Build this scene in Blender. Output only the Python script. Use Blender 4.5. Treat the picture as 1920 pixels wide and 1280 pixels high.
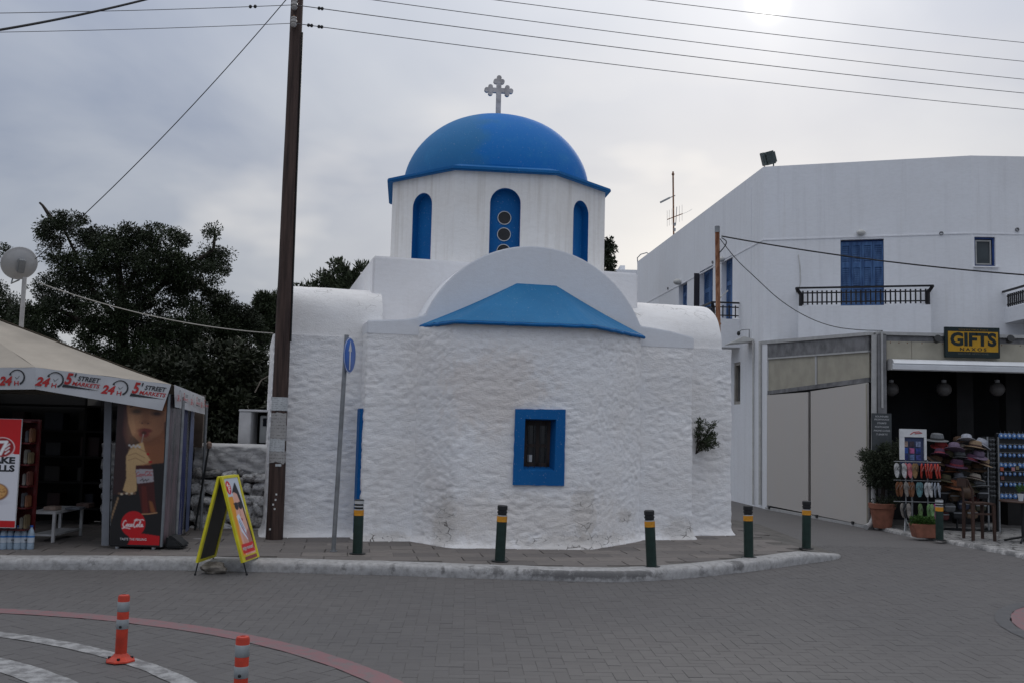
import bpy, bmesh, math, random
import numpy as np
from mathutils import Vector, Matrix, noise
from mathutils.geometry import tessellate_polygon

for o in list(bpy.data.objects):
    bpy.data.objects.remove(o)
S = bpy.context.scene
COL = S.collection
R = math.radians
random.seed(7)

# ---------------------------------------------------------------- camera
EYE = 1.8
PITCH = math.atan(160 / 1867.0)
ROLL = R(1.4)
CM = Matrix.Rotation(math.pi / 2 + PITCH, 3, 'X') @ Matrix.Rotation(ROLL, 3, 'Z')
cam_d = bpy.data.cameras.new('camera')
cam_d.sensor_width = 36.0
cam_d.lens = 35.0
cam_d.clip_end = 3000
cam = bpy.data.objects.new('camera', cam_d)
COL.objects.link(cam)
cam.matrix_world = Matrix.Translation((0, 0, EYE)) @ CM.to_4x4()
S.camera = cam

# ---------------------------------------------------------------- sky, sun, exposure
SUN_DIR = (CM @ Vector(((1440 - 960) / 1867.0, (640 - 5) / 1867.0, -1))).normalized()   # towards the sun
SUN_EL = math.asin(SUN_DIR.z)
SUN_AZ = math.atan2(SUN_DIR.x, SUN_DIR.y)
world = bpy.data.worlds.new('World')
S.world = world
world.use_nodes = True
wt = world.node_tree
for n in list(wt.nodes):
    wt.nodes.remove(n)


def wn(t, **kw):
    n = wt.nodes.new(t)
    for k, v in kw.items():
        setattr(n, k, v)
    return n


def wmath(op, a, b=None, clamp=False):
    n = wn('ShaderNodeMath', operation=op)
    n.use_clamp = clamp
    for i, q in enumerate((a, b)):
        if q is None:
            continue
        if isinstance(q, (int, float)):
            n.inputs[i].default_value = q
        else:
            wt.links.new(q, n.inputs[i])
    return n.outputs[0]


def wmix(f, a, b, blend='MIX'):
    n = wn('ShaderNodeMixRGB', blend_type=blend)
    for i, q in enumerate((f, a, b)):
        if isinstance(q, (int, float)):
            n.inputs[i].default_value = q
        elif isinstance(q, tuple):
            n.inputs[i].default_value = (*q, 1)
        else:
            wt.links.new(q, n.inputs[i])
    return n.outputs[0]


tc = wn('ShaderNodeTexCoord')
sx = wn('ShaderNodeSeparateXYZ')
wt.links.new(tc.outputs['Generated'], sx.inputs[0])
el = wmath('MAXIMUM', sx.outputs[2], 0.0)
den = wmath('ADD', el, 0.22)
cx = wmath('DIVIDE', sx.outputs[0], den)
cy = wmath('DIVIDE', sx.outputs[1], den)
cxyz = wn('ShaderNodeCombineXYZ')
wt.links.new(cx, cxyz.inputs[0])
wt.links.new(cy, cxyz.inputs[1])
nz = wn('ShaderNodeTexNoise')
nz.inputs['Scale'].default_value = 1.15
nz.inputs['Detail'].default_value = 5
nz.inputs['Roughness'].default_value = 0.5
nz.inputs['Distortion'].default_value = 0.5
wt.links.new(cxyz.outputs[0], nz.inputs['Vector'])
cr = wn('ShaderNodeValToRGB')
cr.color_ramp.elements[0].position = 0.38
cr.color_ramp.elements[0].color = (0.335, 0.39, 0.515, 1)
cr.color_ramp.elements[1].position = 0.68
cr.color_ramp.elements[1].color = (0.56, 0.60, 0.68, 1)
wt.links.new(nz.outputs[0], cr.inputs[0])
# overcast sky: brighter towards the zenith
el2 = wmath('MULTIPLY', el, el)
zen = wmath('ADD', wmath('MULTIPLY', el2, 2.2), wmath('ADD', wmath('MULTIPLY', el, 0.15), 0.60))
cloud = wmix(el2, cr.outputs[0], (0.47, 0.465, 0.46))
cloud = wmix(1.0, cloud, zen, 'MULTIPLY')
# brighter cloud round the veiled sun
dp = wn('ShaderNodeVectorMath', operation='DOT_PRODUCT')
wt.links.new(tc.outputs['Generated'], dp.inputs[0])
dp.inputs[1].default_value = SUN_DIR
dpc = wmath('MAXIMUM', dp.outputs['Value'], 0.0)
glow = wmath('ADD', wmath('MULTIPLY', wmath('POWER', dpc, 14.0), 0.26), wmath('MULTIPLY', wmath('POWER', dpc, 420.0), 0.13))
disc = wmath('MULTIPLY', wmath('POWER', dpc, 16000.0), 1.5)
glow = wmath('ADD', glow, disc)
glowc = wmix(1.0, (1.0, 0.965, 0.88), glow, 'MULTIPLY')
cloud = wmix(1.0, cloud, glowc, 'ADD')
# thin bright cloud low over the horizon on the sunny side
nz2 = wn('ShaderNodeTexNoise')
nz2.inputs['Scale'].default_value = 3.2
nz2.inputs['Detail'].default_value = 4
mp2 = wn('ShaderNodeMapping')
mp2.inputs['Scale'].default_value = (1, 1, 2.2)
mp2.inputs['Location'].default_value = (0.3, 0.1, 0.75)
wt.links.new(tc.outputs['Generated'], mp2.inputs[0])
wt.links.new(mp2.outputs[0], nz2.inputs['Vector'])
hz = wmath('SUBTRACT', 1.0, wmath('MULTIPLY', wmath('ABSOLUTE', wmath('SUBTRACT', el, 0.17)), 4.6), True)
dh = wmath('ADD', wmath('MULTIPLY', sx.outputs[0], math.sin(SUN_AZ)), wmath('MULTIPLY', sx.outputs[1], math.cos(SUN_AZ)))
dh = wmath('MAXIMUM', dh, 0.0)
side = wmath('POWER', dh, 15.0)
gap = wmath('MULTIPLY', wmath('MULTIPLY', wmath('SUBTRACT', nz2.outputs[0], 0.53, True), 6.0, True), wmath('POWER', dh, 3.0))
low = wmath('MULTIPLY', side, wmath('ADD', 0.25, wmath('MULTIPLY', nz2.outputs[0], 1.2)))
low = wmath('MULTIPLY', hz, wmath('ADD', low, wmath('MULTIPLY', gap, 0.75)), True)
cloud = wmix(low, cloud, (1.02, 0.965, 0.89))
sky = wn('ShaderNodeTexSky', sky_type='NISHITA')
sky.sun_disc = False
sky.sun_elevation = SUN_EL
sky.sun_rotation = SUN_AZ
skyc = wmix(1.0, sky.outputs[0], (0.1, 0.1, 0.1), 'MULTIPLY')
skymix = wmix(0.94, skyc, cloud)
bg = wn('ShaderNodeBackground')
bg.inputs[1].default_value = 1.0
wt.links.new(skymix, bg.inputs[0])
wo = wn('ShaderNodeOutputWorld')
wt.links.new(bg.outputs[0], wo.inputs[0])

sun_d = bpy.data.lights.new('sun', 'SUN')
sun_d.energy = 0.7
sun_d.angle = R(14)
sun_d.color = (1, 0.95, 0.88)
sun = bpy.data.objects.new('sun', sun_d)
COL.objects.link(sun)
sun.rotation_euler = SUN_DIR.to_track_quat('Z', 'Y').to_euler()
sun.location = (10, 40, 30)
vs = S.view_settings
vs.view_transform = 'Standard'
vs.look = 'None'
vs.exposure = 0.08
vs.gamma = 1.0
vs.use_curve_mapping = False


# ---------------------------------------------------------------- placing helpers
def ray(px, py):
    return CM @ Vector(((px - 960) / 1867.0, -(py - 640) / 1867.0, -1))


def P(px, py, Y):
    d = ray(px, py)
    return Vector((0, 0, EYE)) + d * (Y / d.y)


def G(px, py, z=0.0):
    d = ray(px, py)
    return Vector((0, 0, EYE)) + d * ((z - EYE) / d.z)


def plane_hit(px, py, o, ang):
    """point on the vertical plane through o that runs along ang: (distance along, height)"""
    u = Vector((math.cos(ang), math.sin(ang)))
    n = Vector((-u.y, u.x))
    d = ray(px, py)
    k = (Vector(o[:2]).dot(n)) / (d.xy.dot(n))
    q = Vector((0, 0, EYE)) + d * k
    return (q.xy - Vector(o[:2])).dot(u), q.z


# ---------------------------------------------------------------- materials
MATS = {}


def lin(c):
    return tuple((x / 255.0 / 12.92 if x / 255.0 <= 0.04045 else ((x / 255.0 + 0.055) / 1.055) ** 2.4) for x in c)


class NT:
    def __init__(self, m):
        self.t = m.node_tree
        self.b = self.t.nodes['Principled BSDF']

    def n(self, ty, **kw):
        q = self.t.nodes.new(ty)
        for k, v in kw.items():
            setattr(q, k, v)
        return q

    def put(self, sock, val):
        if isinstance(val, bpy.types.NodeSocket):
            self.t.links.new(val, sock)
        elif isinstance(val, tuple) and sock.type == 'RGBA':
            sock.default_value = (*val[:3], 1)
        else:
            sock.default_value = val

    def math(self, op, a, b=0.0, clamp=False, c=None):
        q = self.n('ShaderNodeMath', operation=op)
        q.use_clamp = clamp
        self.put(q.inputs[0], a)
        self.put(q.inputs[1], b)
        if c is not None:
            self.put(q.inputs[2], c)
        return q.outputs[0]

    def mix(self, f, a, b, blend='MIX'):
        q = self.n('ShaderNodeMixRGB', blend_type=blend)
        for i, v in enumerate((f, a, b)):
            self.put(q.inputs[i], v)
        return q.outputs[0]

    def coord(self, scale=(1, 1, 1), loc=(0, 0, 0), kind='Object', rot=(0, 0, 0)):
        q = self.n('ShaderNodeTexCoord')
        m = self.n('ShaderNodeMapping')
        m.inputs['Scale'].default_value = scale
        m.inputs['Location'].default_value = loc
        m.inputs['Rotation'].default_value = rot
        self.t.links.new(q.outputs[kind], m.inputs[0])
        return m.outputs[0]

    def noise(self, vec, scale=5, detail=4, rough=0.55, dist=0):
        q = self.n('ShaderNodeTexNoise')
        q.inputs['Scale'].default_value = scale
        q.inputs['Detail'].default_value = detail
        q.inputs['Roughness'].default_value = rough
        q.inputs['Distortion'].default_value = dist
        self.t.links.new(vec, q.inputs['Vector'])
        return q.outputs[0]

    def ramp(self, f, a, b):
        q = self.n('ShaderNodeMapRange')
        q.clamp = True
        self.put(q.inputs[0], f)
        q.inputs[1].default_value = a
        q.inputs[2].default_value = b
        return q.outputs[0]

    def bump(self, h, strength=0.3, dist=0.02):
        q = self.n('ShaderNodeBump')
        q.inputs['Strength'].default_value = strength
        q.inputs['Distance'].default_value = dist
        self.t.links.new(h, q.inputs['Height'])
        self.t.links.new(q.outputs[0], self.b.inputs['Normal'])


def mat(name, col, rough=0.7, var=0.18, vscale=3.0, bump=0.0, bscale=40, metal=0.0, col2=None, lo=0.35, hi=0.65,
        stretch=(1, 1, 1), spec=0.4, alpha=1.0, trans=0.0):
    if name in MATS:
        return MATS[name]
    m = bpy.data.materials.new(name)
    m.use_nodes = True
    t = NT(m)
    v = t.coord(stretch)
    n = t.noise(v, vscale, 5)
    f = t.ramp(n, lo, hi)
    c1 = tuple(x * (1 - var) for x in col)
    c2 = col2 if col2 else tuple(min(1, x * (1 + var)) for x in col)
    t.put(t.b.inputs['Base Color'], t.mix(f, c1, c2))
    t.b.inputs['Roughness'].default_value = rough
    t.b.inputs['Metallic'].default_value = metal
    t.b.inputs['Specular IOR Level'].default_value = spec
    if trans:
        t.b.inputs['Transmission Weight'].default_value = trans
    if alpha < 1:
        t.b.inputs['Alpha'].default_value = alpha
    if bump:
        t.bump(t.noise(v, bscale, 4), bump, 0.01)
    MATS[name] = m
    return m


def plain(name, rgb255, rough=0.6, **kw):
    return mat(name, lin(rgb255), rough, **kw)


def attr_mat(name, rough=0.5, attr='ink'):
    if name in MATS:
        return MATS[name]
    m = bpy.data.materials.new(name)
    m.use_nodes = True
    t = NT(m)
    a = t.n('ShaderNodeAttribute', attribute_name=attr)
    t.put(t.b.inputs['Base Color'], a.outputs['Color'])
    t.b.inputs['Roughness'].default_value = rough
    MATS[name] = m
    return m


# ---------------------------------------------------------------- building helpers
def empty(name, loc, label=None, cat=None, group=None, rz=0.0, kind=None):
    o = bpy.data.objects.new(name, None)
    o.empty_display_size = 0.2
    o.location = loc
    o.rotation_euler = (0, 0, rz)
    COL.objects.link(o)
    tag(o, label, cat, group, kind)
    return o


def tag(o, label=None, cat=None, group=None, kind=None):
    for k, v in (('label', label), ('category', cat), ('group', group), ('kind', kind)):
        if v:
            o[k] = v
    return o


def top_of(o):
    while o.parent:
        o = o.parent
    return o


def place(mesh, name, m, parent=None, label=None, cat=None, group=None, kind=None):
    o = bpy.data.objects.new(name, mesh)
    COL.objects.link(o)
    if m is not None and not mesh.materials:
        mesh.materials.append(m)
    if parent is not None:
        o.parent = parent
    tag(o, label, cat, group, kind)
    return o


class MB:
    def __init__(self):
        self.v = []
        self.f = []

    def add(self, vs, fs):
        b = len(self.v)
        self.v += [tuple(q) for q in vs]
        self.f += [tuple(i + b for i in f) for f in fs]
        return self

    def poly(self, pts):
        return self.add(pts, [tuple(range(len(pts)))])

    def box(self, x0, x1, y0, y1, z0, z1, M=None):
        vs = [(x0, y0, z0), (x1, y0, z0), (x1, y1, z0), (x0, y1, z0), (x0, y0, z1), (x1, y0, z1), (x1, y1, z1), (x0, y1, z1)]
        if M is not None:
            vs = [M @ Vector(q) for q in vs]
        return self.add(vs, [(3, 2, 1, 0), (4, 5, 6, 7), (0, 1, 5, 4), (1, 2, 6, 5), (2, 3, 7, 6), (3, 0, 4, 7)])

    def cbox(self, c, sx, sy, sz, M=None):
        T = Matrix.Translation(c)
        if M is not None:
            T = T @ M.to_4x4()
        return self.box(-sx / 2, sx / 2, -sy / 2, sy / 2, -sz / 2, sz / 2, T)

    def bar(self, p0, p1, w, d=None, up=(0, 0, 1)):
        """square bar between two points"""
        p0, p1 = Vector(p0), Vector(p1)
        d = d or w
        z = (p1 - p0)
        L = z.length
        z.normalize()
        u = Vector(up)
        if abs(z.dot(u)) > 0.95:
            u = Vector((0, 1, 0))
        x = u.cross(z).normalized()
        y = z.cross(x)
        M = Matrix((x, y, z)).transposed().to_4x4()
        M.translation = p0
        return self.box(-w / 2, w / 2, -d / 2, d / 2, 0, L, M)

    def tube(self, pts, r, n=8, caps=True):
        pts = [Vector(p) for p in pts]
        rs = r if isinstance(r, (list, tuple)) else [r] * len(pts)
        base = len(self.v)
        prev = None
        for i, p in enumerate(pts):
            t = (pts[min(i + 1, len(pts) - 1)] - pts[max(i - 1, 0)])
            if t.length < 1e-9:
                t = Vector((0, 0, 1))
            t.normalize()
            if prev is None:
                a = Vector((0, 0, 1)) if abs(t.z) < 0.9 else Vector((1, 0, 0))
                x = a.cross(t).normalized()
            else:
                x = (prev - t * prev.dot(t))
                x = x.normalized() if x.length > 1e-6 else Vector((1, 0, 0))
            prev = x
            y = t.cross(x)
            for k in range(n):
                an = 2 * math.pi * k / n
                self.v.append(tuple(p + x * (rs[i] * math.cos(an)) + y * (rs[i] * math.sin(an))))
        for i in range(len(pts) - 1):
            for k in range(n):
                a, b = base + i * n + k, base + i * n + (k + 1) % n
                self.f.append((a, b, b + n, a + n))
        if caps:
            self.f.append(tuple(base + k for k in reversed(range(n))))
            self.f.append(tuple(base + (len(pts) - 1) * n + k for k in range(n)))
        return self

    def lathe(self, prof, n=20, c=(0, 0, 0), M=None, sx=1.0, sy=1.0, caps=True):
        base = len(self.v)
        c = Vector(c)
        for r, z in prof:
            for k in range(n):
                an = 2 * math.pi * k / n
                q = Vector((r * sx * math.cos(an), r * sy * math.sin(an), z))
                if M is not None:
                    q = M @ q
                self.v.append(tuple(q + c))
        for i in range(len(prof) - 1):
            for k in range(n):
                a, b = base + i * n + k, base + i * n + (k + 1) % n
                self.f.append((a, b, b + n, a + n))
        if caps and prof[0][0] > 1e-5:
            self.f.append(tuple(base + k for k in reversed(range(n))))
        if caps and prof[-1][0] > 1e-5:
            self.f.append(tuple(base + (len(prof) - 1) * n + k for k in range(n)))
        return self

    def ball(self, c, rx, ry=None, rz=None, n=14, m=8, M=None):
        ry = ry or rx
        rz = rz or rx
        prof = [(max(1e-4, math.sin(math.pi * i / m)), -math.cos(math.pi * i / m)) for i in range(m + 1)]
        T = Matrix.Diagonal((rx, ry, rz))
        if M is not None:
            T = M @ T
        return self.lathe(prof, n, c, T)

    def prism(self, pts2, f3, d):
        """pts2 outline, f3 maps 2d -> 3d, extruded along vector d"""
        d = Vector(d)
        n = len(pts2)
        a = [Vector(f3(*p)) for p in pts2]
        b = [p + d for p in a]
        fs = [tuple(range(n)), tuple(range(2 * n - 1, n - 1, -1))]
        fs += [(i, i + n, (i + 1) % n + n, (i + 1) % n) for i in range(n)]
        return self.add(a + b, fs)

    def holed(self, outer, holes, f3):
        loops = [[Vector((p[0], p[1], 0)) for p in outer]] + [[Vector((p[0], p[1], 0)) for p in h] for h in holes]
        tri = tessellate_polygon(loops)
        flat = [p for l in loops for p in l]
        return self.add([f3(p.x, p.y) for p in flat], [tuple(t) for t in tri])

    def mesh(self, name, smooth=False, bevel=0.0, segs=2, fix=True, off=None):
        me = bpy.data.meshes.new(name)
        vs = self.v
        if off is not None:
            vs = [(x - off[0], y - off[1], z - off[2]) for x, y, z in vs]
        me.from_pydata(vs, [], self.f)
        if bevel or fix:
            bm = bmesh.new()
            bm.from_mesh(me)
            if bevel:
                bmesh.ops.remove_doubles(bm, verts=bm.verts, dist=1e-5)
            if fix:
                bmesh.ops.recalc_face_normals(bm, faces=bm.faces)
            if bevel:
                es = [e for e in bm.edges if len(e.link_faces) == 2 and e.calc_face_angle(0) > 0.5]
                bmesh.ops.bevel(bm, geom=es, offset=bevel, segments=segs, affect='EDGES', clamp_overlap=True)
            bm.to_mesh(me)
            bm.free()
        if smooth:
            me.polygons.foreach_set('use_smooth', [True] * len(me.polygons))
            if smooth != 'all':
                try:
                    me.set_sharp_from_angle(angle=R(40))
                except Exception:
                    pass
        me.update()
        return me

    def build(self, name, m, parent=None, smooth=False, bevel=0.0, local=False, label=None, cat=None, group=None, kind=None,
              fix=True, segs=2):
        if parent is None:
            a = np.array(self.v)
            off = ((a[:, 0].min() + a[:, 0].max()) / 2, (a[:, 1].min() + a[:, 1].max()) / 2, a[:, 2].min())
        elif local:
            off = None
        else:
            off = top_of(parent).location
        me = self.mesh(name, smooth, bevel, segs, fix, off)
        o = place(me, name, m, parent, label, cat, group, kind)
        if parent is None:
            o.location = off
        return o


def copy_tree(o, loc=None, parent=None, **tags):
    c = o.copy()
    COL.objects.link(c)
    c.parent = parent
    if loc is not None:
        c.location = loc
    for k, v in tags.items():
        c['category' if k == 'cat' else k] = v
    for ch in list(o.children):
        if ch.name in bpy.data.objects:
            copy_tree(ch, None, c)
    return c


TEXT_CACHE = {}


def text_geo(s, bold=0.0, shear=0.0, spacing=1.0):
    """letter shapes of a string as triangles in the plane, height of capitals about 0.7"""
    k = (s, bold, shear, spacing)
    if k in TEXT_CACHE:
        return TEXT_CACHE[k]
    cu = bpy.data.curves.new('lettering', 'FONT')
    cu.body = s
    cu.offset = bold
    cu.shear = shear
    cu.space_character = spacing
    cu.resolution_u = 3
    ob = bpy.data.objects.new('lettering', cu)
    COL.objects.link(ob)
    dg = bpy.context.evaluated_depsgraph_get()
    dg.update()
    me = bpy.data.meshes.new_from_object(ob.evaluated_get(dg), depsgraph=dg)
    v = np.array([tuple(q.co) for q in me.vertices]) if len(me.vertices) else np.zeros((0, 3))
    f = [tuple(p.vertices) for p in me.polygons]
    bpy.data.objects.remove(ob)
    bpy.data.curves.remove(cu)
    bpy.data.meshes.remove(me)
    TEXT_CACHE[k] = (v, f)
    return v, f


def lettering(mb, s, o, ux, uy, w=None, h=None, bold=0.0, shear=0.0, spacing=1.0, align='C'):
    """add the string to mb: o = centre (or left/right end) on a surface, ux/uy unit vectors, fitted to width w and/or height h"""
    v, f = text_geo(s, bold, shear, spacing)
    if not len(v):
        return
    x0, x1, y0, y1 = v[:, 0].min(), v[:, 0].max(), v[:, 1].min(), v[:, 1].max()
    ky = h / (y1 - y0) if h else None
    kx = w / (x1 - x0) if w else ky
    ky = ky or kx
    cxx = {'C': (x0 + x1) / 2, 'L': x0, 'R': x1}[align]
    cyy = (y0 + y1) / 2
    o, ux, uy = Vector(o), Vector(ux), Vector(uy)
    mb.add([o + ux * ((q[0] - cxx) * kx) + uy * ((q[1] - cyy) * ky) for q in v], f)


def grid_mesh(name, V, F, smooth=True):
    me = bpy.data.meshes.new(name)
    V = np.asarray(V, dtype=np.float32)
    F = np.asarray(F, dtype=np.int32)
    k = F.shape[1]
    me.vertices.add(len(V))
    me.vertices.foreach_set('co', V.ravel())
    me.loops.add(F.size)
    me.loops.foreach_set('vertex_index', F.ravel())
    me.polygons.add(len(F))
    me.polygons.foreach_set('loop_start', np.arange(0, F.size, k, dtype=np.int32))
    me.polygons.foreach_set('loop_total', np.full(len(F), k, dtype=np.int32))
    if smooth:
        me.polygons.foreach_set('use_smooth', [True] * len(F))
    me.update(calc_edges=True)
    me.validate()
    return me


# ---- flat print: a small painter whose picture is stored as colours on a fine grid
class Canvas:
    def __init__(self, W, H, bg):
        self.W, self.H = W, H
        self.a = np.zeros((H, W, 3)) + np.array(lin(bg))
        self.y, self.x = np.mgrid[0:H, 0:W].astype(float)

    def blend(self, m, c):
        m = np.clip(m, 0, 1)[..., None]
        self.a = self.a * (1 - m) + np.array(lin(c)) * m

    def ell(self, cx, cy, rx, ry, c, soft=0.1, op=1.0, rot=0.0):
        dx, dy = self.x - cx, self.y - cy
        ca, sa = math.cos(rot), math.sin(rot)
        d = np.sqrt(((dx * ca + dy * sa) / rx) ** 2 + ((-dx * sa + dy * ca) / ry) ** 2)
        self.blend(op * np.clip((1 + soft - d) / (2 * soft + 1e-6), 0, 1), c)

    def poly(self, pts, c, op=1.0, blur=0):
        ins = np.zeros((self.H, self.W), bool)
        n = len(pts)
        for i in range(n):
            x0, y0 = pts[i]
            x1, y1 = pts[(i + 1) % n]
            if y0 == y1:
                continue
            cr_ = ((y0 > self.y) != (y1 > self.y)) & (self.x < (x1 - x0) * (self.y - y0) / (y1 - y0) + x0)
            ins ^= cr_
        m = ins.astype(float)
        for _ in range(blur):
            q = np.pad(m, 1, mode='edge')
            m = (q[1:-1, 1:-1] * 2 + q[:-2, 1:-1] + q[2:, 1:-1] + q[1:-1, :-2] + q[1:-1, 2:]) / 6
        self.blend(m * op, c)

    def line(self, pts, w, c, op=1.0, soft=0.8):
        m = np.zeros((self.H, self.W))
        for (x0, y0), (x1, y1) in zip(pts[:-1], pts[1:]):
            dx, dy = x1 - x0, y1 - y0
            L = dx * dx + dy * dy + 1e-9
            t = np.clip(((self.x - x0) * dx + (self.y - y0) * dy) / L, 0, 1)
            d = np.hypot(self.x - x0 - t * dx, self.y - y0 - t * dy)
            m = np.maximum(m, np.clip((w / 2 + soft - d) / (2 * soft), 0, 1))
        self.blend(m * op, c)

    def print_on(self, name, m, o, ux, uy, w, h, parent, local=False):
        """o = top left corner; ux to the right, uy downwards (unit vectors)"""
        o, ux, uy = np.array(o), np.array(ux), np.array(uy)
        if not local:
            o = o - np.array(top_of(parent).location)
        uu = np.linspace(0, w, self.W)
        vv = np.linspace(0, h, self.H)
        V = o[None, None] + uu[None, :, None] * ux[None, None] + vv[:, None, None] * uy[None, None]
        idx = np.arange(self.W * self.H).reshape(self.H, self.W)
        F = np.stack([idx[:-1, :-1], idx[1:, :-1], idx[1:, 1:], idx[:-1, 1:]], -1).reshape(-1, 4)
        me = grid_mesh(name, V.reshape(-1, 3), F, False)
        at = me.attributes.new('ink', 'FLOAT_COLOR', 'POINT')
        c = np.ones((self.W * self.H, 4), dtype=np.float32)
        c[:, :3] = self.a.reshape(-1, 3)
        at.data.foreach_set('color', c.ravel())
        return place(me, name, m, parent)


def script_strokes(x, y, w, h):
    """flowing two-word script logo as polylines inside the box x,y,w,h (y down)"""
    L = []
    L.append([(0.17, 0.28), (0.13, 0.22), (0.07, 0.32), (0.02, 0.60), (0.06, 0.86), (0.14, 0.78), (0.20, 0.62)])
    L.append([(0.0, 0.98), (0.10, 0.90), (0.25, 0.93), (0.36, 0.99)])
    L.append([(0.24, 0.55), (0.20, 0.66), (0.22, 0.80), (0.26, 0.72), (0.27, 0.58), (0.24, 0.55), (0.29, 0.60)])
    L.append([(0.36, 0.56), (0.31, 0.60), (0.30, 0.76), (0.34, 0.80), (0.38, 0.70)])
    L.append([(0.45, 0.56), (0.40, 0.60), (0.39, 0.78), (0.43, 0.76), (0.46, 0.56), (0.45, 0.76), (0.49, 0.76)])
    L.append([(0.50, 0.62), (0.54, 0.61)])
    L.append([(0.70, 0.22), (0.64, 0.18), (0.57, 0.34), (0.53, 0.62), (0.57, 0.86), (0.64, 0.78), (0.69, 0.64)])
    L.append([(0.56, 0.20), (0.66, 0.08), (0.80, 0.16), (0.95, 0.10), (1.0, 0.18)])
    L.append([(0.72, 0.56), (0.68, 0.66), (0.70, 0.80), (0.74, 0.72), (0.75, 0.58), (0.72, 0.56), (0.78, 0.60)])
    L.append([(0.78, 0.70), (0.86, 0.34), (0.85, 0.24), (0.81, 0.40), (0.79, 0.76), (0.83, 0.78)])
    L.append([(0.93, 0.56), (0.88, 0.60), (0.87, 0.78), (0.91, 0.76), (0.95, 0.56), (0.93, 0.77), (0.99, 0.74)])
    return [[(x + a * w, y + b * h) for a, b in s] for s in L]


# ---- foliage: many small leaf faces in clumps, one mesh
def foliage(name, m, blobs, leaf=(0.10, 0.045), seed=1, off=(0, 0, 0), droop=0.0):
    """blobs: (centre, (rx,ry,rz), clumps, leaves per clump, clump radius)"""
    rng = np.random.default_rng(seed)
    C, D = [], []
    for c, r, nc, nl, cr_ in blobs:
        d = rng.normal(size=(nc, 3))
        d /= np.linalg.norm(d, axis=1)[:, None]
        rad = rng.uniform(0.25, 1.0, nc) ** 0.5
        cc = np.array(c) + d * rad[:, None] * np.array(r)
        sc = rng.uniform(0.6, 1.35, nc) * cr_
        q = rng.normal(size=(nc, nl, 3))
        q *= (0.95 * rng.uniform(0, 1, (nc, nl)) ** (1 / 3.0) / np.linalg.norm(q, axis=2))[..., None]
        p = cc[:, None] + q * sc[:, None, None] * np.array((1, 1, 0.75))
        C.append(p.reshape(-1, 3))
        dd = q + d[:, None] * 0.5 + rng.normal(size=q.shape) * 0.5
        D.append(dd.reshape(-1, 3))
    C = np.concatenate(C)
    D = np.concatenate(D)
    D[:, 2] -= droop
    D /= (np.linalg.norm(D, axis=1)[:, None] + 1e-9)
    n = len(C)
    sd = np.cross(D, rng.normal(size=(n, 3)))
    sd /= (np.linalg.norm(sd, axis=1)[:, None] + 1e-9)
    L = leaf[0] * rng.uniform(0.6, 1.4, n)[:, None]
    Wd = leaf[1] * rng.uniform(0.7, 1.3, n)[:, None]
    V = np.stack([C - D * L * 0.5, C + sd * Wd * 0.5, C + D * L * 0.5, C - sd * Wd * 0.5], 1).reshape(-1, 3) - np.array(off)
    F = np.arange(4 * n).reshape(-1, 4)
    me = grid_mesh(name, V, F, False)
    return me


def leaf_mat(name, c1, c2, rough=0.6):
    if name in MATS:
        return MATS[name]
    m = bpy.data.materials.new(name)
    m.use_nodes = True
    t = NT(m)
    v = t.coord(kind='Object')
    f = t.ramp(t.noise(v, 1.6, 3), 0.38, 0.62)
    f2 = t.ramp(t.noise(v, 22, 1), 0.3, 0.7)
    c = t.mix(f, c1, c2)
    c = t.mix(t.math('MULTIPLY', f2, 0.4), c, tuple(x * 1.3 for x in c2))
    t.put(t.b.inputs['Base Color'], c)
    t.b.inputs['Roughness'].default_value = rough
    t.b.inputs['Specular IOR Level'].default_value = 0.25
    MATS[name] = m
    return m
# ================================================================ SETTING: ground, road, pavement
gm = mat('ground_dust', (0.12, 0.115, 0.11), 0.9, 0.2, 0.5)
MB().poly([(-400, -60, -0.06), (400, -60, -0.06), (400, 700, -0.06), (-400, 700, -0.06)]).build('ground', gm, kind='structure', fix=False)

KERB = [(-9.5, 11.1), (-7.5, 11.5), (-5.91, 11.81), (-4.16, 12.1), (-2.49, 12.13), (-1.27, 12.1), (-0.06, 12.0), (0.95, 11.97),
        (1.5, 12.05), (2.2, 12.42), (3.12, 13.12), (4.08, 14.02), (4.75, 14.62), (5.0, 15.0), (4.95, 15.5)]


def smooth_path(pts, it=3):
    pts = [Vector(p) for p in pts]
    for _ in range(it):
        q = [pts[0]]
        for a, b in zip(pts[:-1], pts[1:]):
            q += [a * 0.75 + b * 0.25, a * 0.25 + b * 0.75]
        q.append(pts[-1])
        pts = q
    return pts


def resample(pts, step):
    pts = [Vector(p) for p in pts]
    out = [pts[0]]
    acc = 0.0
    for a, b in zip(pts[:-1], pts[1:]):
        L = (b - a).length
        d = step - acc
        while d <= L:
            out.append(a + (b - a) * (d / L))
            d += step
        acc = L - (d - step)
    if (out[-1] - pts[-1]).length > step * 0.3:
        out.append(pts[-1])
    return out


def inside(x, y, poly):
    c = False
    n = len(poly)
    for i in range(n):
        x0, y0 = poly[i]
        x1, y1 = poly[(i + 1) % n]
        if (y0 > y) != (y1 > y) and x < (x1 - x0) * (y - y0) / (y1 - y0) + x0:
            c = not c
    return c


kerb_line = resample(smooth_path(KERB, 3), 0.04)
PAVE = [(p.x, p.y) for p in kerb_line] + [(4.6, 17.5), (4.0, 20.0), (-12, 20.0), (-12, 11.0)]
TERR = [G(1618, 984), G(1650, 992), G(1700, 1003.5), G(1760, 1014), G(1840, 1029), G(1920, 1045), G(2040, 1072)]
TERR_LINE = [(p.x, p.y) for p in TERR]
TERR_POLY = TERR_LINE + [(14, 14), (14, 21), (7.2, 20.4)]


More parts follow.
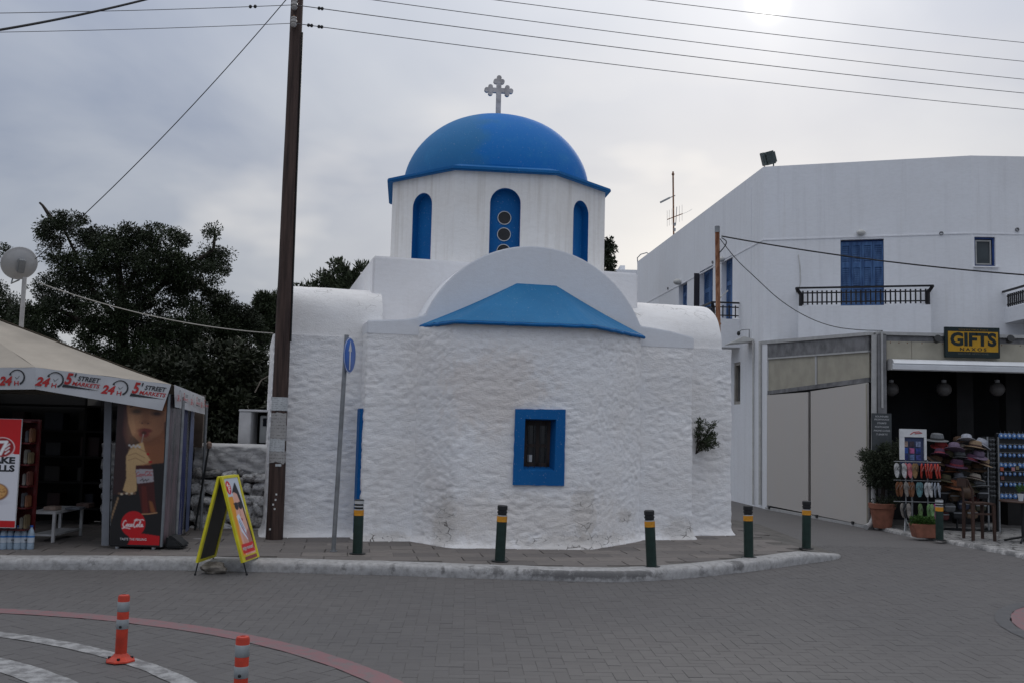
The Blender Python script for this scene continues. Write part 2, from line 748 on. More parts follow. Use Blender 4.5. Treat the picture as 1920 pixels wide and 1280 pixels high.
# --- paver material: each block its own tone, worn and dusty
def paver_material():
    m = bpy.data.materials.new('concrete_paver')
    m.use_nodes = True
    t = NT(m)
    a = t.n('ShaderNodeAttribute', attribute_name='tone')
    geo = t.n('ShaderNodeNewGeometry')
    mp = t.n('ShaderNodeMapping')
    t.t.links.new(geo.outputs['Position'], mp.inputs[0])
    big = t.ramp(t.noise(mp.outputs[0], 0.45, 4), 0.3, 0.7)
    mid = t.noise(mp.outputs[0], 3.5, 5)
    fine = t.noise(mp.outputs[0], 90, 3)
    base = t.mix(a.outputs['Fac'], (0.106, 0.099, 0.097), (0.122, 0.115, 0.112))
    base = t.mix(t.math('MULTIPLY', big, 0.5), base, (0.094, 0.093, 0.094))
    base = t.mix(t.math('MULTIPLY', t.ramp(mid, 0.55, 0.8), 0.3), base, (0.136, 0.129, 0.125))
    base = t.mix(t.math('MULTIPLY', t.ramp(fine, 0.3, 0.7), 0.28), base, (0.077, 0.075, 0.076))
    t.put(t.b.inputs['Base Color'], base)
    t.b.inputs['Roughness'].default_value = 0.72
    t.b.inputs['Specular IOR Level'].default_value = 0.3
    t.bump(fine, 0.25, 0.004)
    return m


PAVER = paver_material()
JOINT = mat('joint_sand', (0.102, 0.097, 0.094), 0.95, 0.3, 6)
road = MB().poly([(-16, -4, -0.0025), (18, -4, -0.0025), (18, 16.6, -0.0025), (-16, 16.6, -0.0025)]).build('road', JOINT, kind='structure', fix=False)
RC, RR = Vector((-5.08, 4.17)), 5.19           # the red band round the traffic island
LW, SW = 0.22, 0.11


def paver_verts(cx, cy, ang, L, W, zt, tilt):
    ca, sa = math.cos(ang), math.sin(ang)
    out = []
    for hl, hw, z in ((L / 2, W / 2, zt - 0.012), (L / 2, W / 2, zt - 0.0018), (L / 2 - 0.003, W / 2 - 0.003, zt)):
        for a, b in ((-1, -1), (1, -1), (1, 1), (-1, 1)):
            x, y = a * hl, b * hw
            out.append((cx + x * ca - y * sa, cy + x * sa + y * ca, z + tilt[0] * x + tilt[1] * y))
    return out


PF = [(8, 9, 10, 11)] + [(i, (i + 1) % 4, (i + 1) % 4 + 4, i + 4) for i in range(4)] + [(i + 4, (i + 1) % 4 + 4, (i + 1) % 4 + 8, i + 8) for i in range(4)]
cells = []
for zone, (rot, org) in enumerate(((R(2.5), Vector((0.3, 9.0))), (R(-33), Vector((-3.0, 7.0))))):
    ca, sa = math.cos(rot), math.sin(rot)
    for i in range(-120, 121):
        for j in range(-120, 121):
            bx, by = (i + 2 * j) * SW, (i - 2 * j) * SW
            for (ox, oy, an) in ((1.0, 0.5, 0.0), (0.5, 2.0, math.pi / 2)):
                lx, ly = bx + ox * SW, by + oy * SW
                x = org.x + lx * ca - ly * sa
                y = org.y + lx * sa + ly * ca
                if not (6.55 < y < 16.5) or abs(x) > 0.53 * y + 0.35:
                    continue
                inn = (Vector((x, y)) - RC).length < RR
                if inn != (zone == 1):
                    continue
                if inside(x, y, PAVE) or inside(x, y, TERR_POLY):
                    continue
                cells.append((y, x, rot + an))
cells.sort()
rng = random.Random(3)
paver_meshes = []
for k in range(8):
    me = bpy.data.meshes.new('paver')
    me.from_pydata(paver_verts(0, 0, 0, LW - 0.0034, SW - 0.0034, 0.0, (rng.uniform(-.008, .008), rng.uniform(-.009, .009))), [], PF)
    at = me.attributes.new('tone', 'FLOAT', 'FACE')
    at.data.foreach_set('value', [k / 7.0] * len(PF))
    me.materials.append(PAVER)
    paver_meshes.append(me)
seen = [c for c in cells if abs(c[1]) < 0.515 * c[0] + 0.1 and c[0] > 6.9]
near = seen[:300]
nearset = set(near)
for (y, x, an) in near:
    o = bpy.data.objects.new('paver', rng.choice(paver_meshes))
    COL.objects.link(o)
    o.parent = road
    o.location = (x - road.location.x, y - road.location.y, rng.uniform(-.0015, .0015) - road.location.z)
    o.rotation_euler = (0, 0, an + rng.uniform(-.01, .01))
V, F, T = [], [], []
for c in cells:
    if c in nearset:
        continue
    y, x, an = c
    b = len(V)
    V += paver_verts(x - road.location.x, y - road.location.y, an + rng.uniform(-.012, .012), LW - 0.003 - rng.uniform(0, .0015), SW - 0.003 - rng.uniform(0, .0015),
                     rng.uniform(-.0012, .0012) - road.location.z, (rng.uniform(-.009, .009), rng.uniform(-.010, .010)))
    F += [tuple(q + b for q in f) for f in PF]
    T += [rng.random()] * len(PF)
me = bpy.data.meshes.new('paver_field')
me.from_pydata(V, [], F)
me.attributes.new('tone', 'FLOAT', 'FACE').data.foreach_set('value', T)
place(me, 'paver_field', PAVER, road, kind='stuff')

# the far part of the lane: too far to tell the blocks apart
m = bpy.data.materials.new('far_lane')
m.use_nodes = True
t = NT(m)
v = t.coord()
bk = t.n('ShaderNodeTexBrick')
t.t.links.new(v, bk.inputs['Vector'])
bk.inputs['Color1'].default_value = (0.106, 0.10, 0.099, 1)
bk.inputs['Color2'].default_value = (0.120, 0.114, 0.112, 1)
bk.inputs['Mortar'].default_value = (0.08, 0.076, 0.075, 1)
bk.inputs['Scale'].default_value = 1.0
bk.inputs['Brick Width'].default_value = 0.22
bk.inputs['Row Height'].default_value = 0.11
bk.inputs['Mortar Size'].default_value = 0.006
t.put(t.b.inputs['Base Color'], t.mix(t.math('MULTIPLY', t.ramp(t.noise(v, 1.5, 5), .35, .65), .3), bk.outputs[0], (0.092, 0.09, 0.09)))
t.b.inputs['Roughness'].default_value = 0.75
MB().poly([(3.0, 16.45, -0.001), (9.0, 16.45, -0.001), (9, 60, -0.001), (1.0, 60, -0.001)]).build('lane', m, kind='structure', fix=False)


# --- painted bands
def band(name, c, r, w, a0, a1, z, m, n=90):
    mb = MB()
    vs, fs = [], []
    for i in range(n + 1):
        a = a0 + (a1 - a0) * i / n
        for q in (-w / 2, -w / 6, w / 6, w / 2):
            e = (0.012 * noise.noise(Vector((a * 20, q * 9, r)))) if abs(q) > w / 3 else 0
            vs.append((c[0] + (r + q + e) * math.cos(a), c[1] + (r + q + e) * math.sin(a), z))
    for i in range(n):
        for k in range(3):
            b = i * 4 + k
            fs.append((b, b + 1, b + 5, b + 4))
    mb.add(vs, fs)
    return mb.build(name, m, kind='structure', fix=False)


def paint(name, c, worn, amount=0.5, rough=0.7, freq=9):
    m = bpy.data.materials.new(name)
    m.use_nodes = True
    t = NT(m)
    v = t.coord()
    n1 = t.noise(v, freq, 6, 0.65)
    n2 = t.noise(v, 60, 3)
    f = t.ramp(t.math('ADD', n1, t.math('MULTIPLY', n2, 0.25)), 0.62 - amount * .12, 0.82 - amount * .12)
    t.put(t.b.inputs['Base Color'], t.mix(f, c, worn))
    t.b.inputs['Roughness'].default_value = rough
    t.bump(n2, 0.2, 0.003)
    return m


RED = paint('red_band_paint', (0.20, 0.098, 0.105), (0.14, 0.12, 0.122), 0.4)
WHI = paint('white_band_paint', (0.33, 0.33, 0.33), (0.15, 0.147, 0.148), 0.9)
band('red_road_band', RC, RR, 0.21, R(-10), R(130), 0.0052, RED)
band('white_road_band', (-5.77, 3.96), 4.69, 0.15, R(-10), R(130), 0.0052, WHI)
band('white_island_band', (-5.77, 3.96), 4.02, 0.24, R(-10), R(130), 0.0052, WHI)
band('red_ring_band', (7.28, 9.2), 2.27, 0.30, R(90), R(260), 0.0052, RED)
band('dark_ring_band', (7.28, 9.2), 2.49, 0.15, R(90), R(260), 0.0052, paint('grey_band_paint', (0.066, 0.066, 0.069), (0.09, 0.088, 0.09), 0.5))

# --- pavement with flagstones
PAVEM = mat('pavement_bed', (0.105, 0.098, 0.09), 0.9, 0.25, 4)
hh = 0.12


def pave_z(x):
    k = min(1, max(0, (x - 4.2) / 1.0))
    return hh * (1 - k * k * (3 - 2 * k))


mb = MB()
xs = [-12 + 0.25 * i for i in range(70)]
pin = [(p.x, p.y) for p in kerb_line]


def kerb_y(x):
    best = 11.0
    for (x0, y0), (x1, y1) in zip(pin[:-1], pin[1:]):
        if x0 <= x <= x1:
            return y0 + (y1 - y0) * (x - x0) / (x1 - x0 + 1e-9)
    return 11.0 if x < -9 else 15.2


for x0, x1 in zip(xs[:-1], xs[1:]):
    if x1 > 5.0:
        break
    a0, a1 = kerb_y(x0) + .08, kerb_y(x1) + .08
    mb.poly([(x0, a0, pave_z(x0) - .012), (x1, a1, pave_z(x1) - .012), (x1, 20, pave_z(x1) - .012), (x0, 20, pave_z(x0) - .012)])
pavement = mb.build('pavement', PAVEM, kind='structure', fix=False)


def slab_material():
    m = bpy.data.materials.new('flagstone')
    m.use_nodes = True
    t = NT(m)
    oi = t.n('ShaderNodeObjectInfo')
    v = t.coord(kind='Object')
    n = t.noise(v, 6, 5)
    c = t.mix(oi.outputs['Random'], (0.118, 0.105, 0.098), (0.190, 0.168, 0.152))
    c = t.mix(t.math('MULTIPLY', t.ramp(n, .4, .7), .45), c, (0.095, 0.088, 0.085))
    t.put(t.b.inputs['Base Color'], c)
    t.b.inputs['Roughness'].default_value = 0.75
    t.bump(t.noise(v, 35, 4), .3, .006)
    return m


SLAB = slab_material()
CH_O = G(673, 1013, hh)
CH_A = R(14.5)
CU = Vector((math.cos(CH_A), math.sin(CH_A)))
CV = Vector((-CU.y, CU.x))


def to_st(x, y):
    d = Vector((x, y)) - CH_O.xy
    return d.dot(CU), d.dot(CV)


slab_meshes = []
for k in range(5):
    L, W = (0.58, 0.37)
    vs = []
    j = [(rng.uniform(-.008, .008), rng.uniform(-.008, .008)) for _ in range(4)]
    for hl, hw, z in ((L / 2, W / 2, -.02), (L / 2, W / 2, -.003), (L / 2 - .005, W / 2 - .005, 0)):
        for q, (a, b) in enumerate(((-1, -1), (1, -1), (1, 1), (-1, 1))):
            vs.append((a * (hl - .006) + j[q][0], b * (hw - .006) + j[q][1], z))
    me = bpy.data.meshes.new('flagstone')
    me.from_pydata(vs, [], PF)
    me.materials.append(SLAB)
    slab_meshes.append(me)
sa_ = R(9)
ns = 0
for r_ in range(-20, 60):
    for c_ in range(-40, 40):
        lx = c_ * 0.58 + (0.29 if r_ % 2 else 0)
        ly = r_ * 0.37
        x = -0.5 + lx * math.cos(sa_) - ly * math.sin(sa_)
        y = 12.5 + lx * math.sin(sa_) + ly * math.cos(sa_)
        if x > 4.35 or x < -8.3 or y > 18.4 or abs(x) > .54 * y + .3:
            continue
        cs_ = [(x + a_ * .29 * math.cos(sa_) - b_ * .185 * math.sin(sa_), y + a_ * .29 * math.sin(sa_) + b_ * .185 * math.cos(sa_)) for a_ in (-1, 1) for b_ in (-1, 1)]
        if any(cy_ < kerb_y(cx_) + 0.12 for cx_, cy_ in cs_) or max(q[0] for q in cs_) > 4.45 or (y > 16.3 and x < 3.0):
            continue
        s_, t_ = to_st(x, y)
        if 0.2 < s_ < 5.0 and t_ > 0.2 or -1.1 < s_ < 6.0 and t_ > 0.85:
            continue
        if (s_ - 2.55) ** 2 / 1.5 ** 2 + t_ ** 2 / 0.8 ** 2 < 1 and t_ < 0.2:
            continue
        o = bpy.data.objects.new('flagstone', slab_meshes[(r_ * 7 + c_ * 3) % 5])
        COL.objects.link(o)
        o.parent = pavement
        o.location = (x - pavement.location.x, y - pavement.location.y, pave_z(x) - pavement.location.z + rng.uniform(-.002, .001))
        o.rotation_euler = (rng.uniform(-.004, .004), rng.uniform(-.004, .004), sa_)
        ns += 1
print('flagstones', ns, 'pavers', len(cells))


# --- kerb: whitewashed, scuffed by tyres
def kerb_material():
    m = bpy.data.materials.new('whitewashed_kerb')
    m.use_nodes = True
    t = NT(m)
    v = t.coord()
    at = t.n('ShaderNodeAttribute', attribute_name='wear')
    n1 = t.noise(v, 2.4, 5, 0.6)
    n2 = t.noise(v, 14, 5, 0.7)
    n3 = t.noise(v, 70, 3)
    f = t.math('ADD', t.math('MULTIPLY', n1, 0.5), t.math('MULTIPLY', n2, 0.5))
    f = t.math('ADD', f, t.math('MULTIPLY', at.outputs['Fac'], 0.55))
    fm = t.ramp(f, 0.66, 0.80)
    paintc = t.mix(t.ramp(n2, .35, .7), (0.40, 0.395, 0.395), (0.22, 0.215, 0.21))
    c = t.mix(fm, paintc, t.mix(n3, (0.10, 0.10, 0.105), (0.18, 0.175, 0.17)))
    t.put(t.b.inputs['Base Color'], c)
    t.b.inputs['Roughness'].default_value = 0.85
    t.bump(t.math('ADD', n3, t.math('MULTIPLY', n2, 2.0)), 0.4, 0.008)
    return m


prof = [(0.0, -0.03), (0.0, 0.5), (0.01, 0.80), (0.03, 0.94), (0.06, 1.0), (0.14, 1.03), (0.22, 1.03), (0.29, 1.02), (0.31, 0.85), (0.31, 0.0)]
pts = kerb_line
V, F, Wr = [], [], []
n = len(pts)
scuffs = [(-2.5, .10), (-1.95, .2), (-1.35, .16), (-0.75, .09), (-.42, .08), (-.1, .22), (0.12, .1), (.35, .08), (2.45, .15), (3.0, .2), (-4.9, .2), (-6.0, .3)]
for i, p in enumerate(pts):
    tg = (pts[min(i + 1, n - 1)] - pts[max(i - 1, 0)]).normalized()
    nr = Vector((-tg.y, tg.x))
    hgt = 0.128 * min(1.0, max(0.06, (n - 1 - i) * 0.04 / 1.5))
    for k, (d, z) in enumerate(prof):
        e = 0.012 * noise.noise(Vector((p.x * 2.3, p.y * 2.3, k * .6))) + 0.006 * noise.noise(Vector((p.x * 9, p.y * 9, k)))
        q = p + nr * (d - e)
        V.append((q.x, q.y, z * hgt + (0.006 * noise.noise(Vector((p.x * 3, p.y * 3, k + 9))) if k > 2 else 0)))
        w = 0.0
        if 0.05 < p.x < 2.1 and 1 <= k <= 3:
            w = 0.62 * min(1, (p.x - .05) / .3) * min(1, (2.1 - p.x) / .5)
        for sx_, sr in scuffs:
            if 1 <= k <= 5:
                w = max(w, 0.5 * (1 - abs(p.x - sx_) / sr)) if abs(p.x - sx_) < sr else w
        if p.x > 2 and 2 <= k <= 5:
            w = max(w, 0.16)
        if k == 0:
            w = max(w, 0.1)
        Wr.append(w)
for i in range(n - 1):
    for k in range(len(prof) - 1):
        a = i * len(prof) + k
        F.append((a, a + len(prof), a + len(prof) + 1, a + 1))
F.append(tuple(range(len(prof))))
F.append(tuple(range((n - 1) * len(prof), n * len(prof))))
me = bpy.data.meshes.new('kerb')
me.from_pydata(V, [], F)
me.attributes.new('wear', 'FLOAT', 'POINT').data.foreach_set('value', Wr)
me.polygons.foreach_set('use_smooth', [True] * len(me.polygons))
place(me, 'kerb', kerb_material(), kind='structure')

# ================================================================ CHAPEL
chapel = empty('chapel', (CH_O.x, CH_O.y, 0), 'small whitewashed chapel with a blue dome and rounded apse on the corner', 'chapel', rz=CH_A)


def whitewash(name, white, warm, stain_at=(), crack=0.0, var=0.5, bumpk=0.5):
    m = bpy.data.materials.new(name)
    m.use_nodes = True
    t = NT(m)
    v = t.coord()
    n1 = t.ramp(t.noise(v, 0.9, 5, 0.6), 0.38, 0.68)
    n2 = t.ramp(t.noise(t.coord((1, 1, 2.2)), 9, 5, 0.6), 0.4, 0.75)
    n3 = t.noise(v, 55, 4)
    c = t.mix(t.math('MULTIPLY', n1, var), white, warm)
    c = t.mix(t.math('MULTIPLY', n2, 0.22), c, tuple(x * 0.78 for x in warm))
    # chips and dirt caught on the lumps
    chip = t.ramp(t.noise(t.coord((1, 1, 2.0), (3, 1, 2)), 5.5, 7, .72), 0.66, 0.74)
    c = t.mix(t.math('MULTIPLY', chip, min(.5, bumpk * .55)), c, (0.46, 0.435, 0.41))
    drip = t.ramp(t.noise(t.coord((7, 7, .5)), 1.0, 5, .6), 0.58, 0.80)
    c = t.mix(t.math('MULTIPLY', drip, .18), c, (0.50, 0.47, 0.43))
    if crack:
        # hairline flaking spread over the surface
        vo = t.n('ShaderNodeTexVoronoi', feature='DISTANCE_TO_EDGE')
        vo.inputs['Scale'].default_value = 7
        t.t.links.new(t.coord((1, 1, 1.8)), vo.inputs['Vector'])
        wob = t.noise(v, 2.2, 5, .7)
        fm = t.math('MULTIPLY', t.math('SUBTRACT', 1.0, t.ramp(vo.outputs[0], 0.0, 0.05)), t.ramp(wob, 0.60 - crack * .08, 0.66))
        c = t.mix(t.math('MULTIPLY', fm, .75), c, (0.16, 0.145, 0.13))
    geo = t.n('ShaderNodeTexCoord')
    for (cs, ct, cz, rs, rz_, kind) in stain_at:
        mp = t.n('ShaderNodeMapping')
        mp.inputs['Location'].default_value = (-cs / rs, -ct / rs, -cz / rz_)
        mp.inputs['Scale'].default_value = (1 / rs, 1 / rs, 1 / rz_)
        t.t.links.new(geo.outputs['Object'], mp.inputs[0])
        ln = t.n('ShaderNodeVectorMath', operation='LENGTH')
        t.t.links.new(mp.outputs[0], ln.inputs[0])
        wob = t.noise(v, 5.0, 5, .7)
        d = t.math('ADD', ln.outputs['Value'], t.math('MULTIPLY', t.math('SUBTRACT', wob, .5), 1.9))
        msk = t.math('SUBTRACT', 1.0, t.ramp(d, 0.55, 1.05))
        if kind == 'crack':
            vo = t.n('ShaderNodeTexVoronoi', feature='DISTANCE_TO_EDGE')
            vo.inputs['Scale'].default_value = 6.0
            t.t.links.new(t.coord((1, 1, 1.9)), vo.inputs['Vector'])
            ed = t.math('SUBTRACT', 1.0, t.ramp(vo.outputs[0], 0.01, 0.06))
            c = t.mix(t.math('MULTIPLY', msk, .35), c, (0.40, 0.35, 0.29))
            c = t.mix(t.math('MULTIPLY', t.math('MULTIPLY', ed, msk), t.ramp(wob, .48, .56)), c, (0.07, 0.06, 0.052))
        else:
            c = t.mix(t.math('MULTIPLY', msk, .45), c, kind)
    t.put(t.b.inputs['Base Color'], c)
    t.b.inputs['Roughness'].default_value = 0.9
    t.b.inputs['Specular IOR Level'].default_value = 0.15
    t.bump(t.math('ADD', t.math('MULTIPLY', n3, 0.5), t.noise(t.coord((1, 1, 1.9)), 19, 6, .70, .8)), bumpk, 0.02)
    return m


WW = (0.87, 0.875, 0.89)
WARM = (0.81, 0.765, 0.725)
ROUGH_M = whitewash('rough_whitewash', WW, WARM, [(5.0, 0, .25, .35, .25, 'crack'), (.3, 0, .16, .5, .10, 'crack')], var=0.5, bumpk=0.8)
APSE_M = whitewash('rough_apse_whitewash', WW, WARM, [(1.10, -.7, .42, .30, .50, 'crack'), (3.05, -1.1, .60, .26, .42, 'crack'), (3.0, -1.1, .20, 1.4, .14, 'crack'), (3.9, -.4, .5, .3, .12, 'crack'),
                                                     (1.7, -1.0, 2.3, .9, .7, (0.72, 0.64, 0.58)), (2.3, -1.0, .55, 1.6, .35, (0.76, 0.71, 0.66))], var=0.5, bumpk=0.8)
SMOOTH_M = whitewash('smooth_grey_whitewash', (0.73, 0.75, 0.785), (0.69, 0.685, 0.70), var=.5, bumpk=.18)
CUBE_M = whitewash('smooth_whitewash', (0.82, 0.82, 0.835), (0.78, 0.755, 0.74), var=.5, bumpk=.15)
VAULT_M = whitewash('flaking_whitewash', (0.82, 0.815, 0.815), (0.74, 0.715, 0.69), crack=0.8, var=.5, bumpk=.35)
DRUM_M = None


def rough_disp(a, z, seed=0.0):
    n1 = noise.noise(Vector((a / 0.36, z / 0.13, seed)))
    n2 = noise.noise(Vector((a / 0.14, z / 0.065, seed + 7)))
    n3 = noise.noise(Vector((a / 1.1, z / 0.8, seed + 3)))
    n4 = noise.noise(Vector((a / 0.075, z / 0.04, seed + 11)))
    m_ = 0.75 + 0.6 * noise.noise(Vector((a / 0.8, z / 0.55, seed + 31)))
    return m_ * (0.008 * n1 + 0.013 * n2 + 0.010 * n4 - 0.010 * abs(n2)) + 0.018 * n3


def wall_sheet(name, path, z0, z1, m, parent, seed=0.0, smooth_it=2, step=0.022, amp=1.0, skip=None, flare=0.07):
    pts = resample(smooth_path(path, smooth_it), step)
    n = len(pts)
    nz_ = int((z1 - z0) / step) + 1
    V = []
    for i, p in enumerate(pts):
        tg = (pts[min(i + 1, n - 1)] - pts[max(i - 1, 0)]).normalized()
        nr = Vector((tg.y, -tg.x))
        a = i * step
        for k in range(nz_ + 1):
            z = z0 + (z1 - z0) * k / nz_
            fall = min(1.0, (z1 - z) / 0.06)
            d = amp * rough_disp(a, z, seed) * fall
            hb = z - 0.12 + 0.03 * noise.noise(Vector((a * 3, 0, seed)))
            if flare:
                d += flare * math.exp(-max(0, hb) / 0.05) + 0.02 * math.exp(-max(0, hb) / 0.35)
            V.append((p.x + nr.x * d, p.y + nr.y * d, z + 0.006 * noise.noise(Vector((a * 4, z * 4, seed + 20))) * (k not in (0,))))
    F = []
    for i in range(n - 1):
        for k in range(nz_):
            a = i * (nz_ + 1) + k
            if skip:
                q = [V[j] for j in (a, a + nz_ + 1, a + nz_ + 2, a + 1)]
                c = [sum(w[j] for w in q) / 4 for j in range(3)]
                if skip(*c):
                    continue
            F.append((a, a + nz_ + 1, a + nz_ + 2, a + 1))
    me = grid_mesh(name, V, F, True)
    return place(me, name, m, parent)


W_ = 5.2
BAND = 3.12
wall_sheet('front_wall', [(0.0, 2.0), (0, .5), (0, .03), (.03, 0), (.5, 0), (W_ / 2, 0), (W_ - .5, 0), (W_ - .03, 0), (W_, .03), (W_, .5), (W_, 2.0)], 0.04, BAND, ROUGH_M, chapel, 1.0)
AC = [(.76, 0.0), (1.20, -.85), (3.08, -1.12), (4.30, -.08)]      # corners of the three-sided apse
AP = [(.70, .12), (.745, .03), (1.15, -.76), (1.20, -.84), (1.31, -.866), (2.0, -.965), (2.96, -1.103), (3.07, -1.112), (3.15, -1.05), (3.7, -.59), (4.26, -.11), (4.34, .12)]
FA = math.atan2(AC[2][1] - AC[1][1], AC[2][0] - AC[1][0])
fo_ = CH_O.xy + CU * AC[1][0] + CV * AC[1][1]


def wa(px, py):
    return plane_hit(px, py, fo_, CH_A + FA)


WS0, WS1, WZ0, WZ1 = wa(982, 830)[0], wa(1040, 830)[0], wa(1010, 881)[1], wa(1010, 785)[1]
cF, sF = math.cos(FA), math.sin(FA)
wall_sheet('apse_wall', AP, 0.04, 3.24, APSE_M, chapel, 5.0, skip=lambda x, y, z: WS0 - .04 < (x - AC[1][0]) * cF + (y - AC[1][1]) * sF < WS1 + .04 and WZ0 - .04 < z < WZ1 + .04 and y < -.8)
wall_sheet('wing_wall', [(-1.32, 3.2), (-1.32, 1.2), (-1.32, .58), (-1.29, .55), (-.8, .55), (0.05, .55)], 0.04, BAND - .03, ROUGH_M, chapel, 9.0)
wall_sheet('wing_wall', [(W_ - .05, .55), (5.8, .55), (6.13, .55), (6.16, .58), (6.16, 1.2), (6.16, 3.2)], 0.04, BAND + .06, ROUGH_M, chapel, 13.0)

# gable with its round-headed top, and the barrel vault behind it
g = [(0.0, BAND - .02), (0.0, 3.30), (.30, 3.325), (.55, 3.345), (.72, 3.38)]
cxg, rg, czg = 2.57, 1.86, 2.715
for i in range(0, 41):
    a = math.pi - math.asin((3.43 - czg) / rg) + (2 * math.asin((3.43 - czg) / rg) - math.pi) * i / 40
    g.append((cxg + rg * math.cos(a) * 1.0, czg + rg * math.sin(a)))
g += [(4.48, 3.41), (4.8, 3.37), (W_, 3.29), (W_, BAND - .02)]
gb = MB().prism(g, lambda s, z: (s, -0.004, z), (0, .98, 0))
gb.build('gable_vault', SMOOTH_M, chapel, local=True, smooth=True, bevel=.018, segs=2)
# crossing block, wing vaults
MB().box(.16, 4.60, .92, 4.9, 3.0, 4.42).build('crossing_block', CUBE_M, chapel, local=True, smooth=True, bevel=.03)


def wing_vault(s0, s1, zt, base, name='wing_vault', ex=.82):
    mb = MB()
    nn = 30
    pr = [(1.62 - 1.02 * math.cos(math.pi * i / nn), base + (zt - base) * math.sin(math.pi * i / nn) ** ex) for i in range(nn + 1)]
    pr = [(pr[0][0], base - .1)] + pr + [(pr[-1][0], base - .1)]
    ns_ = 24
    V, F = [], []
    for j in range(ns_ + 1):
        s = s0 + (s1 - s0) * j / ns_
        for k, (tt, z) in enumerate(pr):
            e = 0.014 * noise.noise(Vector((s * 2.5, k * .35, base))) + .005 * noise.noise(Vector((s * 8, k, 3)))
            V.append((s, tt - e, z + e))
    K = len(pr)
    for j in range(ns_):
        for k in range(K - 1):
            a = j * K + k
            F.append((a, a + 1, a + K + 1, a + K))
    F.append(tuple(range(K)))
    F.append(tuple(range(ns_ * K, ns_ * K + K)))
    mb.add(V, F)
    return mb.build(name, VAULT_M, chapel, local=True, smooth=True)


wing_vault(-1.16, .3, 3.93, BAND - .02, ex=.42)
wing_vault(4.25, 5.98, 4.0, BAND + .06)
# flat ledge closing the top of the lower wing walls
MB().box(-1.30, .1, .57, 3.2, 2.9, BAND - .045).build('wing_ledge', CUBE_M, chapel, local=True)
MB().box(5.1, 6.14, .57, 3.2, 2.9, BAND + .05).build('wing_ledge', CUBE_M, chapel, local=True)


# --- blue paint
def blue_paint(name, c1, c2, faded, amt=.35, rough=.55):
    m = bpy.data.materials.new(name)
    m.use_nodes = True
    t = NT(m)
    v = t.coord()
    f = t.ramp(t.noise(v, 1.1, 4, .5), .42, .58)
    if name == 'dome_blue':      # the older, greyer coat of paint on the left half
        sp_ = t.n('ShaderNodeSeparateXYZ')
        t.t.links.new(v, sp_.inputs[0])
        f = t.ramp(t.math('ADD', t.math('MULTIPLY', sp_.outputs[0], -1.0), t.math('MULTIPLY', t.noise(v, 1.6, 5, .6), 1.6)), 0.95, 1.25)
    c = t.mix(f, c1, c2)
    f2 = t.ramp(t.noise(v, 2.6, 6, .7), .52, .75)
    c = t.mix(t.math('MULTIPLY', f2, amt), c, faded)
    c = t.mix(t.math('MULTIPLY', t.ramp(t.noise(v, 40, 3), .66, .72), .5), c, (0.35, 0.42, 0.5))
    t.put(t.b.inputs['Base Color'], c)
    t.b.inputs['Roughness'].default_value = rough + .1
    t.b.inputs['Specular IOR Level'].default_value = .18
    t.bump(t.noise(v, 30, 4), .25, .006)
    return m


DOME_B = blue_paint('dome_blue', (0.005, 0.150, 0.47), (0.022, 0.158, 0.37), (0.03, 0.215, 0.46), .5)
TRIM_B = blue_paint('trim_blue', (0.006, 0.115, 0.33), (0.009, 0.13, 0.36), (0.02, 0.15, 0.36), .25)
ROOF_B = blue_paint('apse_roof_blue', (0.014, 0.135, 0.30), (0.017, 0.15, 0.33), (0.035, 0.17, 0.32), .4)
WIN_B = blue_paint('window_blue', (0.004, 0.100, 0.31), (0.005, 0.113, 0.34), (0.012, 0.13, 0.33), .3)

# apse roof: facets from the ridge down to a rounded eave
AE = [(.79, .02), (1.15, -.92), (3.11, -1.205), (4.33, -.06)]
ap2 = resample([Vector(p) for p in AE], .08)
ev = []
for i, p in enumerate(ap2):
    tg = (ap2[min(i + 1, len(ap2) - 1)] - ap2[max(i - 1, 0)]).normalized()
    nr = Vector((tg.y, -tg.x))
    q = p
    ev.append((q.x, min(q.y, 0.02), 3.225 + .012 * noise.noise(Vector((i * .7, 0, 0)))))
ridge = [(2.26, 0.0, 3.985), (2.88, 0.0, 3.985)]
mb = MB()
nr_ = 9
rows = []
for j in range(nr_ + 1):
    k = j / nr_
    row = []
    for i, e in enumerate(ev):
        # which ridge end does this eave point run to: fold between the two
        w = min(1, max(0, (e[0] - 1.135) / (3.11 - 1.135)))
        rp = Vector(ridge[0]).lerp(Vector(ridge[1]), w)
        q = rp.lerp(Vector((e[0], e[1], e[2] + .05)), k)
        q.z -= .022 * math.sin(math.pi * k)
        row.append(q)
    rows.append(row)
V = [tuple(q) for r_ in rows for q in r_]
nE = len(ev)
F = [(j * nE + i, j * nE + i + 1, (j + 1) * nE + i + 1, (j + 1) * nE + i) for j in range(nr_) for i in range(nE - 1)]
mb.add(V, F)
apse_roof = mb.build('apse_roof', ROOF_B, chapel, local=True)
mb = MB()
mb.tube([(e[0], e[1], e[2] + .02) for e in ev], [.026 + .006 * noise.noise(Vector((i * .9, 4, 0))) for i in range(nE)], 8)
mb.build('eave', TRIM_B, apse_roof, local=True, smooth=True)

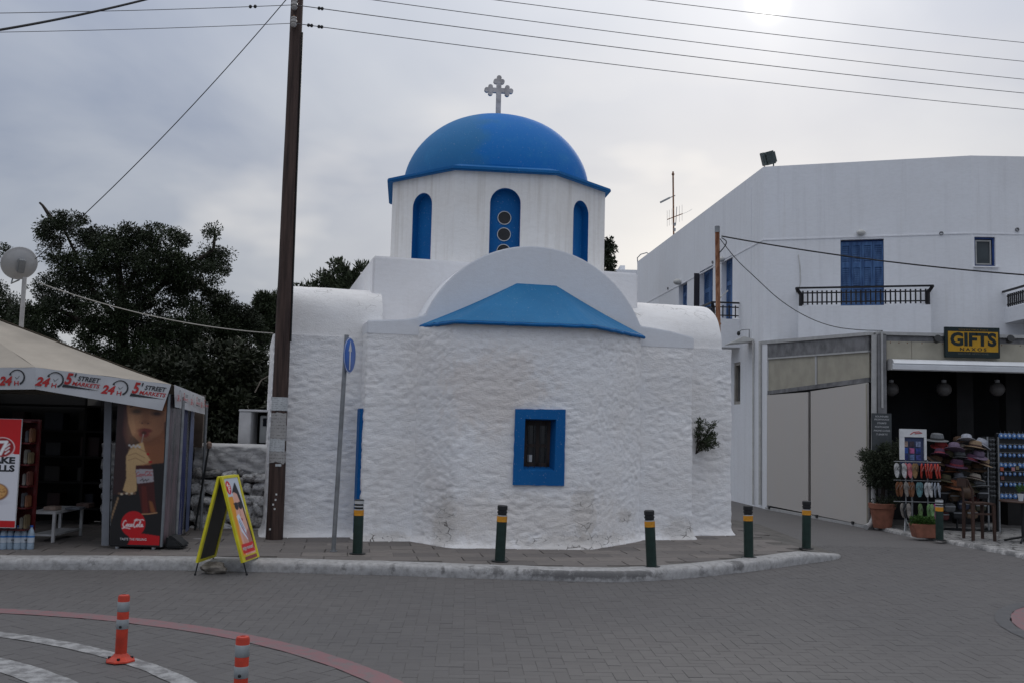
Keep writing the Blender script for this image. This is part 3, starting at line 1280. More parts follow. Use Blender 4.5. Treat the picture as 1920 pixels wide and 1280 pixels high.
# apse window
win = empty('window', (AC[1][0], AC[1][1], 0), rz=FA)
win.parent = chapel
mb = MB()
outer = []
corn = [wa(961, 908), wa(1057, 910), wa(1060, 767), wa(966, 766)]
for i in range(4):
    a, b = corn[i], corn[(i + 1) % 4]
    for k in range(10):
        q = k / 10
        outer.append((a[0] + (b[0] - a[0]) * q + .008 * noise.noise(Vector((i * 5 + k * .9, 1, 0))), a[1] + (b[1] - a[1]) * q + .008 * noise.noise(Vector((i * 5 + k * .9, 9, 0)))))
inner = [(WS0, WZ0), (WS1, WZ0), (WS1 + .01, WZ1), (WS0 + .01, WZ1)]
TW = -.036
mb.holed(outer, [inner], lambda s, z: (s, TW, z))
n0 = len(outer)
mb.add([(p[0], TW, p[1]) for p in outer] + [(p[0], TW + .06, p[1]) for p in outer], [(i, (i + 1) % n0, (i + 1) % n0 + n0, i + n0) for i in range(n0)])
mb.build('frame', WIN_B, win, local=True)
mb = MB()
D_ = .26
j0 = [(p[0], TW, p[1]) for p in inner]
j1 = [(p[0] + (.02 if i in (0, 3) else -.045), TW + D_, p[1] + (.05 if i < 2 else -.02)) for i, p in enumerate(inner)]
mb.add(j0 + j1, [(i, (i + 1) % 4, (i + 1) % 4 + 4, i + 4) for i in range(4)])
mb.build('jamb', WIN_B, win, local=True, fix=False)
DARKWOOD = mat('dark_window_wood', (0.035, 0.022, 0.017), .6, .3, 8, stretch=(1, 1, .2))
GLASS = mat('dark_glass', (0.012, 0.014, 0.017), .12, .2, 2, spec=.5)
y0 = TW + D_ - .03
mb = MB()
for (a, b, c, d) in ((WS0, WS0 + .07, WZ0, WZ1), (WS1 - .09, WS1, WZ0, WZ1), (WS0, WS1, WZ0 + .02, WZ0 + .10), (WS0, WS1, WZ1 - .09, WZ1), (WS0 + .20, WS0 + .245, WZ0, WZ1), (WS0, WS1, WZ0 + .32, WZ0 + .365)):
    mb.box(a, b, y0 + .002 * (c > 1.4), y0 + .03, c, d)
mb.build('sash', DARKWOOD, win, local=True)
MB().box(WS0, WS1, y0 + .02, y0 + .024, WZ0, WZ1).build('pane', GLASS, win, local=True)
IRON = mat('black_iron', (0.018, 0.017, 0.018), .5, .2, 10)
for k in range(4):
    s_ = WS0 + .09 + k * .085
    MB().tube([(s_, y0 - .06, WZ0 + .02), (s_, y0 - .06, WZ1 - .01)], .006, 6).build('bar', IRON, win, local=True)
PAPER = mat('paper', (0.60, 0.60, 0.58), .8, .12, 12)
MB().box(WS0 + .09, WS0 + .15, y0 + .012, y0 + .016, WZ0 + .11, WZ0 + .21).build('paper', PAPER, win, local=True)

# side door, seen edge on
MB().box(-.045, .03, .10, .47, .12, 2.02).build('side_door', WIN_B, chapel, local=True, bevel=.01)

# drum
DRUM_M = whitewash('drum_whitewash', (0.83, 0.825, 0.815), (0.77, 0.745, 0.71), crack=0, var=.7, bumpk=.22)
t = NT(DRUM_M)
# rain streaks run down from the eave
src = t.b.inputs['Base Color'].links[0].from_socket
stv = t.ramp(t.noise(t.coord((9, 9, .45)), 1.0, 4, .6), .50, .72)
t.put(t.b.inputs['Base Color'], t.mix(t.math('MULTIPLY', stv, .42), src, (0.50, 0.46, 0.41)))
dc = Vector((-0.357, 17.9)) - CH_O.xy
drum = empty('drum', (dc.dot(CU), dc.dot(CV), 0), rz=R(6.0) - CH_A)
drum.parent = chapel
A_, F_ = 1.86, .83
DZ0, DZ1 = 4.30, 5.96
ring = [(-F_, -A_), (F_, -A_), (A_, -F_), (A_, F_), (F_, A_), (-F_, A_), (-A_, F_), (-A_, -F_)]


def arch(cx, w, z0, z1, n=14):
    r = w / 2
    return [(cx - r, z0), (cx + r, z0)] + [(cx + r * math.cos(math.pi * i / n), z1 - r + r * math.sin(math.pi * i / n)) for i in range(n + 1)]


mb = MB()
wins = {0: (0.50, 'front'), 1: (.44, 'side'), 7: (.44, 'side'), 3: (.44, 'side'), 4: (.44, 'side'), 5: (.44, 'side')}
niche = []
for i in range(8):
    a, b = Vector(ring[i]), Vector(ring[(i + 1) % 8])
    L = (b - a).length
    ux = (b - a).normalized()
    f3 = (lambda s, z, a=a, ux=ux: (a.x + ux.x * s, a.y + ux.y * s, z))
    rect = [(0, DZ0), (L, DZ0), (L, DZ1), (0, DZ1)]
    if i in (0, 1, 7):
        w = wins[i][0]
        h = arch(L / 2, w, 4.40, 5.69 if i == 0 else 5.66)
        mb.holed(rect, [h], f3)
        niche.append((i, a, ux, L, h))
    else:
        mb.poly([f3(*q) for q in rect])
mb.poly([(x, y, DZ1) for x, y in ring])
mb.build('drum_wall', DRUM_M, drum, local=True)
DISC = mat('dark_porthole', (0.02, 0.02, 0.022), .25, .2, 4)
RIM = mat('porthole_rim', (0.55, 0.56, 0.56), .5, .1, 4)
for i, a, ux, L, h in niche:
    inn = Vector((-ux.y, ux.x))
    mb = MB()
    dep = .13
    f3 = (lambda s, z, d=0.0: (a.x + ux.x * s + inn.x * d, a.y + ux.y * s + inn.y * d, z))
    n0 = len(h)
    mb.add([f3(*q, -.004) for q in h] + [f3(*q, dep) for q in h], [(k, (k + 1) % n0, (k + 1) % n0 + n0, k + n0) for k in range(n0)])
    mb.poly([f3(*q, dep) for q in h])
    wn_ = mb.build('drum_window', WIN_B, drum, local=True, fix=False)
    if i == 0:
        # three round openings one above the other
        Mx = Matrix(((ux.x, 0, -inn.x), (ux.y, 0, -inn.y), (0, 1, 0)))
        for zc in (5.22, 4.945, 4.67):
            c = f3(L / 2, zc, dep - .004)
            MB().lathe([(.001, .004), (.105, .004), (.105, 0)], 24, c, Mx).build('pane', DISC, wn_, local=True)
            MB().lathe([(.103, .002), (.103, .010), (.114, .010), (.114, .0)], 24, c, Mx, caps=False).build('rim', RIM, wn_, local=True, smooth=True)

# blue cornice and dome (parts of the chapel standing on the drum)
Ae, Fe = 1.955, .875
ring2 = [(-Fe, -Ae), (Fe, -Ae), (Ae, -Fe), (Ae, Fe), (Fe, Ae), (-Fe, Ae), (-Ae, Fe), (-Ae, -Fe)]
mb = MB()
V = [(x, y, 5.945 + .006 * math.sin(x * 7)) for x, y in ring2] + [(x, y, 6.000 + .006 * math.sin(x * 7)) for x, y in ring2] + [(x * .86, y * .86, 6.10) for x, y in ring2]
F = [tuple(range(7, -1, -1)), tuple(range(16, 24))]
for k in range(8):
    F += [(k, (k + 1) % 8, (k + 1) % 8 + 8, k + 8), (k + 8, (k + 1) % 8 + 8, (k + 1) % 8 + 16, k + 16)]
mb.add(V, F)
mb.build('cornice', TRIM_B, drum, local=True, bevel=.012)
mb = MB()
pr = []
for i in range(25):
    a = (math.pi / 2) * i / 24
    pr.append((1.69 * math.cos(a) ** .97 if i < 24 else .001, 6.04 + 1.39 * math.sin(a)))
mb.lathe(pr, 72)
mb.v = [(x * (1 + .006 * noise.noise(Vector((x * 1.5, y * 1.5, z)))), y * (1 + .006 * noise.noise(Vector((x * 1.5, y * 1.5, z + 5)))), z + .008 * noise.noise(Vector((x * 2, y * 2, z)))) for x, y, z in mb.v]
mb.build('dome', DOME_B, drum, local=True, smooth='all')
MB().lathe([(.16, 7.38), (.155, 7.445), (.06, 7.46)], 20).build('cross_base', TRIM_B, drum, local=True, smooth=True)
CROSS_M = mat('cross_stone', (0.50, 0.47, 0.45), .8, .2, 9, bump=.3)
mb = MB()
cz = 7.96
pts = []


def trefoil(cx, cz_, r, dx, dz):
    """lobed end of an arm"""
    return [(cx + dx * r * .9, cz_ + dz * r * .9, r * .62), (cx + dz * r * .8, cz_ + dx * r * .8, r * .6), (cx - dz * r * .8, cz_ - dx * r * .8, r * .6), (cx, cz_, r * .7)]


mb.box(-.045, .045, -.035, .035, 7.43, 8.10)
mb.box(-.155, .155, -.034, .034, cz - .044, cz + .044)
RXm = Matrix.Rotation(math.pi / 2, 3, 'X')
for (ex, ez, dx, dz) in ((-.155, cz, -1, 0), (.155, cz, 1, 0), (0, 8.13, 0, 1)):
    for q, (lx, lz, lr) in enumerate(trefoil(ex, ez, .074, dx, dz)):
        mb.lathe([(.001, -.036 - q * .001), (lr, -.036 - q * .001), (lr, .036 + q * .001), (.001, .036 + q * .001)], 16, (lx, 0, lz), RXm)
mb.build('cross', CROSS_M, drum, local=True)
# ================================================================ STREET FURNITURE
GREEN = mat('bollard_green', (0.010, 0.028, 0.022), .45, .25, 12, bump=.1)
BLACKP = mat('black_plastic', (0.014, 0.015, 0.016), .5, .2, 9)
ORANGE_B = mat('amber_reflector', (0.62, 0.27, 0.02), .5, .2, 14)
SILVER = mat('reflective_silver', (0.45, 0.46, 0.47), .4, .15, 10)


def make_bollard(name, loc, label, worn_top=False):
    r = empty(name, loc, label, 'bollard', 'green bollards along the kerb')
    R0 = .064
    MB().lathe([(.105, 0), (.105, .012), (.07, .016)], 20).build('base_plate', BLACKP, r, local=True)
    MB().lathe([(R0, .005), (R0, .495)], 24).build('post', GREEN, r, local=True, smooth=True)
    MB().lathe([(R0 + .0015, .495), (R0 + .0015, .565)], 24).build('amber_band', ORANGE_B, r, local=True, smooth=True)
    MB().lathe([(R0, .565), (R0, .578), (R0 - .008, .581), (R0 - .008, .600), (R0, .603), (R0, .622), (R0 - .008, .625), (R0 - .008, .640), (R0, .643), (R0, .690), (R0 - .012, .700), (.001, .702)], 24).build(
        'cap', BLACKP, r, local=True, smooth=True)
    MB().lathe([(R0 + .0012, .566), (R0 + .0012, .577)], 24).build('silver_ring', SILVER, r, local=True, smooth=True)
    if worn_top:
        for a, b in ((.604, .621), (.645, .684)):
            MB().lathe([(R0 + .0012, a), (R0 + .0012, b)], 24).build('silver_ring', SILVER, r, local=True, smooth=True)
    return r


for (px, py, lb, wt_) in ((670, 1038, 'dark green bollard with grey ringed top beside the one-way sign post', True),
                          (937, 1052, 'dark green bollard in front of the blue apse window', False),
                          (1222, 1063, 'dark green bollard before the right end of the apse, closest to the kerb bend', False),
                          (1404, 1045, 'dark green bollard with amber band between apse corner and last kerb bollard', False),
                          (1512, 1028, 'dark green bollard at the tapering right end of the white kerb', False)):
    bo = make_bollard('bollard', G(px, py, hh), lb, wt_)
    bo.rotation_euler = (0, R({670: 0, 937: 1.6, 1222: -3.4, 1404: -1.2, 1512: .4}[px]), 0)
make_bollard('bollard', G(1762, 1012, .05), 'dark green bollard beside the planter at the gift shop terrace', True)

FLEX = mat('orange_flexible_plastic', (0.43, 0.036, 0.014), .5, .22, 9, bump=.08)
FLEXW = mat('grey_white_sleeve', (0.24, 0.26, 0.27), .45, .18, 12)


def make_flex(loc, label):
    r = empty('flexible_post', loc, label, 'traffic post', 'orange flexible posts round the traffic island')
    q = .042
    MB().lathe([(.108, .004), (.105, .014), (.062, .040), (.046, .058), (.043, .062)], 8).build('base', FLEX, r, local=True)
    for a in (math.radians(-80), math.radians(10), math.radians(100), math.radians(190)):
        MB().lathe([(.012, .022), (.012, .037), (.001, .038)], 8, (.078 * math.cos(a), .078 * math.sin(a), 0)).build('bolt', BLACKP, r, local=True)
    MB().lathe([(q, .055), (q, .470), (q - .006, .482), (.017, .485), (.015, .478), (.001, .476)], 24).build('tube', FLEX, r, local=True, smooth=True)
    for a, b in ((.240, .306), (.366, .434)):
        s_ = MB().lathe([(q + .0005, a - .002), (q + .002, a), (q + .002, b), (q + .0005, b + .002)], 24).build('reflective_sleeve', FLEXW, r, local=True, smooth=True)
    MB().ball((.001, -q - .001, .256), .011, .005, .011, 10, 6).build('rivet', BLACKP, r, local=True)
    return r


make_flex(Vector((-2.84, 7.55, .004)), 'orange striped flexible post with its whole round base in view')
make_flex(Vector((-1.60, 6.22, .004)), 'orange striped flexible post cut off by the bottom edge of the picture')
make_flex(Vector((-.70, 5.05, .004)), 'orange flexible post of which only the very tip shows at the bottom')

# one-way sign
GALV = mat('galvanised_steel', (0.24, 0.25, 0.26), .5, .2, 8, metal=.4)
b0 = G(625, 1033, hh)
t0 = P(650, 628, b0.y)
sg = empty('one_way_sign', b0, 'round blue one-way sign with white arrow on a leaning grey pole', 'road sign')
MB().tube([b0, t0], .03, 14).build('pole', GALV, sg, smooth=True)
MB().lathe([(.05, 0), (.05, .012)], 14, b0).build('foot', GALV, sg)
nrm = Vector((math.sin(R(80)), -math.cos(R(80)), 0))
sx_ = Vector((-nrm.y, nrm.x, 0))
Ms = Matrix((sx_, Vector((0, 0, 1)), nrm)).transposed()
dcn = P(653, 666, b0.y) + nrm * .02
SBLUE = mat('sign_blue', (0.022, 0.11, 0.42), .4, .12, 6)
SWHITE = mat('sign_white', (0.62, 0.63, 0.64), .45, .1, 6)
SGREY = mat('sign_back_grey', (0.26, 0.27, 0.28), .5, .1, 6)
disc_ = MB().lathe([(.001, -.006), (.232, -.006), (.238, 0), (.232, .004), (.001, .004)], 40, dcn, Ms).build('disc', SBLUE, sg, smooth=True)
MB().lathe([(.224, .0045), (.224, .0062), (.234, .0062), (.234, .0045)], 40, dcn, Ms, caps=False).build('rim', SWHITE, disc_)
ar = [(-.017, -.19), (.017, -.19), (.024, .06), (.062, .055), (0, .19), (-.062, .055), (-.024, .06)]
MB().prism(ar, lambda a, b: dcn + sx_ * a + Vector((0, 0, b)) + nrm * .0045, nrm * .002).build('arrow', SWHITE, disc_)
for dz in (.12, -.14):
    MB().box(-.05, .05, -.012, .012, -.015, .015, Matrix.Translation(dcn - nrm * .025 + Vector((0, 0, dz))) @ Ms.to_4x4()).build('clamp', GALV, sg)

# utility pole
PW = mat('creosoted_wood', (0.040, 0.022, 0.018), .75, .45, 5, bump=.6, bscale=30, stretch=(4, 4, .25), col2=(0.075, 0.045, 0.036))
pb = G(514, 1010, hh)
up = empty('utility_pole', pb, 'tall dark brown wooden utility pole with paper notices pasted on it', 'utility pole')
lean = (P(557, 0, pb.y) - P(514, 1005, pb.y))
pdir = lean.normalized()
ptop = pb + pdir * 10.2
mb = MB()
pp, rr_ = [], []
for i in range(42):
    k = i / 41
    p = pb.lerp(ptop, k)
    pp.append(p + Vector((.006 * noise.noise(Vector((k * 9, 0, 0))), .006 * noise.noise(Vector((k * 9, 5, 0))), 0)))
    rr_.append(.122 - .042 * k + .002 * noise.noise(Vector((k * 30, 1, 1))))
mb.tube(pp, rr_, 18).build('shaft', PW, up, smooth=True)


def on_pole(px, py):
    q = P(px, py, pb.y)
    k = (q.z - pb.z) / (ptop.z - pb.z)
    return pb.lerp(ptop, k), .122 - .042 * k


PORC = mat('porcelain', (0.42, 0.40, 0.38), .3, .15, 8)
RUSTM = mat('rusty_steel', (0.16, 0.07, 0.035), .8, .4, 14, bump=.3, col2=(0.30, 0.15, 0.08))
for py in (18, 50):
    c, r_ = on_pole(556, py)
    a = c + Vector((0, -r_, 0))
    MB().lathe([(.02, -.075), (.034, -.06), (.046, -.03), (.03, -.012), (.046, .0), (.046, .03), (.03, .045), (.04, .055), (.04, .075), (.02, .085)], 14, a + Vector((0, -.07, 0))).build('insulator', PORC, up, smooth=True)
    MB().tube([c, a + Vector((0, -.07, .10)), a + Vector((0, -.07, -.02))], .011, 6).build('insulator_pin', RUSTM, up)
c0, r0 = on_pole(556, 62)
c1, r1 = on_pole(525, 640)
MB().tube([c0 + Vector((r0 + .012, -.02, 0)), c0.lerp(c1, .5) + Vector((r0 + .018, -.02, 0)), c1 + Vector((r1 + .012, -.02, 0))], .013, 6).build('conduit', BLACKP, up)


def notice(p0, p1, a0, a1, m, torn=0.0, out=.004, nseg=10, seed=0):
    """sheet of paper wrapped round the front of the pole between two heights (image rows)"""
    V, F = [], []
    rows_ = 14
    for j in range(rows_ + 1):
        c, r_ = on_pole(515, p0 + (p1 - p0) * j / rows_)
        for i in range(nseg + 1):
            an = a0 + (a1 - a0) * i / nseg
            e = out + .002 * noise.noise(Vector((i * .8, j * .8, seed)))
            dz = 0
            if torn and (j in (0, rows_)):
                dz = torn * noise.noise(Vector((i * 1.3, j, seed + 4)))
            V.append(c + Vector(((r_ + e) * math.sin(an), -(r_ + e) * math.cos(an), dz)))
    for j in range(rows_):
        for i in range(nseg):
            a = j * (nseg + 1) + i
            F.append((a, a + 1, a + nseg + 2, a + nseg + 1))
    return MB().add(V, F).build('notice', m, up, fix=False)


def print_mat(name, paper, inkc, rows=60, dens=.5):
    """faint printed lines on paper"""
    m = bpy.data.materials.new(name)
    m.use_nodes = True
    t = NT(m)
    v = t.coord((40, 40, rows))
    n_ = t.noise(v, 1.0, 2)
    wv = t.n('ShaderNodeTexWave', bands_direction='Z')
    wv.inputs['Scale'].default_value = rows / 6.0
    t.t.links.new(t.coord(), wv.inputs['Vector'])
    f = t.math('MULTIPLY', t.ramp(wv.outputs[1], .55, .75), t.ramp(n_, .45, .6))
    st = t.ramp(t.noise(t.coord(), 9, 5), .45, .7)
    c = t.mix(t.math('MULTIPLY', f, dens), paper, inkc)
    c = t.mix(t.math('MULTIPLY', st, .35), c, tuple(x * .6 for x in paper))
    t.put(t.b.inputs['Base Color'], c)
    t.b.inputs['Roughness'].default_value = .85
    return m


NP1 = print_mat('notice_paper', (0.50, 0.52, 0.53), (0.12, 0.12, 0.13), 70, .7)
NP2 = print_mat('weathered_notice_paper', (0.36, 0.35, 0.34), (0.12, 0.11, 0.11), 40, .6)
notice(744, 769, R(-88), R(88), NP1)
notice(773, 800, R(-78), R(70), NP2, .03, .004, 10, 1)
notice(797, 824, R(-84), R(84), NP2, .03, .0055, 10, 2)
notice(822, 846, R(-80), R(62), NP1, .03, .007, 10, 3)
notice(843, 866, R(-86), R(88), NP2, .05, .0058, 10, 4)
notice(868, 873, R(0), R(40), NP1, .02, .005, 5, 6)
for px, py in ((518, 925), (517, 935), (513, 944), (516, 952), (509, 990)):
    c, r_ = on_pole(515, py)
    MB().box(-.012, .012, -.003, .001, -.012, .014, Matrix.Translation(c + Vector(((px - 514) / 130, -r_ * .985, 0)))).build('paper_scrap', PAPER, up)


# ---------------------------------------------------------------- overhead wires
WIRE = mat('black_cable', (0.012, 0.012, 0.013), .6, .1, 3)
WIREG = mat('aluminium_wire', (0.09, 0.092, 0.10), .5, .1, 3)
ROPE = mat('pale_cable', (0.42, 0.40, 0.36), .7, .1, 3)


def wire(a, b, r, label, m=WIREG, sag=.15, n=26, name='overhead_wire', group='overhead wires', cat='wire', knots=()):
    a, b = Vector(a), Vector(b)
    pts = []
    for i in range(n + 1):
        k = i / n
        p = a.lerp(b, k)
        p.z -= sag * 4 * k * (1 - k)
        pts.append(p)
    if knots:
        e = empty(name, a, label, cat, group)
        MB().tube(pts, r, 6).build('strand', m, e)
        for k in knots:
            p = a.lerp(b, k)
            p.z -= sag * 4 * k * (1 - k)
            MB().ball(p, .026, .022, .028, 8, 6).build('clamp', BLACKP, e)
        return e
    return MB().tube(pts, r, 6).build(name, m, label=label, cat=cat, group=group)


i1 = on_pole(556, 18)[0] + Vector((0, -.16, 0))
i2 = on_pole(555, 52)[0] + Vector((0, -.16, 0))
wire(P(-90, 26, 13.0), i1, .005, 'upper thin wire running left from the utility pole', sag=.02, knots=(.86, .875))
wire(P(-90, 62, 13.0), i2, .0045, 'lower thin wire running left from the utility pole', sag=.02)
wire(i1, P(2150, 196, 21), .0065, 'third wire from the top at the right edge, from upper pole insulator', sag=.10, knots=(.020, .0225))
wire(i2, P(2150, 226, 21), .006, 'lowest long wire running right from the lower pole insulator', sag=.10, knots=(.012, .0145, .0205, .0228))
wire(P(540, -22, 14.6), P(2150, 171, 21), .006, 'long wire just above the wire from the upper insulator', sag=.10)
wire(P(760, -22, 15.5), P(2150, 137, 21), .006, 'long wire crossing the top right of the sky, second from top', sag=.08)
wire(P(1040, -22, 16.5), P(2150, 102, 21), .006, 'topmost wire crossing the sky below the veiled sun', sag=.06)
wire(P(-60, 66, 11.0), P(360, -24, 13.5), .016, 'thick black cable across the top left corner', WIRE, sag=.05)
wire(P(548, -14, 14.0), P(66, 486, 14.55), .0065, 'black cable slanting from the pole top down to the satellite dish', WIRE, sag=.16)

# ================================================================ STREET KIOSK (left)
CANVAS = mat('beige_canvas', (0.315, 0.28, 0.235), .85, .12, 1.5, bump=.15, bscale=120)
VAL = mat('white_vinyl', (0.46, 0.47, 0.49), .55, .08, 2.5)
kz = hh
kiosk = empty('street_kiosk', (-6.2, 13.4, kz), 'street kiosk under a beige canvas canopy with a white printed valance', 'kiosk')
vA_t, vA_b = P(-170, 690, 12.3), P(-170, 731, 12.3)
vB_t, vB_b = P(66, 688, 12.35), P(66, 729, 12.35)
vC_t, vC_b = P(321, 720, 12.95), P(304, 769, 12.90)
vC2_b = P(322, 762, 12.98)
vD_t, vD_b = P(383, 743, 15.2), P(384, 776, 15.2)
APX = P(-110, 556, 14.2)
INK_K = mat('print_black', (0.022, 0.024, 0.028), .5, .1, 5)
INK_R = mat('print_red', (0.40, 0.022, 0.022), .5, .12, 5)


def sheet(mb, a, b, c, d, nu=24, nv=10, wave=.006, sag=0.0, seed=0):
    """quad a(top left) b(top right) c(bottom right) d(bottom left) with slight ripples"""
    a, b, c, d = map(Vector, (a, b, c, d))
    nrm_ = (b - a).cross(d - a).normalized()
    V, F = [], []
    for j in range(nv + 1):
        for i in range(nu + 1):
            u_, v_ = i / nu, j / nv
            p = a.lerp(b, u_).lerp(d.lerp(c, u_), v_)
            p += nrm_ * (wave * noise.noise(Vector((u_ * 6, v_ * 1.5, seed))))
            p.z -= sag * 4 * u_ * (1 - u_) * (1 - v_ if sag < 0 else 1)
            V.append(p)
    for j in range(nv):
        for i in range(nu):
            k = j * (nu + 1) + i
            F.append((k, k + 1, k + nu + 2, k + nu + 1))
    mb.add(V, F)


mb = MB()
for (e0, e1, sd) in ((vA_t, vB_t, 1), (vB_t, vC_t, 2), (vC_t, vD_t, 3)):
    n_ = 16
    V, F = [], []
    for j in range(n_ + 1):
        for i in range(n_ + 1):
            p = Vector(e0).lerp(Vector(e1), i / n_).lerp(APX, j / n_)
            k = j / n_
            p.z -= .22 * k * (1 - k) * (.5 + 2 * (i / n_) * (1 - i / n_)) * 1.0 + .012 * noise.noise(Vector((i * .3, j * .3, sd)))
            V.append(p)
    for j in range(n_):
        for i in range(n_):
            k = j * (n_ + 1) + i
            F.append((k, k + 1, k + n_ + 2, k + n_ + 1))
    mb.add(V, F)
# far side of the canopy, closing it
mb.poly([vD_t, P(-170, 735, 16.6), APX])
mb.poly([P(-170, 735, 16.6), vA_t, APX])
mb.build('canopy', CANVAS, kiosk, smooth=True, fix=False)
mb = MB()
sheet(mb, vA_t, vB_t, vB_b, vA_b, seed=1)
val1 = mb.build('valance', VAL, kiosk, smooth=True, fix=False)
mb = MB()
sheet(mb, vB_t, vC_t, vC_b, vB_b, seed=2)
val2 = mb.build('valance', VAL, kiosk, smooth=True, fix=False)
mb = MB()
sheet(mb, vC_t + Vector((.03, .03, 0)), vD_t, vD_b, vC2_b + Vector((.03, .03, 0)), seed=3)
val3 = mb.build('valance', VAL, kiosk, smooth=True, fix=False)


def frame_of(a, b, d):
    a, b, d = Vector(a), Vector(b), Vector(d)
    ux = (b - a).normalized()
    nr2 = ux.cross(d - a).normalized()
    if nr2.dot(Vector((0, 0, EYE)) - a) < 0:
        nr2 = -nr2
    uy = nr2.cross(ux)
    if uy.z < 0:
        uy = -uy
    return ux, uy, nr2


def clock_print(par, c, ux, uy, nr2, h):
    """24H with the arrowed clock ring"""
    mk, mr = MB(), MB()
    o = Vector(c) + nr2 * .008
    lettering(mr, '24', o + ux * (-.55 * h) + uy * (-.13 * h), ux, uy, w=.80 * h, h=.56 * h, bold=.045, shear=.25)
    lettering(mr, 'H', o + ux * (.10 * h) + uy * (-.27 * h), ux, uy, w=.27 * h, h=.27 * h, bold=.02)
    n_ = 26
    for i in range(n_):
        a0_, a1_ = R(150 - 215 * i / n_), R(150 - 215 * (i + 1) / n_)
        q = []
        for a_, rr2 in ((a0_, .40), (a0_, .48), (a1_, .48), (a1_, .40)):
            k = .6 + .8 * i / n_
            rad = .44 + (rr2 - .44) * k
            q.append(o + ux * ((.12 + rad * math.cos(a_)) * h) + uy * ((.08 + rad * math.sin(a_)) * h))
        mk.poly(q)
    ae = Vector((.12 + .44 * math.cos(R(152)), .08 + .44 * math.sin(R(152))))
    mk.poly([o + ux * ((ae.x + a_) * h) + uy * ((ae.y + b_) * h) for a_, b_ in ((-.09, -.06), (.06, -.10), (.0, .10))])
    for p0_, p1_, w_ in (((.12, -.02), (.28, .17), .022), ((.12, -.02), (.02, .10), .03)):
        d_ = Vector((p1_[0] - p0_[0], p1_[1] - p0_[1])).normalized()
        s_ = Vector((-d_.y, d_.x)) * w_ / 2
        mk.poly([o + ux * ((x_) * h) + uy * (y_ * h) for x_, y_ in ((p0_[0] + s_.x, p0_[1] + s_.y), (p1_[0] + s_.x, p1_[1] + s_.y), (p1_[0] - s_.x, p1_[1] - s_.y), (p0_[0] - s_.x, p0_[1] - s_.y))])
    mk.build('print', INK_K, par, fix=False, kind='stuff')
    mr.build('print', INK_R, par, fix=False, kind='stuff')


def market_print(par, c, ux, uy, nr2, h):
    mk, mr = MB(), MB()
    o = Vector(c) + nr2 * .008
    lettering(mr, '5', o + ux * (-.82 * h) + uy * (.12 * h), ux, uy, w=.42 * h, h=.66 * h, bold=.035, shear=.25)
    lettering(mk, "'", o + ux * (-.50 * h) + uy * (.36 * h), ux, uy, w=.10 * h, h=.22 * h, bold=.03, shear=.25)
    lettering(mk, 'STREET', o + ux * (.22 * h) + uy * (.22 * h), ux, uy, w=1.18 * h, h=.27 * h, bold=.025, shear=.25)
    lettering(mr, 'MARKETS', o + ux * (.10 * h) + uy * (-.10 * h), ux, uy, w=1.45 * h, h=.23 * h, bold=.022, shear=.25)
    mk.poly([o + ux * (a_ * h) + uy * (b_ * h) for a_, b_ in ((-1.06, -.21), (.85, -.34), (-.98, -.37), (-1.10, -.38))])
    mk.build('print', INK_K, par, fix=False, kind='stuff')
    mr.build('print', INK_R, par, fix=False, kind='stuff')


ux, uy, nr2 = frame_of(vA_t, vB_t, vA_b)
mid = lambda px, py, a, b: None


def at_plane(px, py, p0_, n_):
    d = ray(px, py)
    k = (Vector(p0_) - Vector((0, 0, EYE))).dot(n_) / d.dot(n_)
    return Vector((0, 0, EYE)) + d * k


clock_print(val1, at_plane(28, 709, vA_t, nr2), ux, uy, nr2, .205)
ux, uy, nr2 = frame_of(vB_t, vC_t, vB_b)
for px, py, kind in ((99, 713, 0), (158, 717, 1), (221, 728, 0), (283, 734, 1)):
    (market_print if kind else clock_print)(val2, at_plane(px, py, vB_t, nr2), ux, uy, nr2, .225 if kind else .205)
ux, uy, nr2 = frame_of(vC_t, vD_t, vC2_b)
L3 = (vD_t - vC_t).length
for k_, kind in ((.10, 0), (.28, 1), (.48, 0), (.66, 1), (.80, 0), (.93, 1)):
    c = vC_t.lerp(vD_t, k_).lerp(vC2_b.lerp(vD_b, k_), .5) + nr2 * .05
    (market_print if kind else clock_print)(val3, c, ux, uy, nr2, .16)

# kiosk frame, dark back wall and counter
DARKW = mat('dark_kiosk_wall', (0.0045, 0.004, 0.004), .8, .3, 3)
GREYPVC = mat('grey_curtain_rail', (0.16, 0.17, 0.19), .6, .1, 4)
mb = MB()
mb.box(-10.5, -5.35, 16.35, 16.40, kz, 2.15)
mb.box(-9.0, -8.95, 12.9, 16.35, kz, 2.3)  # this and the next: side walls added to keep the interior dark
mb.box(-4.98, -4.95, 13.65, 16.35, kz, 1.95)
mb.build('back_and_shading_walls', DARKW, kiosk)
a, b = P(203, 742, 13.05), P(197, 1022, 13.05)
mb = MB()
mb.prism([(0, 0), (.095, 0), (.095, 1), (0, 1)], lambda s_, k_: b.lerp(a, k_) + Vector((s_ - .05, 0, 0)), (0, .03, 0))
mb.build('side_post', GREYPVC, kiosk)
for px, py, Y in ((376, 990, 15.4), (-150, 1020, 12.6), (330, 1010, 13.3)):
    q = P(px, py, Y)
    MB().tube([(q.x, Y, kz), (q.x, Y, 2.05)], .022, 8).build('canopy_leg', GALV, kiosk)
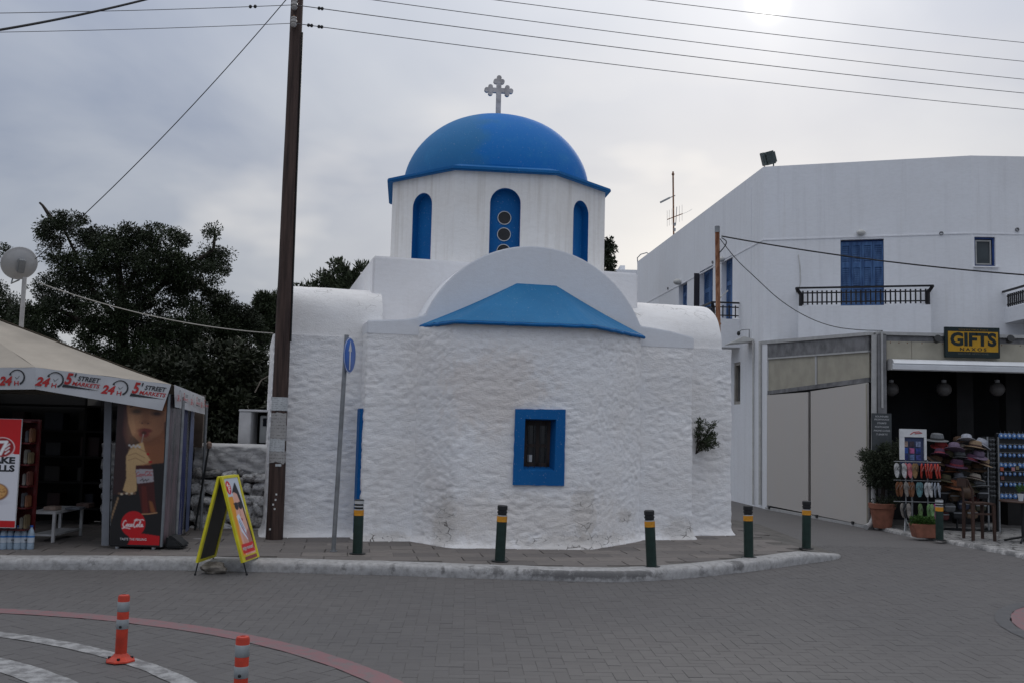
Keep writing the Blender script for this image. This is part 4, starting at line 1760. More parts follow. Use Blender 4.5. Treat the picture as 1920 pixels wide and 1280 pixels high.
# clear plastic side curtain with blue hem, between fridge and rear leg
PVC = mat('clear_pvc', (0.75, 0.78, 0.82), .18, .1, 3, alpha=.22, spec=.6)
BLUEH = mat('blue_hem', (0.012, 0.022, 0.11), .5, .2, 4)
ca, cb = P(320, 760, 13.2), P(366, 770, 15.0)
mb = MB()
sheet(mb, (ca.x, ca.y, 2.02), (cb.x, cb.y, 2.0), (cb.x, cb.y, kz + .03), (ca.x, ca.y, kz + .03), 18, 12, .03, 0, 5)
cur = mb.build('side_curtain', PVC, kiosk, smooth=True, fix=False)
for k0, k1 in ((.42, .70), (.80, .97)):
    q0, q1 = ca.lerp(cb, k0), ca.lerp(cb, k1)
    mb = MB()
    sheet(mb, (q0.x + .012, q0.y - .02, 1.99), (q1.x + .012, q1.y - .02, 1.98), (q1.x + .012, q1.y - .02, kz + .05), (q0.x + .012, q0.y - .02, kz + .05), 6, 12, .02, 0, 6 + k0)
    mb.build('blue_hem', BLUEH if k0 < .7 else mat('pale_blue_hem', (0.10, 0.13, 0.24), .5, .2, 4), cur, smooth=True, fix=False)
# sandbag weighing the curtain down
MB().ball(P(370, 1013, 14.3), .13, .1, .035, 12, 6).build('sandbag', mat('pale_sandbag', (0.35, 0.34, 0.33), .9, .2, 8), label='small pale sandbag at the foot of the plastic curtain', cat='sandbag')

# drinks fridge with the big advertising panel
fb_l, fb_r = G(206, 1026, hh), G(300, 1027, hh)
FY = 12.98
fx0, fx1 = P(205, 1026, FY).x, P(300, 1026, FY).x
fr = empty('drinks_fridge', ((fx0 + fx1) / 2, FY + .3, kz), 'drinks fridge with a woman sipping cola on its front panel', 'fridge')
MB().box(fx0, fx1, FY, FY + .62, kz + .03, kz + 2.0).build('cabinet', mat('fridge_black', (0.015, 0.015, 0.017), .35, .2, 4), fr, bevel=.01)
STEEL = mat('fridge_steel', (0.25, 0.27, 0.29), .3, .1, 6, metal=.6)
MB().box(fx1 + .002, fx1 + .03, FY - .012, FY + .02, kz + .04, kz + 2.0).build('door_edge', STEEL, fr)
MB().box(fx1 + .003, fx1 + .012, FY + .05, FY + .6, kz + .06, kz + 1.98).build('side_panel', mat('fridge_side', (0.09, 0.10, 0.11), .25, .5, 2.5, stretch=(3, 3, .4), col2=(0.20, 0.14, 0.16)), fr)
for q in (fx0 + .08, fx1 - .1):
    MB().lathe([(.022, 0), (.03, .03), (.02, .032)], 10, (q, FY + .05, kz)).build('foot', SILVER, fr)
W2, H2 = 108, 330
cv = Canvas(W2, H2, (26, 16, 18))
sc = W2 / 430.0
sy2 = H2 / 1250.0


def q2(x, y):
    return ((x + 22 * (y / 1250.0) - 100) * sc, y * sy2)


def pl(pts, c, op=1, blur=0):
    cv.poly([q2(*p) for p in pts], c, op, blur)


def el_(x, y, rx, ry, c, soft=.15, op=1.0, rot=0.0):
    a_, b_ = q2(x, y)
    cv.ell(a_, b_, rx * sc, ry * sy2, c, soft, op, rot)


def ln_(pts, w, c, op=1.0):
    cv.line([q2(*p) for p in pts], w, c, op)


pl([(80, 0), (240, 0), (250, 300), (230, 520), (200, 760), (80, 900)], (52, 28, 30), 1, 3)
pl([(150, 80), (200, 120), (235, 330), (190, 420), (150, 330)], (84, 42, 44), .7, 6)
pl([(178, 0), (176, 120), (196, 240), (236, 340), (300, 400), (310, 600), (520, 570), (535, 300), (520, 0)], (176, 122, 86), 1, 2)
pl([(300, 395), (380, 385), (470, 330), (535, 240), (535, 600), (430, 590), (330, 560)], (150, 92, 56), .9, 5)
pl([(180, 0), (260, 0), (240, 160), (262, 330), (236, 345), (196, 240)], (198, 146, 106), .6, 5)
el_(262, 138, 52, 24, (70, 42, 34), .5, .9)
el_(444, 152, 48, 22, (70, 42, 34), .5, .9)
el_(262, 140, 28, 12, (18, 12, 12), .3)
el_(444, 155, 26, 11, (18, 12, 12), .3)
ln_([(205, 104), (260, 84), (318, 102)], 2.6, (40, 24, 20))
ln_([(395, 114), (450, 104), (500, 124)], 2.6, (40, 24, 20))
pl([(330, 90), (368, 95), (378, 220), (300, 215)], (150, 100, 70), .55, 6)
el_(340, 228, 44, 18, (136, 86, 60), .6, .8)
el_(316, 236, 9, 5, (70, 36, 28), .4)
el_(368, 238, 9, 5, (70, 36, 28), .4)
el_(340, 300, 66, 22, (120, 44, 42), .25)
el_(335, 330, 46, 26, (150, 40, 44), .25)
el_(334, 318, 26, 16, (60, 12, 14), .4)
ln_([(330, 330), (318, 400), (312, 440)], 2.4, (206, 190, 180))
pl([(505, 230), (540, 200), (540, 520), (520, 420)], (40, 24, 22), .9, 3)
el_(500, 230, 130, 260, (84, 50, 36), .9, .65)
el_(330, 10, 260, 60, (40, 24, 22), .9, .6)
el_(240, 260, 50, 120, (214, 166, 122), .9, .35)
el_(350, 370, 90, 40, (96, 58, 42), .8, .6)
# jumper
pl([(60, 840), (180, 830), (300, 830), (330, 620), (420, 575), (540, 560), (540, 1260), (60, 1260)], (24, 22, 24), 1, 2)
# hand and wrist
pl([(186, 520), (230, 430), (330, 395), (352, 470), (410, 560), (300, 590), (284, 640), (292, 800), (240, 830), (170, 800), (196, 700)], (205, 170, 122), 1, 2)
for yy in (450, 500, 540):
    ln_([(205, yy + 10), (270, yy - 12), (352, yy + 26)], 1.5, (140, 104, 70), .8)
el_(377, 494, 13, 10, (176, 26, 32), .25)
el_(400, 558, 17, 10, (176, 26, 32), .25)
for k in range(6):
    el_(212 + k * 18, 424 + (k % 2) * 12, 10, 9, (196, 192, 190), .3)
# bottle
pl([(276, 590), (405, 585), (428, 620), (440, 740), (452, 860), (474, 985), (345, 1002), (326, 880), (300, 760), (274, 640)], (74, 20, 18), 1, 1)
pl([(330, 760), (372, 760), (400, 980), (352, 990)], (104, 34, 24), .8, 3)
pl([(400, 880), (430, 890), (462, 975), (420, 975)], (150, 92, 50), .8, 3)
pl([(275, 622), (424, 618), (436, 722), (292, 742)], (178, 172, 178), 1, 1)
for s_ in script_strokes(*q2(282, 632), 140 * sc, 52 * sy2):
    cv.line(s_, 1.1, (176, 20, 30))
ln_([(318, 716), (340, 700), (346, 722), (366, 704), (372, 718), (392, 702)], 1.6, (24, 22, 26))
ln_([(345, 992), (400, 990), (474, 978)], 2.0, (190, 150, 110))
for k in range(7):
    el_(140 + k * 22, 826 + 5 * math.sin(k * 2), 13, 9, (214, 196, 170) if k % 2 else (120, 90, 70), .3)
for k in range(9):
    el_(130 - k * 8, 870 + k * 26, 9, 14, (150, 122, 92), .4)
# red disc and ribbon
el_(272, 1075, 106, 106, (196, 14, 26), .02)
pl([(215, 1150), (330, 1150), (420, 1160), (540, 1175), (540, 1256), (228, 1256), (250, 1200)], (196, 14, 26), 1, 1)
for s_ in script_strokes(*q2(180, 1028), 182 * sc, 88 * sy2):
    cv.line(s_, 1.7, (238, 236, 236))
pd = np.pad(cv.a, ((1, 1), (1, 1), (0, 0)), mode='edge')
cv.a = cv.a * .5 + (pd[:-2, 1:-1] + pd[2:, 1:-1] + pd[1:-1, :-2] + pd[1:-1, 2:]) * .125
cv.a *= (0.80 + 0.10 * np.sin(cv.y / 40.0))[..., None] * np.random.default_rng(2).uniform(.9, 1.1, (H2, W2, 1))  # canopy shade put into the print: darkened overall, with soft bands and speckle
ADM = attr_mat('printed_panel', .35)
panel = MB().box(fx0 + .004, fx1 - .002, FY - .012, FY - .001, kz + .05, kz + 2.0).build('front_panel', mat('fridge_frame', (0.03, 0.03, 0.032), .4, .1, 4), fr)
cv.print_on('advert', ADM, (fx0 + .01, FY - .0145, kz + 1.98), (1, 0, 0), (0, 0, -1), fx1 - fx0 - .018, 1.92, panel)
mb = MB()
lettering(mb, 'TASTE THE FEELING', ((fx0 + fx1) / 2 - .02, FY - .017, kz + .13), (1, 0, 0), (0, 0, 1), w=.34, h=.030, bold=.012)
mb.build('slogan', SWHITE, panel, fix=False)
MB().prism([(0, 0), (.26, .02), (.22, .07), (.10, .16), (.02, .18)], lambda x_, z_: (fx1 + .03 + x_, FY + .05, kz + .005 + z_), (0, .3, 0)).build('black_bag', BLACKP, bevel=.03, label='black bag lying at the foot of the drinks fridge', cat='bag')

# snack rack with its printed end panel
sxr = P(41, 790, 12.55).x
rack = empty('snack_rack', (sxr, 12.8, kz), 'red snack rack with a white bake rolls poster on its end', 'display rack')
REDP = mat('red_enamel', (0.07, 0.006, 0.007), .4, .2, 5)
W3, H3 = 70, 190
c3 = Canvas(W3, H3, (214, 214, 220))
c3.poly([(0, 0), (W3, 0), (W3, 62), (0, 54)], (196, 12, 18))
c3.poly([(0, 178), (W3, 178), (W3, H3), (0, H3)], (186, 14, 20))
c3.ell(44, 50, 18, 18, (226, 200, 200), .03)
c3.ell(44, 50, 16.5, 16.5, (150, 12, 20), .03)
c3.line([(36, 41), (50, 40), (42, 62)], 4.5, (240, 240, 240))
for y0_, s_ in ((46, 1), (52, 1), (58, 1)):
    c3.line([(49, y0_ + 3), (54, y0_ - 2)], 2, (240, 240, 240))
c3.ell(38, 128, 19, 16, (122, 70, 26), .08)
c3.ell(38, 127, 16.5, 13.5, (206, 158, 96), .1)
c3.ell(37, 128, 4.5, 4, (232, 224, 214), .2)
rs = random.Random(5)
for k in range(40):
    a_, r3 = rs.uniform(0, 6.28), rs.uniform(6, 15)
    c3.ell(38 + r3 * math.cos(a_), 127 + r3 * .8 * math.sin(a_), 1.3, 1.0, (150, 98, 50), .5, .7)
c3.ell(34, 146, 18, 4, (180, 180, 188), .7, .6)
px0, px1 = sxr - .62, sxr
ztop = P(41, 785, 12.55).z
pnl = MB().box(px0, px1, 12.55, 12.57, .40, ztop).build('end_panel', SWHITE, rack)
c3.print_on('poster', attr_mat('printed_paper', .45), (px0 + .003, 12.547, ztop - .003), (1, 0, 0), (0, 0, -1), .614, ztop - .41, pnl)
mb = MB()
for s_, zz in (('BAKE', 1.235), ('ROLLS', 1.135)):
    lettering(mb, s_, (px1 - .05, 12.545, zz), (1, 0, 0), (0, 0, 1), w=.36 if s_ == 'BAKE' else .40, h=.085, bold=.05, align='R')
mb.build('poster_lettering', INK_K, pnl, fix=False)
rx0, rx1 = sxr - .5, sxr + .115
MB().box(rx0, rx1, 12.81, 12.84, .3, ztop).build('back_board', REDP, rack)
for y_ in (12.77, ):
    MB().box(rx1 - .02, rx1 + .01, y_, y_ + .03, .3, ztop).build('upright', REDP, rack)
for k in range(6):
    zz = .36 + k * .27
    MB().box(rx0, rx1 - .021, 12.60, 12.80, zz, zz + .018).build('shelf', REDP, rack)
shades = [(0.17, 0.16, 0.14), (0.12, 0.09, 0.05), (0.07, 0.07, 0.08), (0.14, 0.06, 0.03), (0.18, 0.17, 0.16), (0.10, 0.035, 0.025)]
for k in range(5):
    for j in range(2):
        zz = .379 + k * .27
        mb = MB()
        x_ = sxr + .03 + j * .05
        mb.box(x_ - .02, x_ + .02, 12.62, 12.74, zz, zz + .15 + .03 * ((k + j) % 2))
        mb.build('snack_bag', mat('snack_foil_%d' % ((k * 2 + j) % 6), shades[(k * 2 + j) % 6], .35, .3, 9), bevel=.012, group='snack bags on the red rack', cat='snack bag',
                 label='%s snack bag on the %s shelf of the red rack' % (('left', 'right')[j], ('lowest', 'second lowest', 'middle', 'fourth', 'highest')[k]))

# water bottles in shrink wrap
PETW = mat('water_bottle_plastic', (0.28, 0.36, 0.44), .2, .25, 9, spec=.6)
CAPB = mat('blue_cap', (0.02, 0.10, 0.42), .4, .1, 6)
LABW = mat('blue_white_label', (0.50, 0.55, 0.60), .4, .1, 6)
LABB = mat('label_blue', (0.05, 0.19, 0.48), .4, .1, 6)
for k, (px, nm) in enumerate(((-7, 'leftmost'), (19, 'middle'), (44, 'rightmost'))):
    c = G(px, 1030, hh)
    e = empty('water_pack', (c.x, c.y + .08, kz), '%s shrink-wrapped pack of water bottles on the kiosk pavement' % nm, 'water pack', 'water packs under the snack rack')
    for i in range(2):
        x_ = -.044 + .088 * i
        bt = MB().lathe([(0.0392, 0), (0.0434, .01), (0.0434, .07), (0.0392, .085), (0.0434, .10), (0.0434, .19), (0.0308, .235), (0.0168, .262), (0.0168, .275)], 14, (x_, 0, 0)).build('bottle', PETW, e, local=True, smooth=True)
        MB().lathe([(0.0196, .275), (0.0196, .297), (0.0014, .298)], 12, (x_, 0, 0)).build('cap', CAPB, bt, local=True)
        lb_ = MB().lathe([(0.0445, .085), (0.0445, .175)], 14, (x_, 0, 0)).build('label', LABW, bt, local=True, smooth=True)
        MB().lathe([(0.0451, .148), (0.0451, .172)], 14, (x_, 0, 0)).build('label_stripe', LABB, bt, local=True, smooth=True)
    mb = MB()
    lettering(mb, 'AVRA', (0, -.036, .115), (1, 0, 0), (0, 0, 1), w=.085, h=.028, bold=.03)
    mb.build('label_lettering', INK_K, e, local=True, fix=False)

# low white table in the kiosk
wt_b = P(95, 1000, 13.7)
tb = empty('low_table', (wt_b.x, 13.9, kz), 'low white metal table standing inside the dark kiosk', 'table')
WMET = mat('white_painted_metal', (0.48, 0.48, 0.48), .5, .15, 6)
x0, x1, y0, y1 = P(60, 950, 13.5).x, P(132, 950, 13.9).x, 13.45, 14.35
zt_ = P(80, 962, 13.5).z
MB().box(x0, x1, y0, y1, zt_, zt_ + .035).build('tabletop', WMET, tb)
MB().box(x0 + .03, x1 - .03, y0 + .03, y1 - .03, .20, .225).build('lower_shelf', WMET, tb)
for x_ in (x0 + .02, x1 - .02):
    for y_ in (y0 + .02, y1 - .02):
        MB().box(x_ - .018, x_ + .018, y_ - .018, y_ + .018, kz, zt_).build('leg', WMET, tb)
for k, (dx, dy, w_, h_, c) in enumerate(((.12, .12, .16, .05, (0.30, 0.22, 0.18)), (.33, .3, .2, .03, (0.13, 0.14, 0.16)), (.34, .62, .18, .06, (0.1, 0.06, 0.05)))):
    MB().box(x0 + dx, x0 + dx + w_, y0 + dy, y0 + dy + .2, zt_ + .036, zt_ + .036 + h_).build('magazine_pile', mat('magazine_%d' % k, c, .6, .3, 14), bevel=.006, group='papers on the low table', cat='magazines',
        label=('pinkish pile of magazines at the front of the low white table', 'grey flat pile of magazines in the middle of the low table', 'dark pile of magazines at the back of the low table')[k])
# dim shelf unit at the back of the kiosk
su = empty('kiosk_shelf', (-6.2, 16.1, kz), 'dark shelf unit along the back of the kiosk interior', 'shelf')
for k in range(5):
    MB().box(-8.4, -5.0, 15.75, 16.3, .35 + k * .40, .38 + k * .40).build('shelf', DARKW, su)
for x_ in (-8.4, -6.7, -5.0):
    MB().box(x_ - .02, x_ + .02, 15.77, 16.3, kz, 2.2).build('upright', DARKW, su)
rs = random.Random(11)
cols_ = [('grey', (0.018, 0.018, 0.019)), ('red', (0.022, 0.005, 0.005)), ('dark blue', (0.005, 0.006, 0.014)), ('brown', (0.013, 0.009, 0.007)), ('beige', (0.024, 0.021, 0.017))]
for k in range(4):
    x_ = -7.9
    j = 0
    while x_ < -5.2 and j < 5:
        w_ = rs.uniform(.12, .3)
        cn, c = cols_[(k * 2 + j) % 5]
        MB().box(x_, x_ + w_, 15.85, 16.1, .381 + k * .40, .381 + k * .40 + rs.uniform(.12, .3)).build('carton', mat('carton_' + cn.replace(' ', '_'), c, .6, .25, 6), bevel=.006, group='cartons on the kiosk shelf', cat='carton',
            label='dim %s carton, %s on the %s shelf board inside the kiosk' % (cn, ('first', 'second', 'third', 'fourth', 'fifth')[j], ('lowest', 'second', 'third', 'fourth')[k]))
        x_ += w_ + rs.uniform(.25, .45)
        j += 1

# rear sheet of brown board and black stake by the wall
q = P(372, 800, 15.6)
MB().box(q.x - .10, q.x + .06, 15.62, 15.66, P(372, 838, 15.6).z, 2.0).build('brown_board', mat('brown_board', (0.10, 0.075, 0.06), .8, .2, 6), bevel=.004, label='narrow brown board hanging behind the side valance', cat='board')
q0, q1 = G(365, 993, hh), P(374, 835, 14.9)
st_ = empty('black_stake', q0, 'thin black stake with a tied rag standing before the rubble wall', 'stake')
MB().tube([q0, (q1.x, q0.y, q1.z)], .016, 8).build('rod', BLACKP, st_)
MB().ball((q1.x, q0.y, q1.z), .045, .04, .06, 8, 6).build('tied_rag', mat('rag', (0.28, 0.19, 0.15), .9, .4, 20), st_)

# satellite dish on a mast
dm = P(40, 640, 14.6)
dish = empty('satellite_dish', (dm.x, 14.6, dm.z - .6), 'grey satellite dish on a pale mast behind the kiosk canopy', 'satellite dish')
MB().tube([(dm.x - .02, 14.6, dm.z - .6), P(46, 520, 14.6)], .032, 10).build('mast', mat('pale_mast', (0.38, 0.37, 0.36), .6, .15, 7), dish, smooth=True)
dcx = P(38, 497, 14.55)
dn = Vector((-.58, .70, .42)).normalized()      # the dish looks away from the camera
dx_ = dn.cross(Vector((0, 0, 1))).normalized()
dy_ = dn.cross(dx_)
Md = Matrix((dx_, dy_, dn)).transposed()
DISHM = mat('dish_grey', (0.40, 0.40, 0.40), .5, .1, 3)
MB().lathe([(.001, 0)] + [(.25 * k / 10, .085 * (k / 10) ** 2) for k in range(1, 11)] + [(.255, .078), (.25, .07)] + [(.25 * k / 10, .085 * (k / 10) ** 2 - .006) for k in range(9, 0, -1)] + [(.001, -.006)], 36, dcx, Md).build('reflector', DISHM, dish, smooth=True)
MB().box(-.05, .05, -.10, .10, -.09, -.006, Matrix.Translation(dcx) @ Md.to_4x4()).build('bracket', GALV, dish, bevel=.01)
armt = dcx + dn * .33 + Vector((0, 0, -.18))
MB().tube([dcx + Vector((0, 0, -.22)), dcx + Vector((-.14, .05, -.27)), armt], .012, 6).build('arm', GALV, dish)
MB().lathe([(.025, -.05), (.03, .02), (.02, .05)], 10, armt, Md).build('receiver_head', SGREY, dish, smooth=True)
wire(P(72, 530, 14.6), P(512, 625, 14.75), .008, 'pale cable sagging from the satellite dish to the chapel wing', ROPE, sag=.13, name='cable', group='loose cables', cat='cable')

# ---------------------------------------------------------------- rubble wall and white niche behind it
wy = 15.75
wx0, wx1 = -6.4, P(503, 900, wy).x
wtop = P(430, 832, wy).z
rub = empty('rubble_wall', ((wx0 + wx1) / 2, wy, kz - .1), 'half whitewashed rubble stone wall between the kiosk and chapel', 'wall')
MB().box(wx0, wx1, wy + .10, wy + .5, kz - .1, wtop - .02).build('wall_core', mat('shadow_mortar', (0.045, 0.04, 0.037), .95, .3, 9), rub)
STN = mat('whitewashed_stone', (0.54, 0.53, 0.52), .9, .35, 7, bump=.6, bscale=18, col2=(0.72, 0.72, 0.72), lo=.35, hi=.55)
STN2 = mat('bare_stone', (0.22, 0.21, 0.20), .9, .35, 6, bump=.6, bscale=18, col2=(0.50, 0.49, 0.485))
stone_meshes = []
for k in range(10):
    bm = bmesh.new()
    bmesh.ops.create_cube(bm, size=1.0)
    bmesh.ops.subdivide_edges(bm, edges=bm.edges, cuts=2, use_grid_fill=True)
    for v_ in bm.verts:
        d = v_.co.normalized()
        v_.co = v_.co * .70 + d * .22
        v_.co *= 1 + .34 * noise.noise(d * 1.5 + Vector((k * 3.1, 0, 0))) + .10 * noise.noise(d * 4 + Vector((k, 0, 0)))
    me = bpy.data.meshes.new('stone')
    bm.to_mesh(me)
    bm.free()
    me.materials.append(STN if k < 6 else STN2)
    me.polygons.foreach_set('use_smooth', [True] * len(me.polygons))
    stone_meshes.append(me)
rs = random.Random(21)
z = kz - .06
while z < wtop - .42:
    h_ = rs.uniform(.09, .18)
    x_ = wx0 + rs.uniform(0, .1)
    while x_ < wx1 - .05:
        w_ = rs.uniform(.12, .34)
        o = bpy.data.objects.new('stone', stone_meshes[rs.randrange(6) if rs.random() < .72 else rs.randrange(6, 10)])
        COL.objects.link(o)
        o.parent = rub
        o.location = Vector((min(x_ + w_ / 2, wx1 - .08), wy + .12 + rs.uniform(-.02, .03), z + h_ / 2 + rs.uniform(-.05, .05))) - rub.location
        o.scale = (w_ * rs.uniform(.9, 1.12), rs.uniform(.22, .36), h_ * rs.uniform(.75, 1.3))
        o.rotation_euler = (rs.uniform(-.2, .2), rs.uniform(-.3, .3), rs.uniform(-.2, .2))
        x_ += w_
    z += h_
# thick limewash over the upper courses
RENDM = whitewash('limewashed_rubble', (0.60, 0.605, 0.615), (0.50, 0.485, 0.47), crack=1.3, var=.7, bumpk=.9)
V, F = [], []
nx, nzz = 90, 24
for i in range(nx + 1):
    x_ = wx0 + (wx1 - wx0) * i / nx
    zlow = wtop - .46 + .12 * noise.noise(Vector((x_ * 2.2, 0, 3)))
    for k in range(nzz + 1):
        zz = zlow + (wtop + .02 * noise.noise(Vector((x_ * 3, 1, 1))) - zlow) * k / nzz
        d = .055 * noise.noise(Vector((x_ / .22, zz / .12, 2))) + .02 * noise.noise(Vector((x_ / .08, zz / .05, 8)))
        yy = wy + .0 - d + .09 * (1 - min(1, k / 2.5)) + .10 * max(0, (k - nzz + 2) / 2.0)
        V.append((x_, yy, zz))
    V.append((x_, wy + .5, wtop))
K = nzz + 2
for i in range(nx):
    for k in range(K - 1):
        a = i * K + k
        F.append((a, a + K, a + K + 1, a + 1))
MB().add(V, F).build('limewash_coat', RENDM, rub, smooth='all', fix=False)
# white meter niche
ny = 16.5
nl, nr3 = P(447, 800, ny).x, P(508, 800, ny).x
nt, nb_ = P(470, 768, ny).z, P(470, 833, ny).z - .2
ni = empty('meter_niche', ((nl + nr3) / 2, ny, nb_), 'white masonry niche holding a grey meter box above the rubble wall', 'meter niche')
NW = mat('niche_white', (0.58, 0.58, 0.59), .9, .1, 4, bump=.2)
MB().box(nl, nl + .20, ny, ny + .5, nb_, nt - .03).build('pier', NW, ni, bevel=.01)
MB().box(nl - .01, nr3 + .4, ny - .01, ny + .5, nt - .028, nt + .01).build('lintel', NW, ni, bevel=.01)
MB().box(nr3 + .2, nr3 + .4, ny, ny + .5, nb_, nt - .03).build('pier', NW, ni, bevel=.01)
MB().box(nl + .20, nr3 + .2, ny + .45, ny + .5, nb_, nt - .03).build('back', DARKW, ni)
mbx = P(483, 800, ny).x
MB().box(mbx, mbx + .3, ny + .14, ny + .3, P(483, 830, ny).z, P(483, 778, ny).z).build('meter_box', mat('meter_grey', (0.34, 0.35, 0.35), .5, .1, 5), ni, bevel=.01)
MB().box(mbx + .05, mbx + .22, ny + .132, ny + .142, P(483, 798, ny).z, P(483, 783, ny).z).build('meter_window', GLASS, ni)

# ---------------------------------------------------------------- sandwich board and stone
BY = mat('yellow_board_frame', (0.62, 0.55, 0.015), .45, .12, 6)
BK = mat('black_board', (0.030, 0.029, 0.028), .55, .25, 4)
f0 = G(460, 1079)                # front right foot (near)
f1 = G(480, 1073)                # far foot of the poster leaf
l0 = G(362, 1079)                # near foot of the left leaf
asd = Vector((0.42, 0.90, 0)).normalized()
wbd = .56                        # width of each leaf
topz = 1.155
apex0 = P(411, 893, (f0.y + l0.y) / 2 - .02)
topz = apex0.z
sb = empty('sandwich_board', ((f0.x + l0.x) / 2, (f0.y + l0.y) / 2, 0.004), 'yellow framed folding sandwich board standing on the road', 'sandwich board')
wdir = Vector((.09, .995, 0)).normalized()


def leaf_board(foot, sgn, poster):
    top = Vector((apex0.x + sgn * .012, apex0.y, topz))
    low_ = Vector((foot.x, foot.y, 0))
    dn_ = (low_ - top).normalized()
    Lt = (low_ - top).length
    L = Lt - .155
    nn_ = wdir.cross(dn_).normalized()
    if nn_.x * sgn < 0:
        nn_ = -nn_
    M = Matrix((wdir, dn_, nn_)).transposed().to_4x4()
    M.translation = top
    fw = .055
    part_ = empty('leaf', (0, 0, 0))
    part_.parent = sb
    mb = MB()
    mb.box(0, fw, 0, L, -.014, .014, M)
    mb.box(wbd - fw, wbd, 0, L, -.014, .014, M)
    mb.box(fw, wbd - fw, 0, .03, -.0135, .0135, M)
    mb.box(fw, wbd - fw, L - (.07 if poster else .03), L, -.0135, .0135, M)
    mb.build('frame', BY, part_)
    mb = MB()
    mb.box(fw - .005, wbd - fw + .005, .025, L - .025, -.006, .005, M)
    mb.build('panel', BK if not poster else SWHITE, part_)
    for w_ in (.05, wbd - .05):
        a_ = M @ Vector((w_, L - .01, 0))
        b_ = M @ Vector((w_, Lt, 0))
        lg = MB().tube([a_, b_], .0085, 8).build('leg', BLACKP, part_)
        MB().tube([b_ - (b_ - a_).normalized() * .022, b_ + Vector((0, 0, .004))], .014, 8).build('rubber_foot', BLACKP, lg)
    return M, L, part_, nn_


M1, L1, part1, n1_ = leaf_board(f0, 1, True)
leaf_board(l0, -1, False)
W4, H4 = 70, 150
c4 = Canvas(W4, H4, (196, 204, 214))
c4.poly([(0, 36), (24, 36), (24, 150), (0, 150)], (226, 150, 20))
c4.poly([(30, 26), (52, 18), (62, 60), (66, 120), (W4, 150), (18, 150), (14, 110), (20, 80), (22, 50)], (222, 170, 150), 1, 1)
c4.poly([(24, 30), (34, 20), (44, 12), (50, 10), (58, 30), (66, 70), (W4, 110), (W4, 150), (62, 110), (56, 60), (46, 32), (34, 28)], (28, 24, 30), 1, 1)
c4.ell(30, 55, 9, 7.5, (20, 20, 30), .1)
c4.ell(48, 55, 9, 7.5, (20, 20, 30), .1)
c4.line([(20, 50), (60, 50)], 3, (20, 20, 30))
c4.line([(39, 60), (41, 72), (36, 74)], 1.6, (180, 120, 104))
c4.ell(36, 82, 8, 3, (180, 50, 60), .2)
c4.poly([(18, 74), (32, 70), (52, 116), (40, 128), (24, 104)], (214, 220, 230), 1, 1)
c4.line([(24, 84), (42, 112)], 3.4, (70, 140, 170))
c4.line([(30, 96), (46, 118)], 2.4, (190, 60, 80))
c4.line([(28, 80), (40, 100)], 2.0, (120, 60, 140))
c4.poly([(24, 104), (44, 122), (40, 150), (22, 150)], (206, 152, 134), 1, 1)
c4.poly([(44, 108), (60, 100), (68, 140), (48, 142)], (150, 86, 78), .8, 2)
c4.poly([(60, 20), (W4, 30), (W4, 120), (64, 70)], (206, 210, 206), .9, 1)
c4.poly([(62, 60), (W4, 80), (W4, 120)], (226, 176, 30), .9, 1)
c4.poly([(8, 128), (W4 - 4, 128), (W4 - 4, 146), (8, 146)], (206, 24, 36))
c4.ell(14, 18, 12, 13, (206, 20, 36), .05)
c4.line([(10, 14), (14, 10), (14, 26)], 2.6, (240, 240, 240))
c4.line([(17, 14), (21, 14), (21, 18), (17, 18), (17, 22), (21, 22)], 1.3, (240, 240, 240))
o_ = M1 @ Vector((.05, .028, .0075))
c4.print_on('poster', attr_mat('printed_paper', .45), o_, wdir, (M1.to_3x3() @ Vector((0, 1, 0))), wbd - .10, L1 - .10, part1)
mb = MB()
dn1 = M1.to_3x3() @ Vector((0, 1, 0))
lettering(mb, 'enjoy moment!', M1 @ Vector((wbd / 2, .028 + (L1 - .10) * .915, .0095)), wdir, -dn1, w=.34, h=.065, bold=.02)
mb.build('poster_lettering', SWHITE, part1, fix=False)
mb = MB()
mb.box(.10, wbd - .08, L1 - .055, L1 - .015, .0145, .0165, M1)
mb.build('red_label', mat('faded_red', (0.28, 0.06, 0.06), .5, .3, 20), part1)
# stone that weighs it down
bm = bmesh.new()
bmesh.ops.create_icosphere(bm, subdivisions=3, radius=1)
for v_ in bm.verts:
    d = v_.co.normalized()
    k_ = 1 + .30 * noise.noise(d * 1.3 + Vector((4, 2, 1))) + .12 * noise.noise(d * 3.5)
    v_.co = Vector((d.x * .155 * k_, d.y * .11 * k_, d.z * .075 * k_ + .062))
me = bpy.data.meshes.new('loose_stone')
bm.to_mesh(me)
bm.free()
so = place(me, 'loose_stone', mat('brown_rock', (0.15, 0.125, 0.10), .9, .4, 9, bump=.8, bscale=14, col2=(0.30, 0.27, 0.23)), label='rough brown stone lying on the road under the sandwich board', cat='stone')
so.location = G(401, 1074)
# ================================================================ TREES (left, behind the kiosk and chapel)
LEAF_D = leaf_mat('cypress_foliage', (0.010, 0.014, 0.007), (0.024, 0.036, 0.014))
LEAF_P = leaf_mat('pine_foliage', (0.022, 0.032, 0.016), (0.045, 0.058, 0.028))
LEAF_B = leaf_mat('shrub_foliage', (0.009, 0.013, 0.006), (0.020, 0.025, 0.011))
BARK = mat('dark_bark', (0.035, 0.027, 0.022), .95, .4, 4, bump=.8, bscale=12, stretch=(3, 3, .5))


